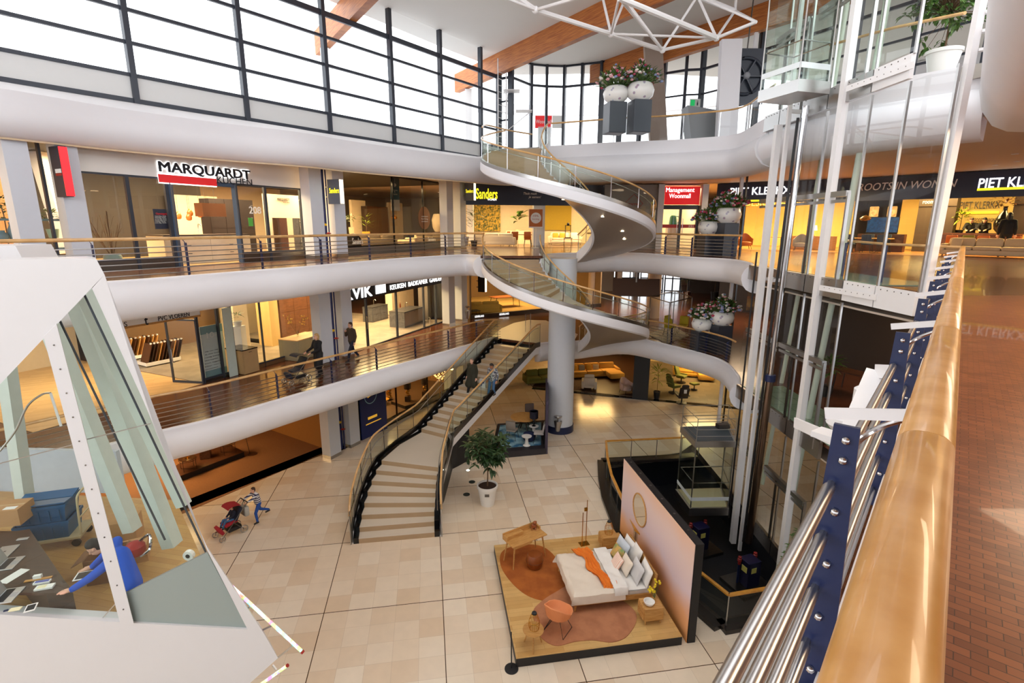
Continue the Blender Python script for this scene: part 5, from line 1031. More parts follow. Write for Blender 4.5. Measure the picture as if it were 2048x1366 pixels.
platform('wide dark platform of table lamps behind the lower shop glass', [at(782, 802, .2), at(810, 812, .2), at(872, 795, .2), at(845, 782, .2)], .2, mat('brown_stone', (112, 84, 60), .4))
def twist_lamp(label, p, h=.75):
    r = thing('table_lamp', label, 'lamp', p); MB().box((0, 0, .15), (.3, .3, .3), bev=.01).build('base', darkwood, r); b = MB()
    for k in range(4): b.ball((.04*cos(k*2), .04*sin(k*2), .36+.09*k), .085, 10, 8)
    b.build('brass_knot', brass, r, True); MB().lathe([(.19, .74), (.2, .74), (.2, 1.08), (.19, 1.08)], n=20).build('shade', mat('dark_shade', (60, 46, 36), .7), r, True); return r
tl = twist_lamp('dark shaded lamp on a brass knot, left on the lamp platform', at(816, 802, .2)); dup(tl, 'dark shaded lamp on a brass knot, right on the lamp platform', at(850, 792, .2))
tw = thing('twisted_column', 'tall column of stacked brass balls behind the lower shop glass', 'sculpture', at(779, 800, .012)); b = MB()
for k in range(7): b.ball((.03*cos(k*2.4), .03*sin(k*2.4), .16+.24*k), .15, 12, 8)
b.build('balls', brass, tw, True); MB().lathe([(.2, 0), (.2, .03)], n=16).build('base', black, tw)
ct = thing('chandelier', 'golden sparkling globe chandelier on a stem behind the stair', 'lamp', at(880, 800, .012)); MB().lathe([(.22, 0), (.22, .02), (.02, .03)], n=18).build('base', brass, ct, True); MB().tube([(0, 0, .02), (0, 0, 1.3)], .012, 6).build('stem', brass, ct); b = MB(); rg = random.Random(8)
for k in range(80): d = V((rg.gauss(0, 1), rg.gauss(0, 1), rg.gauss(0, 1))).normalized()*.36*rg.uniform(.6, 1); b.ball(V((0, 0, 1.55))+d, .03, 6, 4)
b.build('glass_beads', mat('bead_gold', (255, 206, 120), .25, emit=1.6), ct, True)['kind'] = 'stuff'
table('small gold round table on the floor behind the lower shop glass', at(768, 808, .012), 0, .6, .6, .3, gold, black, None, True, 'coffee_table', 'coffee table'); floor_lamp('slim floor lamp with glowing globe near the blue panel', at(745, 815, .012), 1.7); floor_lamp('slim floor lamp with glowing globe right of the stair rail', at(905, 790, .012), 1.6)
bulb_lamp('cluster lamp glowing beside the tall blue panel', at(733, 835, .012)+V((0, 0, .5)), 3); table('small black table under the cluster lamp by the blue panel', at(733, 835, .012), 0, .5, .5, .5, black, black, name='side_table', cat='side table')
# ---- upper floor, back: management office, wide furniture shop
MG = Fac((5.5, 32.0), (11.2, 31.6)); PKa, PKb, PKc = (12.0, 31.4), (17.6, 27.6), (24.5, 19.5)
P1_, P2_ = Fac(PKa, PKb), Fac(PKb, PKc)
def mg(px, py, d=0.): return MG.p(px, py, d)
room(MG.a, MG.x(1316), Z2, 12.4, 4, white_m, parq, ceild, power=60, sides=False); room(MG.x(1318), MG.x(1398), Z2, 12.4, 4, mat('office_wall', (240, 226, 196), .7), concrete, ceil_m, power=170, col=(255, 226, 180))
b = MB(); a_, c_ = MG.a, MG.x(1316); b.bar(a_+V((0, 0, 10.4)), c_+V((0, 0, 10.4)), .2, 4.0); struct('wall_shop', b, mat('grey_cladding', (150, 146, 142), .5))
sg = board('shop_sign', 'glowing red office sign with white words over the double door', MG.x(1325), MG.x(1394), 11.25, 12.28, mat('red_lit', (206, 16, 24), .4, emit=.5), th=.2)
fit_text(sg, 'Management', *hz(mg(1332, 384, -.12), mg(1389, 382, -.12)), .26, lit, 'lettering', .01, .006); fit_text(sg, 'Woonmall', *hz(mg(1338, 396, -.12), mg(1381, 394, -.12)), .26, lit, 'lettering', .01, .006)
b = MB()
for px in (1322, 1359, 1393): q = MG.x(px); b.bar(q+V((0, 0, Z2)), q+V((0, 0, 11.2)), .14, .14)
a_, c_ = MG.x(1322), MG.x(1393); b.bar(a_+V((0, 0, 11.1)), c_+V((0, 0, 11.1)), .14, .25); d3_ = struct('door_3', b, blk)
for p0, p1 in ((1324, 1357), (1361, 1391)): b = MB(); a_, c_ = MG.x(p0), MG.x(p1); b.slab([a_+V((0, 0, Z2)), c_+V((0, 0, Z2)), c_+V((0, 0, 11.1)), a_+V((0, 0, 11.1))], MG.n*.012); b.build('pane', gls, d3_); b = MB(); b.bar(a_-MG.n*.01+V((0, 0, Z2+1.35)), c_-MG.n*.01+V((0, 0, Z2+1.35)), .008, .2); b.build('red_band', red_d, d3_)
fit_text(d3_, '231', *up_to(mg(1377, 446, -.03), mg(1387, 446, -.03), Z2+1.29), .12, paper, 'digits', .003)
for px in (1353, 1364): q = mg(px, 455, -.05); b = MB(); b.tube([q+V((0, 0, -.4)), q-MG.n*.08+V((0, 0, -.4)), q-MG.n*.08+V((0, 0, .5)), q+V((0, 0, .5))], .02, 6); b.build('door_handle', chrome, d3_, True)
ch = thing('watering_can', 'green watering can in the left office door window', 'watering can', onf(mg(1346, 440, 1.), Z2+1.3)); MB().lathe([(.2, 0), (.24, .2), (.2, .6), (.12, .7)], n=16).build('body', mat('can_green', (24, 120, 84), .3), ch, True); MB().tube(cr([(.15, 0, .65), (.35, 0, .6), (.35, 0, .3), (.2, 0, .15)], 4), .03, 6).build('handle', mat('can_green', (24, 120, 84), .3), ch, True); q = root_m(ch).translation; b = MB(); b.box((q.x, q.y, Z2+.64), (.7, .5, 1.28)); tag(b.build('plinth_table', cream), 'cream plinth carrying the green watering can', 'plinth')
for px in (1316, 1402): b = MB(); q = MG.x(px); b.bar(q+V((0, -.1, Z2)), q+V((0, -.1, 12.4)), .5, .35); struct('pier', b, mat('pier_steel', (176, 174, 172), .4, .5))
em = thing('shop_emblem', 'white wall with a thin red diamond emblem beside the office', 'sign', onf(mg(1268, 392, -.15), 11.3)); q = root_m(em).translation; b = MB(); r_ = .55
for k in range(4): b.bar(q+V((r_*cos(k*pi/2), -.02, r_*sin(k*pi/2))), q+V((r_*cos((k+1)*pi/2), -.02, r_*sin((k+1)*pi/2))), .02, .04, (0, 1, 0))
b.build('diamond', red_d, em, False, True); fit_text(em, 'mmc', q+V((-.35, -.02, -.1)), q+V((.35, -.02, -.1)), .2, red_d, 'lettering', .004)
# wide furniture shop
fl2 = mat('pk_floor', (150, 104, 62), .3, scale=2); ywall = mat('pk_yellow_wall', (226, 196, 120), .7); dkwall = mat('pk_dark_wall', (60, 46, 36), .6)
room(PKa, PKb, Z2, 12.4, 9, ywall, fl2, ceild, power=700, n=2, sides=False, col=(255, 210, 130)); room(PKb, PKc, Z2, 12.4, 9, ywall, fl2, ceild, power=700, n=2, sides=False, col=(255, 216, 140))
for f_, lab in ((P1_, 'dark navy fascia with white letters and a yellow line behind the lift posts'), (P2_, 'long dark navy fascia with glowing letters and yellow line on the right')):
    sg = board('shop_sign', lab, f_.a, f_.b+f_.t*(6 if f_ is P2_ else 0), 11.3, 12.42, navyb); f_.sg = sg
def ln(f_, sg, s, x0, x1, y, h, m, yb=None, **k): fit_text(sg, s, *up_to(f_.p(x0, y, -.1), f_.p(x1, y, -.1), f_.p((x0+x1)/2, y, -.1).z), h, m, 'lettering', .02, **k)
ln(P1_, P1_.sg, 'PIET KLERKX', 1460, 1580, 389, .42, lit, bold=.012); ln(P1_, P1_.sg, 'GROOTS IN WONEN', 1702, 1805, 381, .36, paper, shear=.2) if False else None
a_, c_ = P1_.p(1459, 394, -.09), P1_.p(1570, 394, -.09); b = MB(); b.bar(*up_to(a_, c_, 11.42), .03, .1); b.build('yellow_line', yel, P1_.sg, False, True)
ln(P2_, P2_.sg, 'PIET KLERKX', 1956, 2120, 373, .42, lit, bold=.012); a_, c_ = P2_.p(1954, 380, -.09), P2_.p(2110, 380, -.09); b = MB(); b.bar(*up_to(a_, c_, P2_.p(1960, 379, -.09).z), .03, .1); b.build('yellow_line', yel, P2_.sg, False, True)
ln(P2_, P2_.sg, 'GROOTS IN WONEN', 1702, 1912, 378, .36, paper, shear=.2)
ln(P2_, P2_.sg, 'PIET KLERKX', 1960, 2045, 372, .01, lit) if False else None
def pk(px, py, d, f_=None): f_ = f_ or (P1_ if px < 1680 else P2_); return f_.p(px, py, d)
wt_ = thing('wall_lettering', 'dark wall lettering over a yellow line behind the service counter', 'lettering', pk(1960, 415, 7.5)); q0, q1 = pk(1919, 418, 8.8), pk(2000, 413, 8.8); fit_text(wt_, 'PIET KLERKX', *up_to(q0, q1, q0.z), .42, ink, 'letters', .01); b = MB(); b.bar(*up_to(q0, q1, q0.z-.22), .02, .12); b.build('yellow_line', yel, wt_, False, True); fit_text(wt_, 'GROOTS IN WONEN', *up_to(pk(1948, 427, 8.8), pk(2000, 425, 8.8), q0.z-.75), .24, ink, 'letters', .006)
wt_ = thing('wall_lettering', 'golden design lettering on the wall behind the lift glass', 'lettering', pk(1550, 410, 4)); q0, q1 = pk(1490, 412, 6), pk(1630, 412, 6); fit_text(wt_, 'DESIGN  KLERKX', *up_to(q0, q1, q0.z), .45, mat('gold_letters', (226, 180, 90), .4, emit=.3), 'letters', .01)
for lab, px0, px1, d, h, m_ in (('tall dark shop cabinet with white words on its fascia', 1835, 1910, 5.5, 3.0, dkwall), ('tall dark shop cabinet on the right behind the woman', 2022, 2090, 5, 3.0, dkwall)):
    q0, q1 = pk(px0, 450, d), pk(px1, 450, d); c_ = (q0+q1)/2; r = thing('display_cabinet', lab, 'cabinet', V((c_.x, c_.y, Z2+.015)), P2_.rz); L_ = (q1-q0).length; MB().box((0, 0, h/2), (L_, .8, h)).build('body', m_, r); MB().box((0, -.42, h-.3), (L_, .06, .5)).build('fascia', dkwall, r)
    if px0 < 1900: t_ = root_m(r); fit_text(r, 'room', t_@V((-L_*.4, -.46, h-.4)), t_@V((-L_*.1, -.46, h-.4)), .22, paper, 'lettering', .004)
def pkf(px, py, d): return onf(pk(px, py, d), Z2+.016)
# counter, sofas, tables, television
q = pkf(1950, 480, 4.5); island('long oak service counter with staff behind it', q, P2_.rz, 3.6, .7, 1.05, oak, walnut, walnut, 1, 4, 'service_counter', 'counter')
for i, (px, m_) in enumerate(((1905, fab_cognac), (1938, fab_olive), (1968, fab_cognac), (2030, fab_cognac))): chair(('cognac chair at the left end of the counter', 'olive chair second along the counter', 'cognac chair before the middle of the counter', 'cognac chair at the right end of the counter')[i], pkf(px, 480, 3.2), P2_.rz+pi, m_)
sofa('long cream sofa standing behind the woman at the shop entrance', pkf(1975, 500, .9), P2_.rz+pi*0, 3.3, 1.0, fab_sand, seats=3, cush=[fab_sand]); sofa('cream sofa at the right picture edge in the furniture shop', pkf(2060, 505, .9)+P2_.t*1.5, P2_.rz, 2.2, 1.0, fab_sand, seats=2)
tv = thing('television', 'wide television showing a dark blue picture behind the lift glass', 'television', pkf(1762, 470, 3.4)+V((0, 0, 1.0)), P2_.rz); MB().box((0, 0, .45), (1.5, .05, .85)).build('casing', black, tv); MB().box((0, -.03, .45), (1.44, .01, .8)).build('screen', mat('tv_screen', (28, 70, 110), .2, emit=.5, scale=9, col2=(16, 30, 50)), tv); MB().box((0, 0, -.05), (.4, .2, .1)).build('foot', black, tv)
cabinet('low dark cabinet below the wide television', pkf(1762, 480, 3.4), P2_.rz, 2.2, .5, .95, walnut, 1, 3)
table('oak dining table behind the lift glass', pkf(1738, 490, 1.8), P2_.rz, 2., .9, .75, oak, black, name='dining_table', cat='table')
for i, (dx, a) in enumerate(((-.7, pi), (.1, pi), (.8, pi), (-.3, 0), (.5, 0))): q = pkf(1738, 490, 1.8)+P2_.t*dx+P2_.n*(-.7 if a else .7); chair('dark blue chair at the oak table behind the lift glass', q, P2_.rz+a, mat('blue_velvet', (44, 62, 84), .8), 'dark blue chairs behind the lift glass')
for i, px in enumerate((1745, 1781)): picture(('left', 'right')[i]+' one of two small red flower prints on the yellow shop wall', onf(pk(px, 445, 8.7), pk(px, 433, 8.7).z), P2_.t, .45, .6, mat('flower_print', (236, 226, 200), .7, scale=4, col2=(214, 150, 110)), cream)
pendant('smoked glass pendant lamp over the oak table behind the lift', pk(1731, 437, 2.0)+V((0, 0, .15)), 1.2, mat('smoke_brown', (110, 76, 40), .2), None, .28)
frond_plant('leafy green plant left of the service counter', pkf(1917, 470, 5.6)+V((0, 0, .9)), 1.3, leafy, 60, .7, black, .3, .18, .5, .08); q = pkf(1917, 470, 5.6); b = MB(); b.box((q.x, q.y, Z2+.45), (.6, .6, .88)); tag(b.build('plant_plinth', blk), 'black plinth under the leafy plant by the counter', 'plinth')
bv = thing('vase', 'big glossy black vase of dark branches on the service counter', 'vase', pkf(2000, 470, 4.2)+V((0, 0, 1.06)), 0); MB().lathe([(.14, 0), (.3, .2), (.34, .5), (.22, .85), (.09, 1.05), (.08, 1.25), (.11, 1.3)], n=20).build('body', blackgloss, bv, True); b = MB(); rg = random.Random(4)
for k in range(46): d = V((rg.gauss(0, 1), rg.gauss(0, 1), rg.uniform(.1, .9))).normalized(); b.leaf(V((0, 0, 1.35))+d*rg.uniform(.1, .7), d+V((0, 0, -.3)), .2, .12)
b.build('foliage', mat('dark_red_leaf', (88, 52, 30), .5), bv)
for i, px in enumerate((1480, 1530, 1660, 1720, 1800, 1985)): spot('black track spotlight under the furniture shop ceiling, number %s from the left' % ('one', 'two', 'three', 'four', 'five', 'six')[i], onf(pk(px, 405, .8), 12.3), .3)
table('round oak table with a lamp left behind the lift', pkf(1555, 490, 1.5), 0, 1., 1., .75, oak, black, None, True, 'side_table', 'table'); tlb = thing('table_lamp', 'cream shaded lamp on the round oak table behind the lift', 'lamp', pkf(1625, 478, 3.)+V((0, 0, .8))); MB().lathe([(.1, 0), (.03, .05), (.03, .35)], n=12).build('base', brass, tlb, True); MB().lathe([(.2, .32), (.15, .62)], n=16, cap=False).build('shade', mat('shade_lit', (255, 226, 170), .6, emit=1.6), tlb, True); cabinet('low cabinet under the cream shaded lamp', pkf(1625, 485, 3.), P1_.rz, 2.4, .5, .8, oak, 1, 3)
armchair('grey tub chair behind the lift glass', pkf(1600, 495, 1.2), P1_.rz, fab_grey, tub=True); armchair('cognac tub chair behind the lift glass at the left', pkf(1490, 497, 1.4), P1_.rz+.4, fab_cognac, tub=True)
# ceiling downlights of the upper gallery right
for i, (px, py) in enumerate(((2030, 308), (2034, 323), (1990, 330))): q = at(px, py, 12.44); dl = thing('downlight', 'round ceiling downlight at the upper right, %s' % ('nearest the edge', 'second from the edge', 'farthest from the edge')[i], 'downlight', q); MB().lathe([(.1, 0), (.1, -.01), (.075, -.012)], n=16).build('ring', whitepaint, dl); MB().lathe([(.001, -.006), (.07, -.006), (.07, -.008)], n=14).build('lens', glow_w, dl)
# ---- lower gallery, back: entrance hall with bright windows
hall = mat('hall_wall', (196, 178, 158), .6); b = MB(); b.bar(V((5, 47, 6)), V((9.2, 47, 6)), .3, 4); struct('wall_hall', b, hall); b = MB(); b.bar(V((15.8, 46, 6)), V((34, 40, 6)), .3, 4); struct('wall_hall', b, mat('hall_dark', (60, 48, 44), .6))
for i, (a, c) in enumerate((((9.2, 47), (11.5, 47)), ((11.7, 47), (13.6, 46.6)), ((13.8, 46.6), (15.7, 46)))):
    b = MB(); A, B = V((*a, 0)), V((*c, 0))
    for f_ in (0, .33, .66, 1): p = A.lerp(B, f_); b.bar(p+V((0, 0, Z1)), p+V((0, 0, 7.9)), .1, .1)
    for z in (Z1+.1, Z1+1.2, Z1+2.2, 7.8): b.bar(A+V((0, 0, z)), B+V((0, 0, z)), .08, .1)
    o = struct('window_%d' % (70+i), b, anth); b = MB(); b.bar(A+V((0, -.08, Z1+2.6)), B+V((0, -.08, Z1+2.6)), .03, .5); b.build('red_stripe', red_m, o)
    b = MB(); b.slab([A+V((0, 0, Z1)), B+V((0, 0, Z1)), B+V((0, 0, 7.9)), A+V((0, 0, 7.9))], (0, .01, 0)); b.build('pane', glz, o)
for px, py, r_ in ((1305, 635, .42), (1183, 610, .3)): q = at(px, py, Z1); b = MB(); b.lathe([(r_, Z1), (r_, 7.9)], (q.x, q.y, 0), 24); struct('column', b, mat('hall_column', (214, 190, 162), .5), True)
for i, (px, py, w_) in enumerate(((1165, 600, 1.2), (1235, 590, 1.0), (1270, 580, .8))): q = at(px, py, Z1); b = MB(); b.bar(V((q.x, q.y, Z1)), V((q.x, q.y, 7.9)), w_, .4); struct('wall_hall', b, hall)
LAMPS += [tuple([(q.x, q.y, z), pw, (255, 216, 160), 1.6]) for f_, z, pw, ds in ((F2b, 12.2, 330, ((.25, 2.4), (.6, 2.6), (.9, 2.6), (.4, 7))), (F2a, 12.2, 170, ((.45, 2), (.7, 2.2), (.9, 2.2))), (F1b, 7.7, 150, ((.2, 2), (.5, 2.2), (.8, 2.2)))) for u_, d_ in ds for q in [f_.a.lerp(f_.b, u_)+f_.n*d_]]
LAMPS += [((10, 7, 12.3), 260, (255, 226, 190), 3), ((7, 2.5, 12.3), 260, (255, 226, 190), 3), ((17, 13, 12.3), 260, (255, 222, 180), 3), ((9, 36, 7.6), 380, (255, 232, 205), 4), ((14, 31, 7.7), 180, (255, 222, 180), 3), ((16, 17, 7.7), 200, (255, 220, 170), 3), ((14, 26, 11.9), 300, (255, 226, 185), 3)]
hs = thing('hanging_screen', 'wide tilted screen hanging from the lower gallery ceiling, seen from behind', 'screen', atd(1272, 573, 30)); b = MB(); c_ = atd(1272, 575, 30); b.box(c_, (2.6, .2, 1.0), rx=rad(-25), rz=-.15); b.build('casing', mat('screen_back', (96, 70, 56), .5), hs, False, True); b = MB(); b.tube([c_+V((0, 0, .3)), V((c_.x, c_.y, 7.9))], .05, 8); b.build('pole', steel, hs, True, True)
frond_plant('tall dark potted tree in a steel pot on the lower gallery', at(1372, 602, Z1), 2.7, leafd, 150, 1.1, chrome, .75, .32, .35, .12, True); frond_plant('second dark potted tree behind the flower vases on the lower gallery', at(1428, 598, Z1), 2.6, leafd, 110, .8, black, .6, .3, .35, .12, True)
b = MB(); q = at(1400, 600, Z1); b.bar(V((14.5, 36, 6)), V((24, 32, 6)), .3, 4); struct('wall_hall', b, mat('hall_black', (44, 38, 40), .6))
# glass display box with yellow chairs
gx = [at(1296, 670, Z1), at(1334, 688, Z1), at(1378, 672, Z1), at(1345, 652, Z1)]; gb = thing('display_case', 'glass display case around yellow chairs on the lower gallery', 'display case', sum(gx, V())/4)
b = MB(); b.prism([(p.x, p.y) for p in gx], Z1, Z1+.05); b.build('rug_base', mat('case_rug', (206, 198, 170), .9, scale=14, col2=(150, 144, 120)), gb, False, True)
for i in range(4): b = MB(); p, q = gx[i], gx[(i+1) % 4]; b.slab([p, q, q+V((0, 0, 2.1)), p+V((0, 0, 2.1))], (.008, 0, 0)); b.build('glass_pane', glz, gb, False, True); b = MB(); b.bar(p, p+V((0, 0, 2.1)), .04, .04); b.bar(p+V((0, 0, 2.1)), q+V((0, 0, 2.1)), .04, .04); b.build('frame', darksteel, gb, False, True)
cen = sum(gx, V())/4
for i, (dx, dy, a) in enumerate(((.15, .35, .6), (.75, .1, -.5), (-.1, -.3, 2.4))): chair('yellow chair in the glass display case, '+('at the back', 'at the right', 'with a throw, in front')[i], cen+V((dx, dy, .05)), a, mat('acid_yellow', (196, 176, 30), .7))
# dark shops seen through the lift on the lower gallery
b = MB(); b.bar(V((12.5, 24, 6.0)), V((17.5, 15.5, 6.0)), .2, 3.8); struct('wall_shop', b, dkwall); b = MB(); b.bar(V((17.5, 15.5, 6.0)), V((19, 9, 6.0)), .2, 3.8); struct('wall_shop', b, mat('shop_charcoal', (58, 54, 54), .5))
frond_plant('green plant on the landing behind the lower lift doors', V((11.0, 17.2, Z1)), 1.4, leafm, 60, .5, black, .4, .2, .4, .1)
for i, (x, y) in enumerate(((11.3, 19.5), (12.3, 17.6), (13.5, 15.6))): table('dark desk before the charcoal shop wall, '+('far one', 'middle one', 'near one')[i], V((x, y, Z1)), 2.1, 1.4, .7, .75, walnut, black, name='desk', cat='desk')
# ---- ground floor, back: sofa shop, recliner shop
room((1.3, 31.3), (7.7, 29.4), 0, 3.45, 13, dkwall, mat('dark_shop_floor', (62, 40, 26), .35, scale=2), ceild, power=230, col=(255, 206, 130), sides=False); room((7.9, 29.3), (15, 27.2), 0, 3.45, 9, mat('pale_gold_wall', (230, 204, 150), .7), bricks('grey_slate_tiles', (128, 112, 90), (106, 92, 74), (86, 74, 60), .9, .45, .006, rot=.25, rough=.35), ceild, power=290, col=(255, 220, 150), sides=False)
b = MB(); b.bar(V((7.3, 29.6, 1.72)), V((8.15, 29.35, 1.72)), 1.1, 3.45); struct('pier', b, blk); b = MB(); b.bar(V((1.3, 31.0, .015)), V((14, 27.1, .015)), .35, .03); struct('trim_14', b, blackgloss)
b = MB(); b.bar(V((1.3, 31.3, 3.15)), V((8, 29.3, 3.15)), .2, .6); struct('trim_15', b, blk)
sofa('big mustard corner sofa in the ground floor sofa shop', at(1185, 752, .02), .2, 3.6, 1.05, mat('mustard_sofa', (206, 150, 60), .85), seats=3, chaise=1, cush=[fab_mustard, fab_grey, fab_mustard, fab_sand])
ac = armchair('cream armchair seen from behind in the sofa shop', at(1178, 778, .02), pi-.15, fab_cream); MB().box((0, .3, .92), (.6, .18, .26), bev=.06).build('headrest', fab_cream, ac, True)
armchair('pale pink tub armchair beside the black pillar', at(1252, 786, .02), .5, fab_pink, tub=True)
b = MB(); q = at(1140, 770, 0); tag(MB().prism([(q.x-1.6, q.y-1), (q.x+1.2, q.y-1.2), (q.x+1.4, q.y+1.2), (q.x-1.5, q.y+1.4)], .012, .025).build('rug', mat('round_rug', (96, 66, 44), .95, scale=9, col2=(60, 44, 32))), 'dark patterned rug before the corner sofa', 'rug')
cabinet('dark shelf unit at the back of the sofa shop', at(1215, 728, .02)+V((0, 3, 0)), -.2, 3.2, .5, 1.6, darkwood, 2, 4); sofa('olive sofa half hidden behind the staircase', at(1078, 765, .02), .3, 2., .95, fab_olive, seats=2)
def recliner(label, loc, rz, m, stool=False):
    r = thing('recliner', label, 'recliner', loc, rz); MB().lathe([(.3, 0), (.3, .03), (.04, .06), (.04, .3)], n=20).build('swivel_base', black, r, True); MB().box((0, -.02, .42), (.56, .56, .16), bev=.05).build('seat', m, r, True); MB().box((0, .32, .75), (.54, .16, .62), rx=rad(-18), bev=.06).build('backrest', m, r, True); MB().box((0, .46, 1.12), (.4, .14, .24), rx=rad(-14), bev=.06).build('headrest', m, r, True)
    for s in (-1, 1): MB().box((s*.33, .02, .52), (.1, .56, .08), bev=.03).build('armrest', m, r, True)
    return r
recliner('black leather recliner with a white tag seen from behind', at(1363, 806, .02), pi, fab_black); recliner('green swivel recliner facing left, in front', at(1347, 785, .02), 2.0, fab_olive); recliner('green swivel recliner facing right, further back', at(1362, 765, .02), .9, fab_olive)
ot = thing('footstool', 'green footstool beside the swivel recliners', 'footstool', at(1388, 779, .02)); MB().lathe([(.2, 0), (.2, .02), (.03, .04), (.03, .3)], n=16).build('base', black, ot, True); MB().box((0, 0, .38), (.5, .4, .13), .4, bev=.04).build('cushion', fab_olive, ot, True)
sofa('mustard leather sofa against the pale wall of the recliner shop', at(1385, 752, .02), -.25, 2.6, .95, mat('mustard_leather', (204, 148, 50), .5), seats=2, chaise=1); frond_plant('spiky yellow green yucca in a black pot by the pillar', at(1313, 797, .02), 2.0, leafy, 60, .5, black, .45, .2, .6, .06)
b = thing('price_card', 'white price card hung on the black recliner', 'card', at(1363, 806, .02)+V((.0, -.5, .85))); MB().box((0, 0, 0), (.16, .01, .22)).build('sheet', paper, b)
# ------------------------------------------------------------------ bedroom display in the hall
HZP = .25
pa, pbf, pcf = at(988, 1090.3, HZP), at(1032.4, 1316.8, HZP), at(1364.6, 1272.5, HZP)
PU = (pbf-pa).normalized(); PV = (pcf-pbf).normalized(); pd = pcf-PU*4.4
oakdeck = bricks('oak_display_planks', (232, 190, 122), (214, 166, 98), (176, 128, 70), 1.1, .14, .002, rot=-math.atan2(PV.y, PV.x), offset=.4, rough=.4, noise=.25, bump=.02)
r = thing('display_platform', 'low oak plank platform with a black edge carrying the bedroom display', 'platform', (pa.x, pa.y, 0))
b = MB(); b.prism([(p.x, p.y) for p in (pa, pbf, pcf, pd)], 0, HZP-.02); b.build('base', black, r, False, True); b = MB(); b.prism([(p.x, p.y) for p in (pa, pbf, pcf, pd)], HZP-.02, HZP); b.build('deck', oakdeck, r, False, True)
# backdrop wall: real printed colour fade
gm = bpy.data.materials.new('printed_backdrop'); gm.use_nodes = True; nt = gm.node_tree; bs = nt.nodes['Principled BSDF']; tc = node(nt, 'ShaderNodeTexCoord'); sx = node(nt, 'ShaderNodeSeparateXYZ'); no = node(nt, 'ShaderNodeTexNoise', Scale=.8); ad = node(nt, 'ShaderNodeMath', operation='MULTIPLY_ADD'); rp = node(nt, 'ShaderNodeValToRGB')
nt.links.new(tc.outputs['Object'], sx.inputs[0]); nt.links.new(tc.outputs['Object'], no.inputs['Vector']); nt.links.new(no.outputs['Fac'], ad.inputs[0]); ad.inputs[1].default_value = .9; nt.links.new(sx.outputs[2], ad.inputs[2]); mr = node(nt, 'ShaderNodeMapRange'); mr.inputs[1].default_value = .3; mr.inputs[2].default_value = 3.2; nt.links.new(ad.outputs[0], mr.inputs[0]); nt.links.new(mr.outputs[0], rp.inputs[0])
for i, (p, c) in enumerate(((0, (232, 150, 52)), (.3, (236, 176, 128)), (.5, (226, 206, 214)), (.8, (232, 208, 204)), (1, (238, 196, 170)))):
    e = rp.color_ramp.elements[i] if i < 2 else rp.color_ramp.elements.new(p); e.position = p; e.color = lin(c)
nt.links.new(rp.outputs[0], bs.inputs['Base Color']); bs.inputs['Roughness'].default_value = .5
wa, wb = V((4.33, 10.72, 0)), V((3.62, 15.35, 0)); wt = (wb-wa).normalized(); wn = V((-wt.y, wt.x, 0))*1
r = thing('backdrop_wall', 'tall printed wall fading from orange to pale pink behind the bed', 'display wall', wa.lerp(wb, .5)); WH = 2.72
b = MB(); b.bar(wa+V((0, 0, WH/2))-wn*.11, wb+V((0, 0, WH/2))-wn*.11, .2, WH); b.build('core', black, r, False, True)
b = MB(); b.slab([wa+wt*.02, wb-wt*.02, wb-wt*.02+V((0, 0, WH-.02)), wa+wt*.02+V((0, 0, WH-.02))], wn*.012); b.build('printed_face', gm, r, False, True)
b = MB()
for k in range(6): b.lathe([(.035, 0), (.035, .004)], wa+wt*(.6+.75*k)-wn*.11+V((0, 0, WH)), 10)
b.build('top_holes', darksteel, r, False, True)
mr_ = thing('mirror', 'oval wooden framed mirror on the pink display wall', 'mirror', wa.lerp(wb, .68)+V((0, 0, 1.75))); c_ = root_m(mr_).translation+wn*.03; b = MB(); b.tube([c_+wt*.48*cos(2*pi*k/32)+V((0, 0, .48*sin(2*pi*k/32))) for k in range(32)], .022, 6, True); b.build('frame', oak, mr_, True, True); b = MB(); b.loft([[c_-wn*d+wt*.47*cos(2*pi*k/32)+V((0, 0, .47*sin(2*pi*k/32))) for k in range(32)] for d in (.0, .012)], True, True); b.build('glass', mat('mirror_glass', (236, 234, 228), .03, 1., var=.01), mr_, False, True)
PRZ = math.atan2(PV.y, PV.x)
# rugs
def rug(label, pts, m, z=HZP, t=.014):
    q = cr([at(x, y, z) for x, y in pts], 6, True); r = MB().prism([(p.x, p.y) for p in q], z, z+t).build('rug', m); tag(r, label, 'rug'); return r
rug('rust brown blob shaped rug under the small desk', [(1001, 1130), (1006, 1102), (1045, 1090), (1085, 1094), (1113, 1118), (1130, 1160), (1124, 1190), (1096, 1202), (1056, 1192), (1022, 1164)], mat('rust_rug', (176, 98, 36), .95, scale=3, col2=(156, 82, 28), bump=.2))
rug('dusty pink blob shaped rug under the bed and orange chair', [(1066, 1228), (1078, 1208), (1110, 1186), (1150, 1170), (1220, 1190), (1262, 1215), (1273, 1240), (1255, 1272), (1225, 1285), (1185, 1281), (1150, 1284), (1110, 1292), (1078, 1270)], mat('dusty_rug', (190, 128, 90), .95, scale=3, col2=(172, 112, 78), bump=.2), HZP, .02)
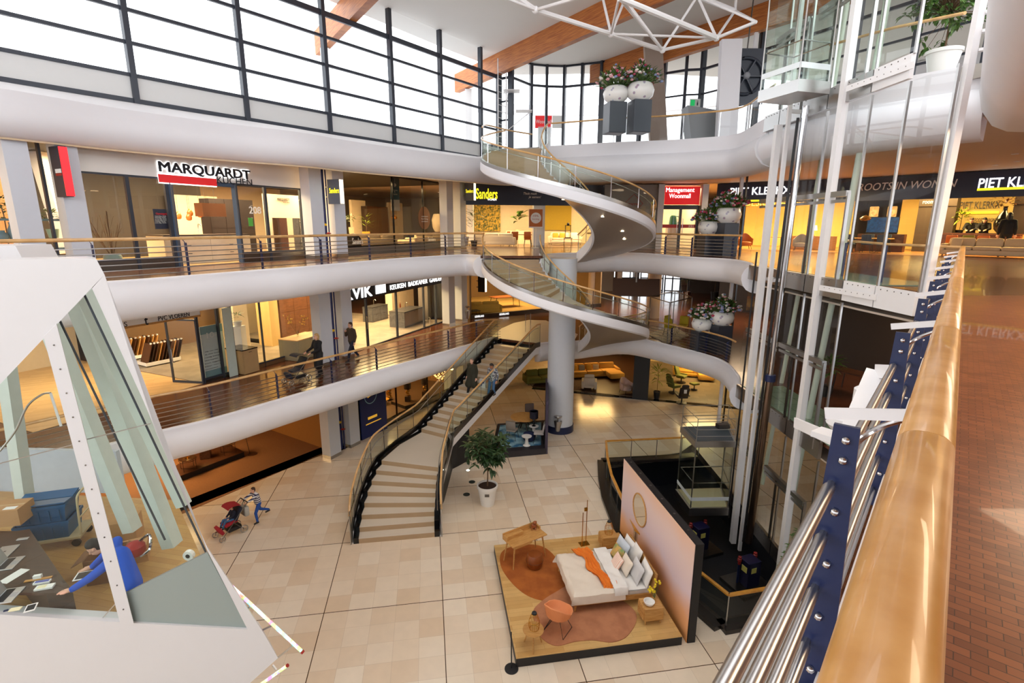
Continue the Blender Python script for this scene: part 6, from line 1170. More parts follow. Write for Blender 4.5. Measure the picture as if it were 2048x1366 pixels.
# bed: local +X towards the headboard, +Y to the back
bed0 = at(1149, 1226, HZP+.014); bz = HZP+.014
bd = thing('bed', 'oak double bed with white bedding against the pink wall', 'bed', (bed0.x, bed0.y, bz), PRZ)
BL, BWd = 2.12, 1.72
lin_w = mat('white_linen', (240, 236, 230), .8, var=.05, scale=7, bump=.25); lin_c = mat('cream_linen', (236, 222, 204), .85, var=.06, scale=6, bump=.3)
for x, y in ((.05, .05), (.05, BWd-.05), (BL-.12, .05), (BL-.12, BWd-.05)): MB().tube([(x-(.03 if x < 1 else 0), y, 0), (x, y, .22)], .022, 8, r2=.03).build('leg', oak, bd, True)
b = MB(); b.box((BL/2, .02, .26), (BL, .04, .14), bev=.01); b.box((BL/2, BWd-.02, .26), (BL, .04, .14), bev=.01); b.box((.02, BWd/2, .26), (.04, BWd, .14), bev=.01); b.build('frame', oak, bd)
MB().box((BL+.02, BWd/2, .62), (.05, BWd+.1, .6), ry=rad(8), bev=.02).build('headboard', oak, bd)
MB().box((BL/2, BWd/2, .38), (BL-.08, BWd-.06, .22), bev=.06).build('mattress', lin_w, bd, True)
def cloth(x0, x1, y0, y1, top, drop, m, name, parent, seed, wav=.02, nx=26, ny=26):
    rg = random.Random(seed); ph = [rg.uniform(0, 6) for _ in range(8)]; rows = []
    for i in range(nx+1):
        row = []
        for j in range(ny+1):
            x = x0+(x1-x0)*i/nx; y = y0+(y1-y0)*j/ny
            w = wav*(sin(x*9+ph[0]+y*3)+.7*sin(y*11+ph[1]+x*5)+.6*sin((x+y)*17+ph[2])+.5*sin((x-y)*23+ph[3]))
            z = top+w; ex = max(0, -x, ) if x0 < 0 else 0; ey = max(0, .0-y, y-BWd); e = max(ex, ey)
            if e > 0:
                z = top-drop*min(1, e/.18)+w*.6
                x = max(x, -.05-w*.8) if ex >= ey and ex > 0 else x; y = min(max(y, -.04-w*.6), BWd+.04+w*.6) if ey > 0 else y
            row.append(V((x, y, z)))
        rows.append(row)
    b = MB(); b.loft(rows, False); b.loft([[p-V((0, 0, .03)) for p in r_] for r_ in rows], False); o = b.build(name, m, parent, True); return o
cloth(-.22, 1.35, -.2, BWd+.2, .54, .26, lin_c, 'duvet', bd, 3, .014); cloth(1.05, 1.42, -.16, BWd+.16, .6, .2, lin_w, 'duvet_fold', bd, 5, .014, 10); cloth(1.3, 2.02, -.02, BWd+.02, .505, .0, lin_w, 'sheet', bd, 9, .006, 10)
th = thing('throw_blanket', 'bright orange throw blanket lying across the bed', 'blanket', root_m(bd)@V((.8, BWd/2, .58)), PRZ); rows = []; rg = random.Random(2)
for i in range(31):
    y = -.78+1.72*i/30; xc = .18-.3*(i/30)+.05*sin(i*.35); w_ = .17+.03*sin(i*.5)+.05*(i > 24); rows.append([V((xc+w_*(k/6-1)+.0, y, .012+.02*sin(k*2.2+i*.25)+.012*sin(i*.9+k)+(-.22*(-.74-y)/.1 if y < -.74 else 0))) for k in range(13)])
b = MB(); b.loft(rows, False); b.loft([[p-V((0, 0, .03)) for p in q] for q in rows], False); b.build('cloth', mat('orange_throw', (240, 128, 34), .85, scale=20, var=.15, bump=.3), th, True)
b = MB()
for k in range(24): p = rows[0][k//2]; b.tube([p, p+V((rg.uniform(-.02, .02), -.07, -.01))], .004, 4)
b.build('fringe', mat('orange_throw', (240, 128, 34)), th)
def pillow(label, x, y, z, w, h, m, ry, rz, group=None, th_=.15):
    q = root_m(bd)@V((x, y, z)); r = thing('pillow', label, 'pillow', q, PRZ+rz, group); b = MB(); rings = []; R_ = Matrix.Rotation(ry, 3, 'Y'); n = 12
    for s in (-1, 1):
        rows = []
        for i in range(n+1):
            u = -1+2*i/n; row = []
            for j in range(n+1):
                v_ = -1+2*j/n; t = (max(0, (1-u**4))*max(0, (1-v_**4)))**.55*th_/2; pin = 1-.07*(1-abs(u))*abs(v_)-.0; row.append(R_@V((s*t, u*w/2*(1-.06*(1-v_*v_)), h/2+v_*h/2*(1-.06*(1-u*u)))))
            rows.append(row)
        b.loft(rows, False)
    b.build('cover', m, r, True); return r
strip = bpy.data.materials.new('striped_cotton')
def stripes(name, c1, c2, sc_, axis=2):
    m = bpy.data.materials.new(name); m.use_nodes = True; nt = m.node_tree; bs = nt.nodes['Principled BSDF']; tc = node(nt, 'ShaderNodeTexCoord'); wv = node(nt, 'ShaderNodeTexWave', Scale=sc_, Distortion=.3); wv.bands_direction = 'XYZ'[axis]; rp = node(nt, 'ShaderNodeValToRGB'); rp.color_ramp.elements[0].color = lin(c1); rp.color_ramp.elements[1].color = lin(c2); rp.color_ramp.elements[0].position = .45; rp.color_ramp.elements[1].position = .55
    nt.links.new(tc.outputs['Object'], wv.inputs[0]); nt.links.new(wv.outputs[0], rp.inputs[0]); nt.links.new(rp.outputs[0], bs.inputs['Base Color']); bs.inputs['Roughness'].default_value = .85; return m
pk_st = stripes('pink_stripes', (236, 190, 168), (246, 224, 208), 6, 1); gr_pt = mat('green_orange_print', (120, 150, 92), .8, scale=4, col2=(240, 172, 96)); lg = mat('pale_grey_linen', (214, 212, 212), .85, bump=.2, scale=8)
pillow('white pillow at the back left of the headboard', 1.93, 1.38, .5, .72, .5, lin_w, .35, .1); pillow('white pillow leaning at the back, second from the left', 1.97, 1.0, .5, .5, .55, lin_w, .3, 0); pillow('white pillow at the near corner of the headboard', 1.95, .3, .5, .7, .5, lin_w, .3, -.1)
pillow('pale grey pillow standing before the near white pillow', 1.72, .42, .5, .66, .5, lg, .4, -.05); pillow('pale blue grey pillow standing at the far side of the bed', 1.7, 1.42, .5, .66, .5, mat('blue_grey_linen', (208, 216, 226), .85, bump=.2, scale=8), .4, .1)
pillow('cream pillow in the middle of the bed', 1.55, .72, .5, .55, .45, lin_c, .42, 0); pillow('green and orange patterned cushion at the far side', 1.5, 1.25, .5, .5, .42, gr_pt, .5, .15); pillow('pink striped cushion in front of all pillows', 1.36, .92, .5, .45, .4, pk_st, .55, 0)
# nightstand, bowl, flowers
def orz(px, py, z): return at(px, py, z)
ns = thing('nightstand', 'oak nightstand beside the near side of the bed', 'nightstand', orz(1300, 1238, HZP), PRZ)
MB().box((0, 0, .3), (.5, .42, .36), bev=.015).build('body', oak, ns)
for z in (.21, .38): o = MB().box((-.258, 0, z), (.02, .37, .15)).build('drawer', oak, ns); MB().box((-.275, 0, z+.02), (.015, .16, .02)).build('handle', oak, o)
for x in (-.2, .2):
    for y in (-.16, .16): MB().tube([(x, y, 0), (x*.95, y*.95, .13)], .016, 6).build('leg', oak, ns)
bw = thing('bowl', 'white bowl on the oak nightstand', 'bowl', root_m(ns)@V((-.08, -.05, .48))); MB().lathe([(.05, 0), (.11, .03), (.14, .1), (.13, .1), (.1, .035), (.01, .02)], n=20).build('bowl', white_m, bw, True)
fv = thing('flower_vase', 'small glass vase of yellow flowers on the oak nightstand', 'vase', root_m(ns)@V((.12, .08, .48))); MB().lathe([(.04, 0), (.05, .08), (.03, .16), (.028, .16), (.045, .08)], n=14).build('vase', glg, fv, True); b = MB(); c_ = MB(); rg = random.Random(4)
for k in range(7): e = V((rg.uniform(-.22, .14), rg.uniform(-.1, .12), rg.uniform(.25, .5))); b.tube([(0, 0, .05), e*.6, e], .004, 4); [c_.ball(e+V((rg.uniform(-.03, .03), rg.uniform(-.03, .03), rg.uniform(-.05, .03))), .03, 6, 4) for _ in range(4)]
b.build('stems', leafm, fv); c_.build('blossoms', mat('yellow_blossom', (238, 210, 40), .6), fv, True)
ns2 = dup(ns, 'oak nightstand behind the far side of the bed', orz(1216, 1095, HZP), PRZ)
def cage_lamp(label, p, s=1.):
    r = thing('cage_lantern', label, 'lantern', p); prof = [(.1, 0), (.125, .08), (.12, .2), (.085, .32), (.06, .38)]
    for k in range(16): a = 2*pi*k/16; MB().tube([(q*cos(a)*s, q*sin(a)*s, z*s) for q, z in prof], .004, 4).build('wire', brass, r)
    for q, z in prof[::2]: MB().tube([(q*s*cos(k*pi/10), q*s*sin(k*pi/10), z*s) for k in range(20)], .005, 4, True).build('ring', brass, r)
    MB().lathe([(.06*s, .38*s), (.055*s, .42*s), (.03*s, .44*s)], n=14).build('cap', black, r, True); MB().lathe([(.05*s, .02), (.05*s, .22*s)], n=14, cap=False).build('inner_glass', glg, r, True); return r
cl = cage_lamp('woven wire lantern on the far nightstand by the wall', root_m(ns2)@V((0, 0, .48)), 1.05)
# side table, lantern, orange chair
sd = thing('side_table', 'small round oak side table at the front edge of the platform', 'side table', orz(1066, 1292, HZP)); MB().lathe([(.23, .44), (.25, .455), (.25, .47)], n=28).build('tabletop', oak, sd, True)
for k in range(3): a = .5+k*2.094; MB().tube([(.24*cos(a), .24*sin(a), 0), (.12*cos(a), .12*sin(a), .44)], .016, 8, r2=.02).build('leg', oak, sd, True)
dup(cl, 'woven wire lantern on the small round side table', root_m(sd).translation+V((.02, .02, .47)), .4)
oc = thing('armchair', 'orange shell armchair on black wire legs', 'armchair', orz(1116, 1258, HZP+.014), 2.55); orm = mat('orange_shell', (238, 150, 96), .7, scale=30, var=.08); rg_ = []
for i in range(17):
    a = 2*pi*i/16; f_ = max(0, sin(a)); h = .52+.3*f_**1.3+.06*abs(cos(a)); rg_.append([V((.05*cos(a), .05*sin(a), .38)), V((.24*cos(a), .22*sin(a), .39)), V((.31*cos(a), .3*sin(a), .45)), V((.36*cos(a), .35*sin(a)+.02*f_, h)), V((.33*cos(a), .32*sin(a)+.02*f_, h+.01)), V((.27*cos(a), .26*sin(a), .49)), V((.2*cos(a), .18*sin(a), .43)), V((.03*cos(a), .03*sin(a), .42))])
MB().loft(rg_, False).build('shell', orm, oc, True)
for s in (-1, 1): MB().tube([(s*.1, -.12, .39), (s*.26, -.24, .01), (s*.27, .24, .01), (s*.1, .12, .39)], .009, 6).build('leg_loop', black, oc, True)
# desk, stool, animal figure replaced by a small wooden figure, stand
dk = thing('writing_desk', 'small oak writing desk with a raised shelf on the rust rug', 'desk', (0, 0, 0)); c4 = [at(1006, 1077, 1.0), at(1024.5, 1098, 1.0), at(1093, 1070.5, 1.0), at(1074, 1048, 1.0)]; cc = sum(c4, V())/4; dx = (c4[2]-c4[1]); drz = math.atan2(dx.y, dx.x); dk.location = (cc.x, cc.y, HZP+.014); dk.rotation_euler = (0, 0, drz); dw, dd = dx.length, (c4[0]-c4[1]).length
MB().box((0, 0, .73), (dw, dd, .035), bev=.008).build('tabletop', oak, dk); b = MB(); b.box((0, dd/2-.02, .82), (dw, .03, .17)); b.box((-dw/2+.03, dd/2-.12, .8), (.05, .24, .13)); b.box((dw/2-.03, dd/2-.12, .79), (.05, .24, .1)); b.box((-dw*.22, dd/2-.1, .8), (dw*.45, .18, .11)); b.build('raised_shelf', oak, dk)
MB().box((-dw*.2, -dd/2+.02, .69), (dw*.5, .03, .07)).build('drawer', oak, dk)
for x in (-1, 1):
    for y in (-1, 1): MB().tube([(x*(dw/2-.03), y*(dd/2-.03), 0), (x*(dw/2-.12), y*(dd/2-.1), .71)], .016, 8, r2=.026).build('leg', oak, dk, True)
fg = thing('wooden_figure', 'small brown wooden animal figure on the desk shelf', 'figurine', root_m(dk)@V((dw*.36, dd/2-.12, .75))); MB().ball((0, 0, .1), .085, 10, 8, (1, .8, 1.1)).build('body', mat('teak', (150, 80, 36), .4), fg, True); MB().ball((.03, -.03, .22), .06, 10, 8).build('head', mat('teak', (150, 80, 36), .4), fg, True); [MB().tube([(x, -.05, .08), (x*1.2, -.1, .01)], .02, 6).build('paw', mat('teak', (150, 80, 36), .4), fg) for x in (-.05, .05)]
vj = thing('glass_jar', 'clear glass jar behind the wooden figure on the desk', 'jar', root_m(dk)@V((dw*.3, dd/2-.06, .9))); MB().lathe([(.04, 0), (.045, .1), (.04, .14)], n=14, cap=False).build('jar', glg, vj, True)
po_ = thing('pouf', 'brown leather barrel pouf in front of the desk', 'pouf', orz(1069, 1133, HZP+.014)); MB().lathe([(.18, 0), (.22, .04), (.25, .2), (.25, .24), (.22, .38), (.19, .42), (.02, .43)], n=26).build('body', mat('pouf_leather', (140, 72, 26), .4, scale=12), po_, True); MB().tube([(.252*cos(k*pi/14), .252*sin(k*pi/14), .22) for k in range(28)], .006, 5, True).build('seam', mat('seam_brown', (96, 48, 18), .5), po_)
ts = thing('clothes_stand', 'thin brass towel stand behind the bed', 'stand', orz(1168, 1088, HZP), .3); MB().box((0, 0, .01), (.3, .22, .02)).build('base', brass, ts); MB().tube([(.06, 0, .02), (.06, 0, 1.5)], .014, 6).build('tall_pole', brass, ts); MB().tube([(-.07, 0, .02), (-.07, 0, 1.1)], .014, 6).build('short_pole', brass, ts); MB().box((.02, 0, 1.2), (.1, .05, .1)).build('clamp', brass, ts)
bs_ = thing('barrier_post', 'slim black post on a round foot at the platform corner', 'post', at(1023, 1338, 0)); MB().lathe([(.16, 0), (.16, .02), (.03, .035)], n=22).build('base', black, bs_, True); MB().tube([(0, 0, .03), (-.01, 0, 1.0)], .014, 8).build('pole', black, bs_, True)
# ------------------------------------------------------------------ dining display behind the stair
d0, d1, d2 = at(1008, 916, .0), at(1095, 908, .0), at(1094, 850, .0); d3 = d0+(d2-d1)
d0 = d1+(d0-d1)*1.3; d3 = d0+(d2-d1)
r = thing('display_platform', 'low dark platform with a blue rug behind the stair', 'platform', d1); b = MB(); b.prism([(p.x, p.y) for p in (d0, d1, d2, d3)], 0, .28); b.build('base', mat('dark_grey_base', (44, 42, 48), .5), r, False, True)
b = MB(); e1, e2 = (d1-d0), (d3-d0); k_ = [d0+e1*.06+e2*.12, d0+e1*.88+e2*.12, d0+e1*.88+e2*.92, d0+e1*.06+e2*.92]; b.prism([(p.x, p.y) for p in k_], .28, .295); tag(b.build('rug', mat('blue_rug', (40, 96, 134), .95, scale=2.5, col2=(150, 190, 206), bump=.1)), 'mottled blue rug on the dark dining platform', 'rug')
r = thing('backdrop_wall', 'narrow dark panel with a round picture beside the column', 'display wall', d1); b = MB(); b.bar(d1+V((0, 0, 1.25))-(d1-d0).normalized()*.06, d2+V((0, 0, 1.25))-(d1-d0).normalized()*.06, .12, 2.5); b.build('panel', mat('plum_panel', (66, 58, 78), .5), r, False, True)
c_ = d1.lerp(d2, .45)-(d1-d0).normalized()*.14+V((0, 0, 1.6)); t_ = (d2-d1).normalized(); b = MB(); b.loft([[c_+t_*.42*cos(2*pi*k/24)*s+V((0, 0, .5*sin(2*pi*k/24)*s)) for k in range(24)] for s in (1, .05)], True, True); b.build('round_picture', mat('floral_print', (110, 60, 40), .6, scale=9, col2=(206, 150, 70)), r, False, True)
dr_ = math.atan2(e1.y, e1.x); dz = .296
def dp(u, v_, z=dz): q = d0+e1*u+e2*v_; return V((q.x, q.y, z))
tb = thing('dining_table', 'round oak dining table on dark legs on the blue rug', 'table', dp(.55, .62)); MB().lathe([(.6, .7), (.66, .73), (.66, .75)], n=30).build('tabletop', oak, tb, True)
for k in range(4): a = k*pi/2+.4; MB().tube([(.45*cos(a), .45*sin(a), 0), (0.05*cos(a), .05*sin(a), .7)], .03, 6).build('leg', black, tb)
tl = thing('table_lamp', 'table lamp with a dark blue drum shade on the white table', 'lamp', dp(.74, .42, dz+.52)); MB().lathe([(.1, 0), (.03, .03), (.06, .12), (.03, .2), (.06, .28), (.02, .36), (.02, .42)], n=14).build('base', blackgloss, tl, True); MB().lathe([(.2, .4), (.2, .74), (.192, .74), (.192, .4)], n=22, cap=False).build('shade', mat('shade_navy', (28, 26, 44), .7), tl, True); MB().lathe([(.01, .7), (.19, .7)], n=22).build('shade_inside', mat('shade_blue', (120, 160, 220), .6), tl)
def ped(label, p, h=.5): r = thing('side_table', label, 'side table', p); MB().lathe([(.17, 0), (.1, .05), (.07, h*.5), (.08, h-.04), (.22, h-.03), (.23, h)], n=22).build('body', white_m, r, True); return r
ped('white round pedestal table carrying the dark lamp', dp(.74, .42), .52); ped('small white pedestal table at the front of the dining platform', dp(.62, .14), .45)
chair('grey upholstered chair at the left of the oak dining table', dp(.34, .4), dr_+2.6, fab_grey); chair('grey shell chair at the right front of the blue rug', dp(.84, .22), dr_-1.9, mat('light_grey_fabric', (196, 190, 186), .8)); chair('brown chair behind the round oak dining table', dp(.66, .92), dr_, mat('brown_fabric', (110, 92, 84), .8))
pf = thing('pouf', 'round navy blue pouf on the blue rug', 'pouf', dp(.66, .3)); MB().lathe([(.2, 0), (.27, .05), (.3, .2), (.27, .34), (.2, .38), (.01, .385)], n=24).build('body', mat('navy_velvet', (22, 34, 74), .8), pf, True)
# ------------------------------------------------------------------ plants
def tree(label, p, pot_h, pot_r, trunk_h, crown, n, seed, ll=.3, lw=.09, name='potted_tree', m=leafd, whorl=5):
    r = thing(name, label, 'plant', p); MB().lathe([(pot_r*.68, 0), (pot_r*.97, pot_h*.86), (pot_r*1.06, pot_h*.87), (pot_r*1.06, pot_h), (pot_r*.95, pot_h), (pot_r*.9, pot_h-.08)], n=32, cap=True).build('pot', white_m, r, True); MB().lathe([(.01, pot_h-.06), (pot_r*.94, pot_h-.055)], n=24).build('soil', soil, r)
    b = MB(); rg = random.Random(seed); lf = MB(); top = pot_h+trunk_h; b.tube([(0, 0, pot_h-.1), (.02, .01, pot_h+trunk_h*.5), (0, -.01, top)], .026, 8, r2=.018)
    for k in range(n):
        d = V((rg.gauss(0, 1), rg.gauss(0, 1), rg.gauss(.1, .8))).normalized(); e = V((0, 0, top+crown[1]*.35))+V((d.x*crown[0], d.y*crown[0], d.z*crown[1]))*rg.uniform(.45, 1); b.tube([V((0, 0, top-.05)), e*.55+V((0, 0, top*.42)), e], .008, 5, r2=.004)
        for q in range(whorl): a = rg.random()*2*pi; dd_ = (d*.5+V((cos(a), sin(a), rg.uniform(-.5, .4)))).normalized(); lf.leaf(e-d*rg.uniform(0, .18), dd_, ll*rg.uniform(.7, 1.15), lw*rg.uniform(.8, 1.2), fold=.2)
    b.build('trunk', barkm, r, True); lf.build('foliage', m, r); return r
pt = tree('leafy potted tree in a big white pot beside the stair', at(975, 1008, 0), .78, .36, 1.1, (.9, .85), 120, 11, .3, .11, whorl=6); MB().box((0, -.335, .52), (.16, .012, .1), rx=rad(-8)).build('plaque', darksteel, pt)
tree('bushy fig tree beside the glass pit railing at the bottom right', at(1590, 1205, 0), .5, .3, .5, (.55, .95), 130, 21, .16, .06, m=leafm)
flor = [mat('flower_pink', (226, 170, 176), .7), mat('flower_white', (240, 232, 222), .7), mat('flower_blue', (150, 160, 200), .7), mat('flower_rose', (190, 70, 96), .7)]
delft = mat('flower_painted_china', (238, 236, 232), .3, scale=7, var=0, col2=(238, 236, 232))
china = bpy.data.materials.new('painted_china'); china.use_nodes = True; nt = china.node_tree; bs = nt.nodes['Principled BSDF']; tc = node(nt, 'ShaderNodeTexCoord'); vo = node(nt, 'ShaderNodeTexVoronoi', Scale=4.2); rp = node(nt, 'ShaderNodeValToRGB'); e = rp.color_ramp.elements; e[0].color = lin((190, 120, 140)); e[0].position = .0; e[1].color = lin((240, 238, 234)); e[1].position = .27; x_ = e.new(.2); x_.color = lin((176, 178, 196)); nt.links.new(tc.outputs['Object'], vo.inputs['Vector']); nt.links.new(vo.outputs['Distance'], rp.inputs[0]); nt.links.new(rp.outputs[0], bs.inputs['Base Color']); bs.inputs['Roughness'].default_value = .25
def vase_of_flowers(label, p, ped_h, R_, seed, n=190):
    pd_ = thing('pedestal', 'dark pedestal under the '+label, 'pedestal', p, .2); MB().box((0, 0, ped_h/2), (.72, .72, ped_h), bev=.02).build('body', mat('pedestal_slate', (52, 56, 66), .3), pd_)
    r = thing('flower_vase', label, 'vase', p+V((0, 0, ped_h))); MB().lathe([(R_*.55, 0), (R_*.9, R_*.3), (R_, R_*.7), (R_*.85, R_*1.1), (R_*.7, R_*1.2), (R_*.62, R_*1.2), (R_*.6, R_*.9)], n=26).build('bowl', china, r, True)
    rg = random.Random(seed); lf, st, fl = MB(), MB(), [MB() for _ in flor]
    for k in range(n):
        a = rg.random()*2*pi; q = rg.random()**.6; e = V((cos(a)*R_*1.6*q, sin(a)*R_*1.6*q, R_*1.1+R_*1.55*(1-q*.7)*rg.uniform(.45, 1.15))); s0 = V((cos(a)*R_*.4*q, sin(a)*R_*.4*q, R_*1.1)); st.tube([s0, e], .006, 4)
        lf.leaf(s0.lerp(e, .6), (e-s0).normalized()+V((rg.uniform(-.6, .6), rg.uniform(-.6, .6), .3)), .42*rg.uniform(.6, 1.2), .08)
        lf.leaf(s0.lerp(e, .8), (e-s0).normalized()+V((rg.uniform(-.8, .8), rg.uniform(-.8, .8), .1)), .25, .06)
        if rg.random() < .62: fl[rg.randrange(4)].ball(e, .07*rg.uniform(.6, 1.3), 6, 4, (1, 1, .7))
    lf.build('foliage', leafm, r); st.build('stems', leafm, r)
    for f_, m_ in zip(fl, flor): f_.build('blossoms', m_, r, True)
    return r
vase_of_flowers('left painted flower bowl on the lower back gallery', at(1400, 700, Z1), .95, .5, 31); vase_of_flowers('right painted flower bowl on the lower back gallery', at(1438, 706, Z1), 1.35, .52, 32)
vase_of_flowers('left painted flower bowl before the red office', at(1413, 511, Z2), .98, .5, 33); vase_of_flowers('right painted flower bowl beside the red office', at(1449, 512.5, Z2), 1.5, .56, 34)
vase_of_flowers('left painted flower bowl on the top deck', at(1228, 268, Z3), 1.15, .5, 35); vase_of_flowers('right painted flower bowl on the top deck', at(1276, 267, Z3), 1.2, .54, 36)
# ------------------------------------------------------------------ glass information kiosk in the left foreground
K0, K1 = V((-7.23, 6.25, 0)), V((-3.58, 5.99, 0)); KT = (K1-K0).normalized(); KN = V((-KT.y, KT.x, 0))      # KN away from the camera
def kp(px, py, d=0.): return atp(px, py, K0+KN*d, KN)
kw = mat('kiosk_white', (222, 219, 219), .35, var=.03); kg = glass('kiosk_glass', (248, 252, 250), .7)
r = kiosk = thing('information_kiosk', 'tall white angular kiosk with slanted glass walls in the left foreground', 'kiosk', kp(250, 1400))
KB = V((-.64, .77, 0))
def kpoly(name, pts, t, m, d=0., parent=None): b = MB(); b.slab([kp(x, y, d) for x, y in pts], KB*t if t > .05 else KN*t); return b.build(name, m, parent or r, False, True)
kpoly('upper_frame', [(-150, 523), (-60, 521), (176, 516.5), (193, 519), (209, 549), (-150, 926)], .5, kw); kpoly('corner_frame', [(209, 549), (313, 867), (416, 1098), (526, 1264), (495, 1259), (414, 1100), (356, 966), (286, 800), (184, 577)], .12, kw)
kpoly('base_wall', [(-150, 1221), (0, 1229), (249, 1245), (497, 1259), (526, 1264), (556, 1316), (500, 1366), (440, 1440), (-150, 1440)], .25, kw)
ml_ = kpoly('mullion', [(87, 674), (113, 648), (268, 1248), (240, 1246)], .1, kw, -.03); b = MB()
for k in range(12):
    t = .05+.082*k; c_ = kp(100+154*t, 661+586*t, -.035); b.ball(c_, .011, 6, 4)
b.build('screws', darksteel, ml_, False, True)
kpoly('glass_pane', [(-150, 926), (89, 676), (240, 1246), (-150, 1221)], .012, kg, .06); kpoly('glass_pane', [(113, 650), (184, 578), (286, 800), (414, 1100), (495, 1259), (268, 1247)], .012, kg, .06)
frost = glass('frosted_glass', (196, 206, 202), .5, .3); bsdf = mat('frosted_panel', (176, 186, 182), .25, spec=.6); fm_ = frost.node_tree; mx_ = node(fm_, 'ShaderNodeMixShader'); mx_.inputs[0].default_value = .72; df_ = node(fm_, 'ShaderNodeBsdfPrincipled'); df_.inputs['Base Color'].default_value = lin((170, 182, 178)); df_.inputs['Roughness'].default_value = .25
o_n = [n for n in fm_.nodes if n.type == 'OUTPUT_MATERIAL'][0]; l_ = o_n.inputs[0].links[0].from_socket; fm_.links.new(l_, mx_.inputs[1]); fm_.links.new(df_.outputs[0], mx_.inputs[2]); fm_.links.new(mx_.outputs[0], o_n.inputs[0])
kpoly('frosted_panel', [(253, 1185), (414, 1105), (495, 1258), (268, 1247)], .012, frost, .03)
for a_, c_ in (((0, 927), (146, 889)), ((172, 879), (301, 847)), ((206, 1235), (238, 1200)), ((253, 1184), (414, 1104))): b = MB(); b.bar(kp(*a_, .05), kp(*c_, .05), .012, .012); b.build('glass_joint', steel, r, False, True)
for a_, c_ in (((169, 590), (452, 1190)), ((120, 642), (330, 1080))): b = MB(); b.bar(kp(*a_, .09), kp(*c_, .09), .015, .02); b.build('dark_seal', anth, r, False, True)
grn = mat('kiosk_post_paint', (214, 224, 216), .4)
for a_, c_, d, w_ in (((150, 590), (345, 1090), 1.5, .22), ((165, 578), (368, 1010), 1.25, .16), ((95, 640), (265, 1060), 2.2, .22), ((8, 700), (52, 1010), 2.4, .2)): b = MB(); b.bar(kp(*a_, d), kp(*c_, d), w_, w_); b.build('slanted_post', grn, r, False, True)
ya = K0+KN*.26-KT*3; yb = K1+KN*.26-KT*.35; kd = 3.1; wfl = bricks('kiosk_wood_floor', (214, 170, 104), (200, 152, 88), (160, 116, 62), 1.2, .12, .002, rot=.2, rough=.35)
fr_, br_ = at(452, 1225, Z1), at(352, 1000, Z1); bl_ = at(-160, 975, Z1)
b = MB(); b.prism([(p.x, p.y) for p in (ya, fr_, br_, bl_)], Z1-.15, Z1+.0); b.build('floor', wfl, r, False, True)
b = MB(); b.bar(bl_+V((0, 0, .5)), at(250, 985, Z1)+V((0, 0, .5)), .1, 1.0); b.build('rear_wall', mat('kiosk_blue_grey', (196, 206, 216), .5), r, False, True)
tp = thing('roof_cowl', 'small white roof cowl on top of the kiosk at the left edge', 'roof part', kp(0, 515, .9)); b = MB(); b.slab([kp(-150, 490, .6), (kp(30, 491, .6)), kp(46, 519, .6), kp(-150, 523, .6)], KN*.5); b.build('body', kw, tp, False, True)
# desk with computers
dz_ = Z1+.74; dA, dB, dC, dD = at(59, 1058, dz_), at(146, 1186, dz_), at(-150, 1262, dz_), at(-150, 1092, dz_); dB2 = dB+(dB-dA).normalized()*.12
dk = thing('reception_desk', 'dark brown desk inside the kiosk covered with laptops and papers', 'desk', V((dA.x, dA.y, Z1))); b = MB(); b.prism([(p.x, p.y) for p in (dA, dB, V((dC.x, dB.y, 0)), dD)], dz_-.04, dz_); b.build('desktop', mat('dark_desk', (70, 48, 36), .4, scale=4, stretch=(1, 8, 8), col2=(56, 38, 28)), dk, False, True); b = MB(); b.prism([(p.x, p.y) for p in (dA+V((-.1, 0, 0)), dB+V((-.12, .12, 0)), dB+V((-.5, .12, 0)), dA+V((-.6, 0, 0)))], Z1, dz_-.04); b.build('drawer_unit', mat('dark_desk', (70, 48, 36), .4), dk, False, True)
alu = mat('aluminium', (206, 208, 210), .3, .8)
def flat_item(name, label, cat, px, py, w, d, h, m, rz, z=dz_, parts=()):
    p = at(px, py, z); r = thing(name, label, cat, p, rz); MB().box((0, 0, h/2), (w, d, h), bev=min(.004, h*.3)).build('body', m, r)
    for nm, c_, s, mm in parts: MB().box(c_, s).build(nm, mm, r)
    return r
drz = math.atan2((dB-dA).y, (dB-dA).x)
for lab, px, py in (('open silver laptop at the near left of the kiosk desk', 18, 1192), ('open silver laptop further back on the kiosk desk', 20, 1128)):
    l_ = flat_item('laptop', lab, 'laptop', px, py, .23, .33, .014, alu, .28, parts=(('keyboard', (-.04, 0, .015), (.1, .28, .004), black), ('trackpad', (.06, 0, .0145), (.07, .1, .002), mat('trackpad', (180, 182, 186), .3)))); MB().box((-.15, 0, .11), (.012, .33, .22), ry=rad(-20)).build('screen', alu, l_)
flat_item('laptop', 'closed silver laptop at the far left of the desk', 'laptop', 10, 1105, .24, .34, .018, alu, .3, parts=(('logo_mark', (.0, 0, .0185), (.03, .03, .001), darksteel),)); flat_item('paper_sheet', 'long white sheet of paper between the laptops', 'paper', 28, 1152, .16, .32, .002, paper, -.15+pi/2*0); flat_item('tablet', 'white tablet with a black screen on the kiosk desk', 'tablet', 62, 1216, .12, .165, .01, white_m, .5, parts=(('screen', (0, 0, .0105), (.09, .12, .001), black),)); flat_item('smartphone', 'slim pale phone on the far part of the desk', 'phone', 46, 1078, .16, .06, .012, alu, .25)
